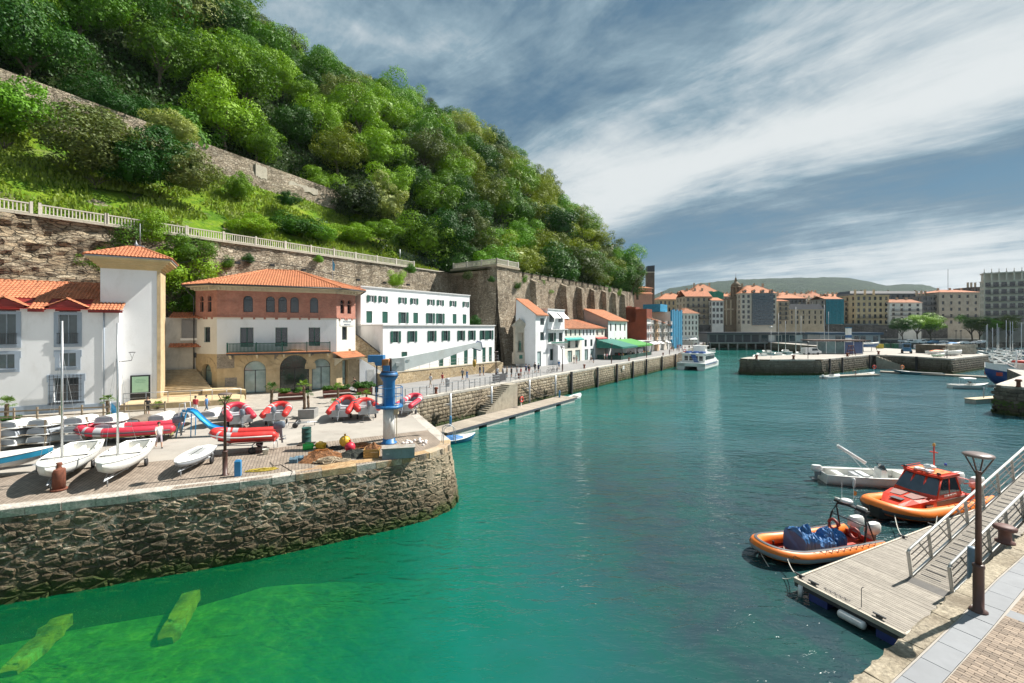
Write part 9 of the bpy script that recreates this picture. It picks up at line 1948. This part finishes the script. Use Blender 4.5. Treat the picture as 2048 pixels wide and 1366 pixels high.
o=T('iron_gear_frame','small rusty iron winch frame on the middle pier edge','frame',tuple(G(1702,711)),0);m=MB();[m.tube([(x,y,0),(x*.5,y*.5,2.6)],.07,5)for x in(-.8,.8)for y in(-.6,.6)];m.box(-.5,-.4,1.3,.5,.4,1.5).box(-.5,-.4,2.5,.5,.4,2.7);m.build('frame',RUST,o)
o=T('white_column','white and blue banded column behind the glass shelter','column',((1696-1024)/F*170,170,0));MB().box(0,0,0,1.4,1.4,7.2).build('shaft',WHITEP,o);MB().box(-.02,-.02,3.5,1.42,1.42,4.6).build('blue_band',mat('band_blue',(.03,.12,.3),.5),o);MB().box(-.1,-.1,7.2,1.5,1.5,7.6).build('cap',GELB,o)
o=T('raised_quay_block','raised block of pale masonry with sloping top beside the marina','wall',(121.5,123,0),.12);mb=MB();nx=9
for j in range(4):
 for i in range(nx):x=i*1.12+(.5 if j%2 else 0);MB().box(x-.52,rnd.uniform(-.05,0),j*.62+.02,x+.55,.6,j*.62+.6+(.25 if j==3 else 0)*i/nx).build('block',mat('pale_block_stone',(.36,.33,.27),.85,.12,1,.3,rv=.2),o)
MB().box(-.5,.3,0,10,8,2.5).build('core',MORT2,o)
for i,px in enumerate((1772,1800,1843,1870,1912,1922,1958)):Y=225;X=(px-1024)/F*Y;tag(copyt(pl2,V(X,Y,0),0,'pale headed street lamp in the harbour car park, '+orda[i]+' from the left' if i<6 else 'street lamp near the marina ramp'),group='street lamps of the harbour car park').scale=(1.6,1.6,1.5)
tm_=one(MB().tube([(0,0,0),(0,0,14)],.1,5),'roof_aerial',DKMET,'tall thin aerial on the roof of the taupe stone block','aerial',((1896-1024)/F*275,275,30))
# people
def person_mesh(pose,seed=0):
 v=[(0,0,.95),(0,0,1.15),(0,.0,1.35),(0,0,1.46),(0,.01,1.53),(0,.01,1.64)];rad=[.13,.125,.135,.06,.055,.09];e=[(0,1),(1,2),(2,3),(3,4),(4,5)]
 P={'stand':dict(a=((.22,.02,1.16),(.24,.06,.92)),b=((-.22,.02,1.16),(-.24,.05,.92)),l=((.09,0,.5),(.1,-.0,.06)),r=((-.09,0,.5),(-.1,.0,.06))),'walk':dict(a=((.22,.10,1.17),(.22,.26,.98)),b=((-.22,-.10,1.17),(-.22,-.14,.93)),l=((.09,-.10,.52),(.09,-.30,.12)),r=((-.09,.14,.52),(-.09,.22,.06))),'walk2':dict(a=((.22,-.08,1.17),(.23,-.12,.93)),b=((-.22,.08,1.17),(-.22,.22,.97)),l=((.09,.10,.52),(.09,.14,.06)),r=((-.09,-.05,.5),(-.09,-.26,.10))),'phone':dict(a=((.23,.05,1.15),(.10,.28,1.32)),b=((-.23,.05,1.15),(-.08,.28,1.34)),l=((.09,0,.5),(.1,0,.06)),r=((-.09,0,.5),(-.1,0,.06))),'bend':dict(a=((.18,.55,.95),(.15,.62,.70)),b=((-.18,.55,.95),(-.15,.62,.70)),l=((.1,-.02,.5),(.1,0,.06)),r=((-.1,-.02,.5),(-.1,0,.06))),'cycle':dict(a=((.2,.35,1.12),(.18,.55,1.0)),b=((-.2,.35,1.12),(-.18,.55,1.0)),l=((.09,.36,.78),(.09,.18,.38)),r=((-.09,.34,.62),(-.09,.14,.18)))}[pose]
 if pose=='bend':v=[(0,-.1,.92),(0,.1,1.02),(0,.32,1.12),(0,.42,1.12),(0,.48,1.11),(0,.60,1.08)]
 if pose=='cycle':v=[(0,-.12,.95),(0,.0,1.12),(0,.16,1.32),(0,.22,1.42),(0,.26,1.48),(0,.3,1.58)]
 for sg,key in((1,'a'),(-1,'b')):
  s=len(v);base=Vector(v[2])+Vector((sg*.17,0,.04))if pose!='bend' else Vector(v[2])+Vector((sg*.17,.02,-.02));hand=Vector(P[key][1]);el=Vector(P[key][0]);v+=[tuple(base),tuple(el),tuple(hand),tuple(hand+(hand-el).normalized()*.09)];rad+=[.062,.042,.03,.035];e+=[(2,s),(s,s+1),(s+1,s+2),(s+2,s+3)]
 for sg,key in((1,'l'),(-1,'r')):
  s=len(v);kn=Vector(P[key][0]);an=Vector(P[key][1]);v+=[(v[0][0]+sg*.09,v[0][1],v[0][2]-.08),tuple(kn),tuple(an),tuple(an+Vector((0,.15,-.03)))];rad+=[.088,.06,.038,.035];e+=[(0,s),(s,s+1),(s+1,s+2),(s+2,s+3)]
 me=bpy.data.meshes.new('t');me.from_pydata(v,e,[]);ob=bpy.data.objects.new('t',me);COL.objects.link(ob);m_=ob.modifiers.new('s','SKIN')
 for i,rr in enumerate(rad):me.skin_vertices[0].data[i].radius=(rr*(1.25 if i in(0,1,2)else 1),rr)
 me.skin_vertices[0].data[0].use_root=True;sub=ob.modifiers.new('u','SUBSURF');sub.levels=1;dg=bpy.context.evaluated_depsgraph_get();out=bpy.data.meshes.new_from_object(ob.evaluated_get(dg));bpy.data.objects.remove(ob);out.name='person_body'
 for k in range(4):out.materials.append(SKIN)
 sh_z=Vector(v[3]).z-.03;hip=.93
 for p in out.polygons:
  c=p.center;p.use_smooth=True;xx=abs(c.x)
  if pose=='bend':p.material_index=1 if(.05<c.y<.40 and c.z>.9)or(c.z>.95 and c.y<.4)else(2 if c.z>.5 and c.y<.2 else(3 if c.z<.09 else 0));continue
  if c.z<.09:p.material_index=3
  elif(xx>.185 and c.z<1.2):p.material_index=0
  elif c.z>sh_z:p.material_index=0
  elif c.z>hip:p.material_index=1
  elif c.z>.42:p.material_index=2
  else:p.material_index=0
 hm__=MB();hx,hy_,hz=v[5];g_=[]
 for j in range(5):
  t=math.pi/2*j/4*1.15
  for i in range(12):a=6.283*i/12;back=1 if math.sin(a)<.2 else.75;g_.append((hx+.098*math.sin(t)*math.cos(a),hy_-.012+.105*math.sin(t)*math.sin(a)*back,hz+.03+.095*math.cos(t)-(.06 if(j==4 and math.sin(a)<0)else 0)))
 hm__.add(g_,[(j*12+i,j*12+(i+1)%12,(j+1)*12+(i+1)%12,(j+1)*12+i)for j in range(4)for i in range(12)]+[tuple(range(12))],0,True)
 return out,hm__
PM={k:person_mesh(k)for k in('stand','walk','walk2','phone','bend','cycle')}
HAIRS=[mat('dark_hair',(.02,.015,.012),.7),mat('brown_hair',(.08,.045,.025),.7),mat('fair_hair',(.30,.20,.10),.7)]
CL={n:mat('cloth_'+n,c,.85,.1,6,.2)for n,c in dict(white=(.7,.7,.7),black=(.02,.02,.022),navy=(.03,.05,.12),red=(.45,.04,.05),blue=(.08,.2,.42),grey=(.22,.23,.24),beige=(.45,.38,.28),pink=(.55,.25,.28),denim=(.09,.14,.22),green=(.06,.2,.1),patterned=(.42,.36,.40),purple=(.2,.12,.28)).items()}
HM_={}
def person(px,py,pose,top,bot,lab,rz=0,h=1.7,hair=0,z=0,loc=None,group=None,extra=None):
 p=Vector(loc)if loc is not None else G(px,py,z);s=h/1.74;o=T('person',lab,'person',tuple(p),rz,group);b=OB('body',PM[pose][0],o,sc=(s,s,s))
 for i,m in((1,CL[top]),(2,CL[bot]),(3,CL['black']if bot!='white' else CL['grey'])):b.material_slots[i].link='OBJECT';b.material_slots[i].material=m
 k=(pose,hair)
 if k not in HM_:HM_[k]=PM[pose][1].mesh('hair',HAIRS[hair])
 OB('hair',HM_[k],o,sc=(s,s,s));return o
ppl=[(318,896,'walk','white','patterned','woman in white top and patterned trousers walking past the dinghies',-2.2,1.63,0),(295,832,'phone','black','black','woman in black top beside the ochre platform, both hands raised',.4,1.62,1),(413,827,'walk2','blue','denim','person in blue top walking behind the slide',-1.2,1.6,0),(391,829,'stand','red','white','person in red top standing behind the slide',.3,1.6,0),(861,775,'walk','white','beige','walker in white shirt and beige shorts on the promenade, nearest the crane',2.4,1.75,1),(885,770,'walk2','red','white','walker in red top right of the white shirted one',-.6,1.62,0),(925,761,'walk','grey','black','man in grey shirt and dark shorts walking beside a woman in blue',2.5,1.75,1),(934,762,'walk2','blue','blue','woman in blue dress beside the grey shirted man',2.5,1.62,2),(960,752,'stand','black','denim','dark dressed person by the terrace steps, left one',1,1.7,0),(967,751,'stand','grey','denim','grey dressed person by the terrace steps, right one',-1,1.65,0),(995,755,'stand','white','denim','person in white behind the lamp post at the stair head',0,1.65,0),(1006,755,'stand','grey','black','person in grey behind the mesh barrier',1,1.7,0),(1014,755,'stand','beige','grey','person in beige behind the mesh barrier',2,1.65,2),(1023,755,'stand','black','black','person in black right of the mesh barrier',1,1.7,0),(1034,755,'walk','grey','white','person in grey top and white trousers below the shrine',.6,1.7,1),(1042,755,'stand','red','beige','person in red brown top below the shrine',2,1.6,1),(1052,750,'walk','navy','navy','left of two dark dressed men in front of the tall gabled house',.5,1.78,0),(1058,750,'walk2','black','red','right of two dark dressed people in front of the tall gabled house',.5,1.7,0),(1070,746,'walk','black','black','black dressed walker before the tall gabled house door',2.5,1.78,0),(1077,746,'stand','navy','black','shorter dark walker right of the house door',2.5,1.6,0),(1118,739,'walk','blue','navy','man in blue standing beside the parked bicycles',-.7,1.75,0),(1148,727,'stand','grey','beige','left one of the pair standing before the low white houses',.4,1.72,1),(1153,727,'stand','beige','pink','right one of the pair standing before the low white houses',3,1.65,2),(1182,724,'walk','white','black','walker in white top before the low white houses',1.2,1.72,0),(1187,726,'bend','black','denim','person bending down beside the white topped walker',1.9,1.7,0),(1209,720,'stand','white','beige','person in white before the dark green awning',1,1.7,2),(1214,720,'walk','pink','grey','person in pink before the dark green awning',.5,1.65,1),(1238,718,'stand','red','denim','person in red between the two awnings',.5,1.7,0),(1245,718,'walk','pink','navy','person in pink top between the two awnings',2,1.65,1),(1256,716,'walk','grey','black','walker in grey before the grass green awning',.6,1.7,0),(1261,716,'walk2','beige','denim','walker in beige before the grass green awning',.6,1.68,1),(1275,713,'walk','black','beige','dark walker right of the grass green awning',.5,1.7,0)]
for a in ppl:person(a[0],a[1],a[2],a[3],a[4],a[5],a[6],a[7],a[8])
r_=random.Random(19);tops=list(CL)
for i in range(30):
 t=r_.uniform(66,122);off=r_.uniform(-8.5,-1.2);q=HB+pd*t+pn*(off);person(0,0,r_.choice(['walk','walk2','stand']),r_.choice(tops),r_.choice(['black','denim','beige','navy','white']),'stroller in the distant crowd at the far end of the promenade',r_.uniform(0,6),r_.uniform(1.6,1.78),r_.randrange(3),loc=q,group='distant crowd on the promenade')
person(1711,750,'bend','beige','denim','person bending over on the pier pontoon',1.5,1.7,2,-3.3)
q=rp(36.2,-.0,0);person(0,0,'stand','beige','grey','walker standing behind the rampart railing',2,1.7,1,loc=(q[0]-.5,q[1]+.4,RZ+.05))
def bike(root,s=1.):
 f=MB();f.tube([(0,-.5,.33),(0,-.05,.3),(0,.35,.8),(0,-.2,.75),(0,-.05,.3)],.018,5);f.tube([(0,-.5,.33),(0,-.2,.75),(0,-.24,.92)],.016,5);f.tube([(0,.35,.8),(0,.52,.33)],.018,5);f.tube([(0,.35,.8),(0,.33,.98)],.016,5);f.tube([(-.25,.36,1.0),(.25,.36,1.0)],.014,5);f.box(-.06,-.36,.92,.06,-.12,.97);f.build('frame',DKMET,root)
 for y in(-.5,.52):
  w=MB();w.tube([(0,y+.33*math.cos(t),.34+.33*math.sin(t))for t in[6.283*k/18 for k in range(18)]],.022,5,closed=True)
  for k in range(6):t=math.pi*k/6;w.tube([(0,y-.33*math.cos(t),.34-.33*math.sin(t)),(0,y+.33*math.cos(t),.34+.33*math.sin(t))],.004,3)
  w.build('wheel',RUBBER,root)
p=G(713,783);az_=rot2(V(-.907,-.42,0))-math.pi/2;person(0,0,'cycle','black','black','cyclist in black riding past the brick house',az_,1.75,1,loc=p);bk=T('bicycle','black bicycle ridden past the brick house','bicycle',tuple(p),az_);bike(bk)
for i,(px,py)in enumerate(((1098,746),(1106,744.5),(1114,743))):p=G(px,py);b=T('bicycle',['leftmost','middle','rightmost'][i]+' of three bicycles parked on the promenade edge','bicycle',tuple(p),rp0-math.pi/2+.2*i,'bicycles parked on the promenade');bike(b)
CT=mat('cafe_orange',(.45,.16,.06),.6);CTY=mat('cafe_yellow',(.55,.40,.06),.6)
for i in range(9):
 px=(1196,1203,1211,1219,1232,1240,1248,1256,1268)[i];t=tp(px+4);q=HB+pd*t+pn*(-3.2-(i%2));o=T('cafe_table','small cafe table with chairs under the '+('dark green' if i<4 else 'grass green')+' awning, '+['first','second','third','fourth','first','second','third','fourth','fifth'][i]+' from the left','table',tuple(q),rp0,'cafe tables on the terrace');MB().lathe([(.25,0),(.03,.03),(.03,.7),(.4,.72),(.4,.75),(0,.75)],10).build('table',DKMET,o)
 for k in range(3):a=k*2.1;cx,cy=.75*math.cos(a),.75*math.sin(a);MB().box(cx-.2,cy-.2,.42,cx+.2,cy+.2,.47).box(cx-.2,cy+.15,.47,cx+.2,cy+.2,.9).box(cx-.18,cy-.18,0,cx-.14,cy-.14,.42).box(cx+.14,cy-.18,0,cx+.18,cy-.14,.42).box(cx-.18,cy+.14,0,cx-.14,cy+.18,.42).box(cx+.14,cy+.14,0,cx+.18,cy+.18,.42).build('chair',[CT,CTY,DKMET][(i+k)%3],o)
o=one(MB().lathe([(.25,0),(.28,.9),(.3,.92),(.2,1.05),(0,1.08)],12),'litter_bin',GALV,'grey litter bin by the promenade railing above the quay wall','litter bin',tuple(G(895,773)))
fgp=one(MB().tube([(0,0,0),(0,0,3.4)],.03,5).add([(0,0,3.3),(.35,0,2.6),(.25,.05,1.6),(0,0,1.9)],[(0,1,2,3)],1),'roof_flag',[GALV,mat('blue_flag_cloth',(.08,.35,.6))],'small blue and white flag on a pole behind the brick house roof','flag',((665-1024)/F*63,63,CH+(655-565)/F*63))
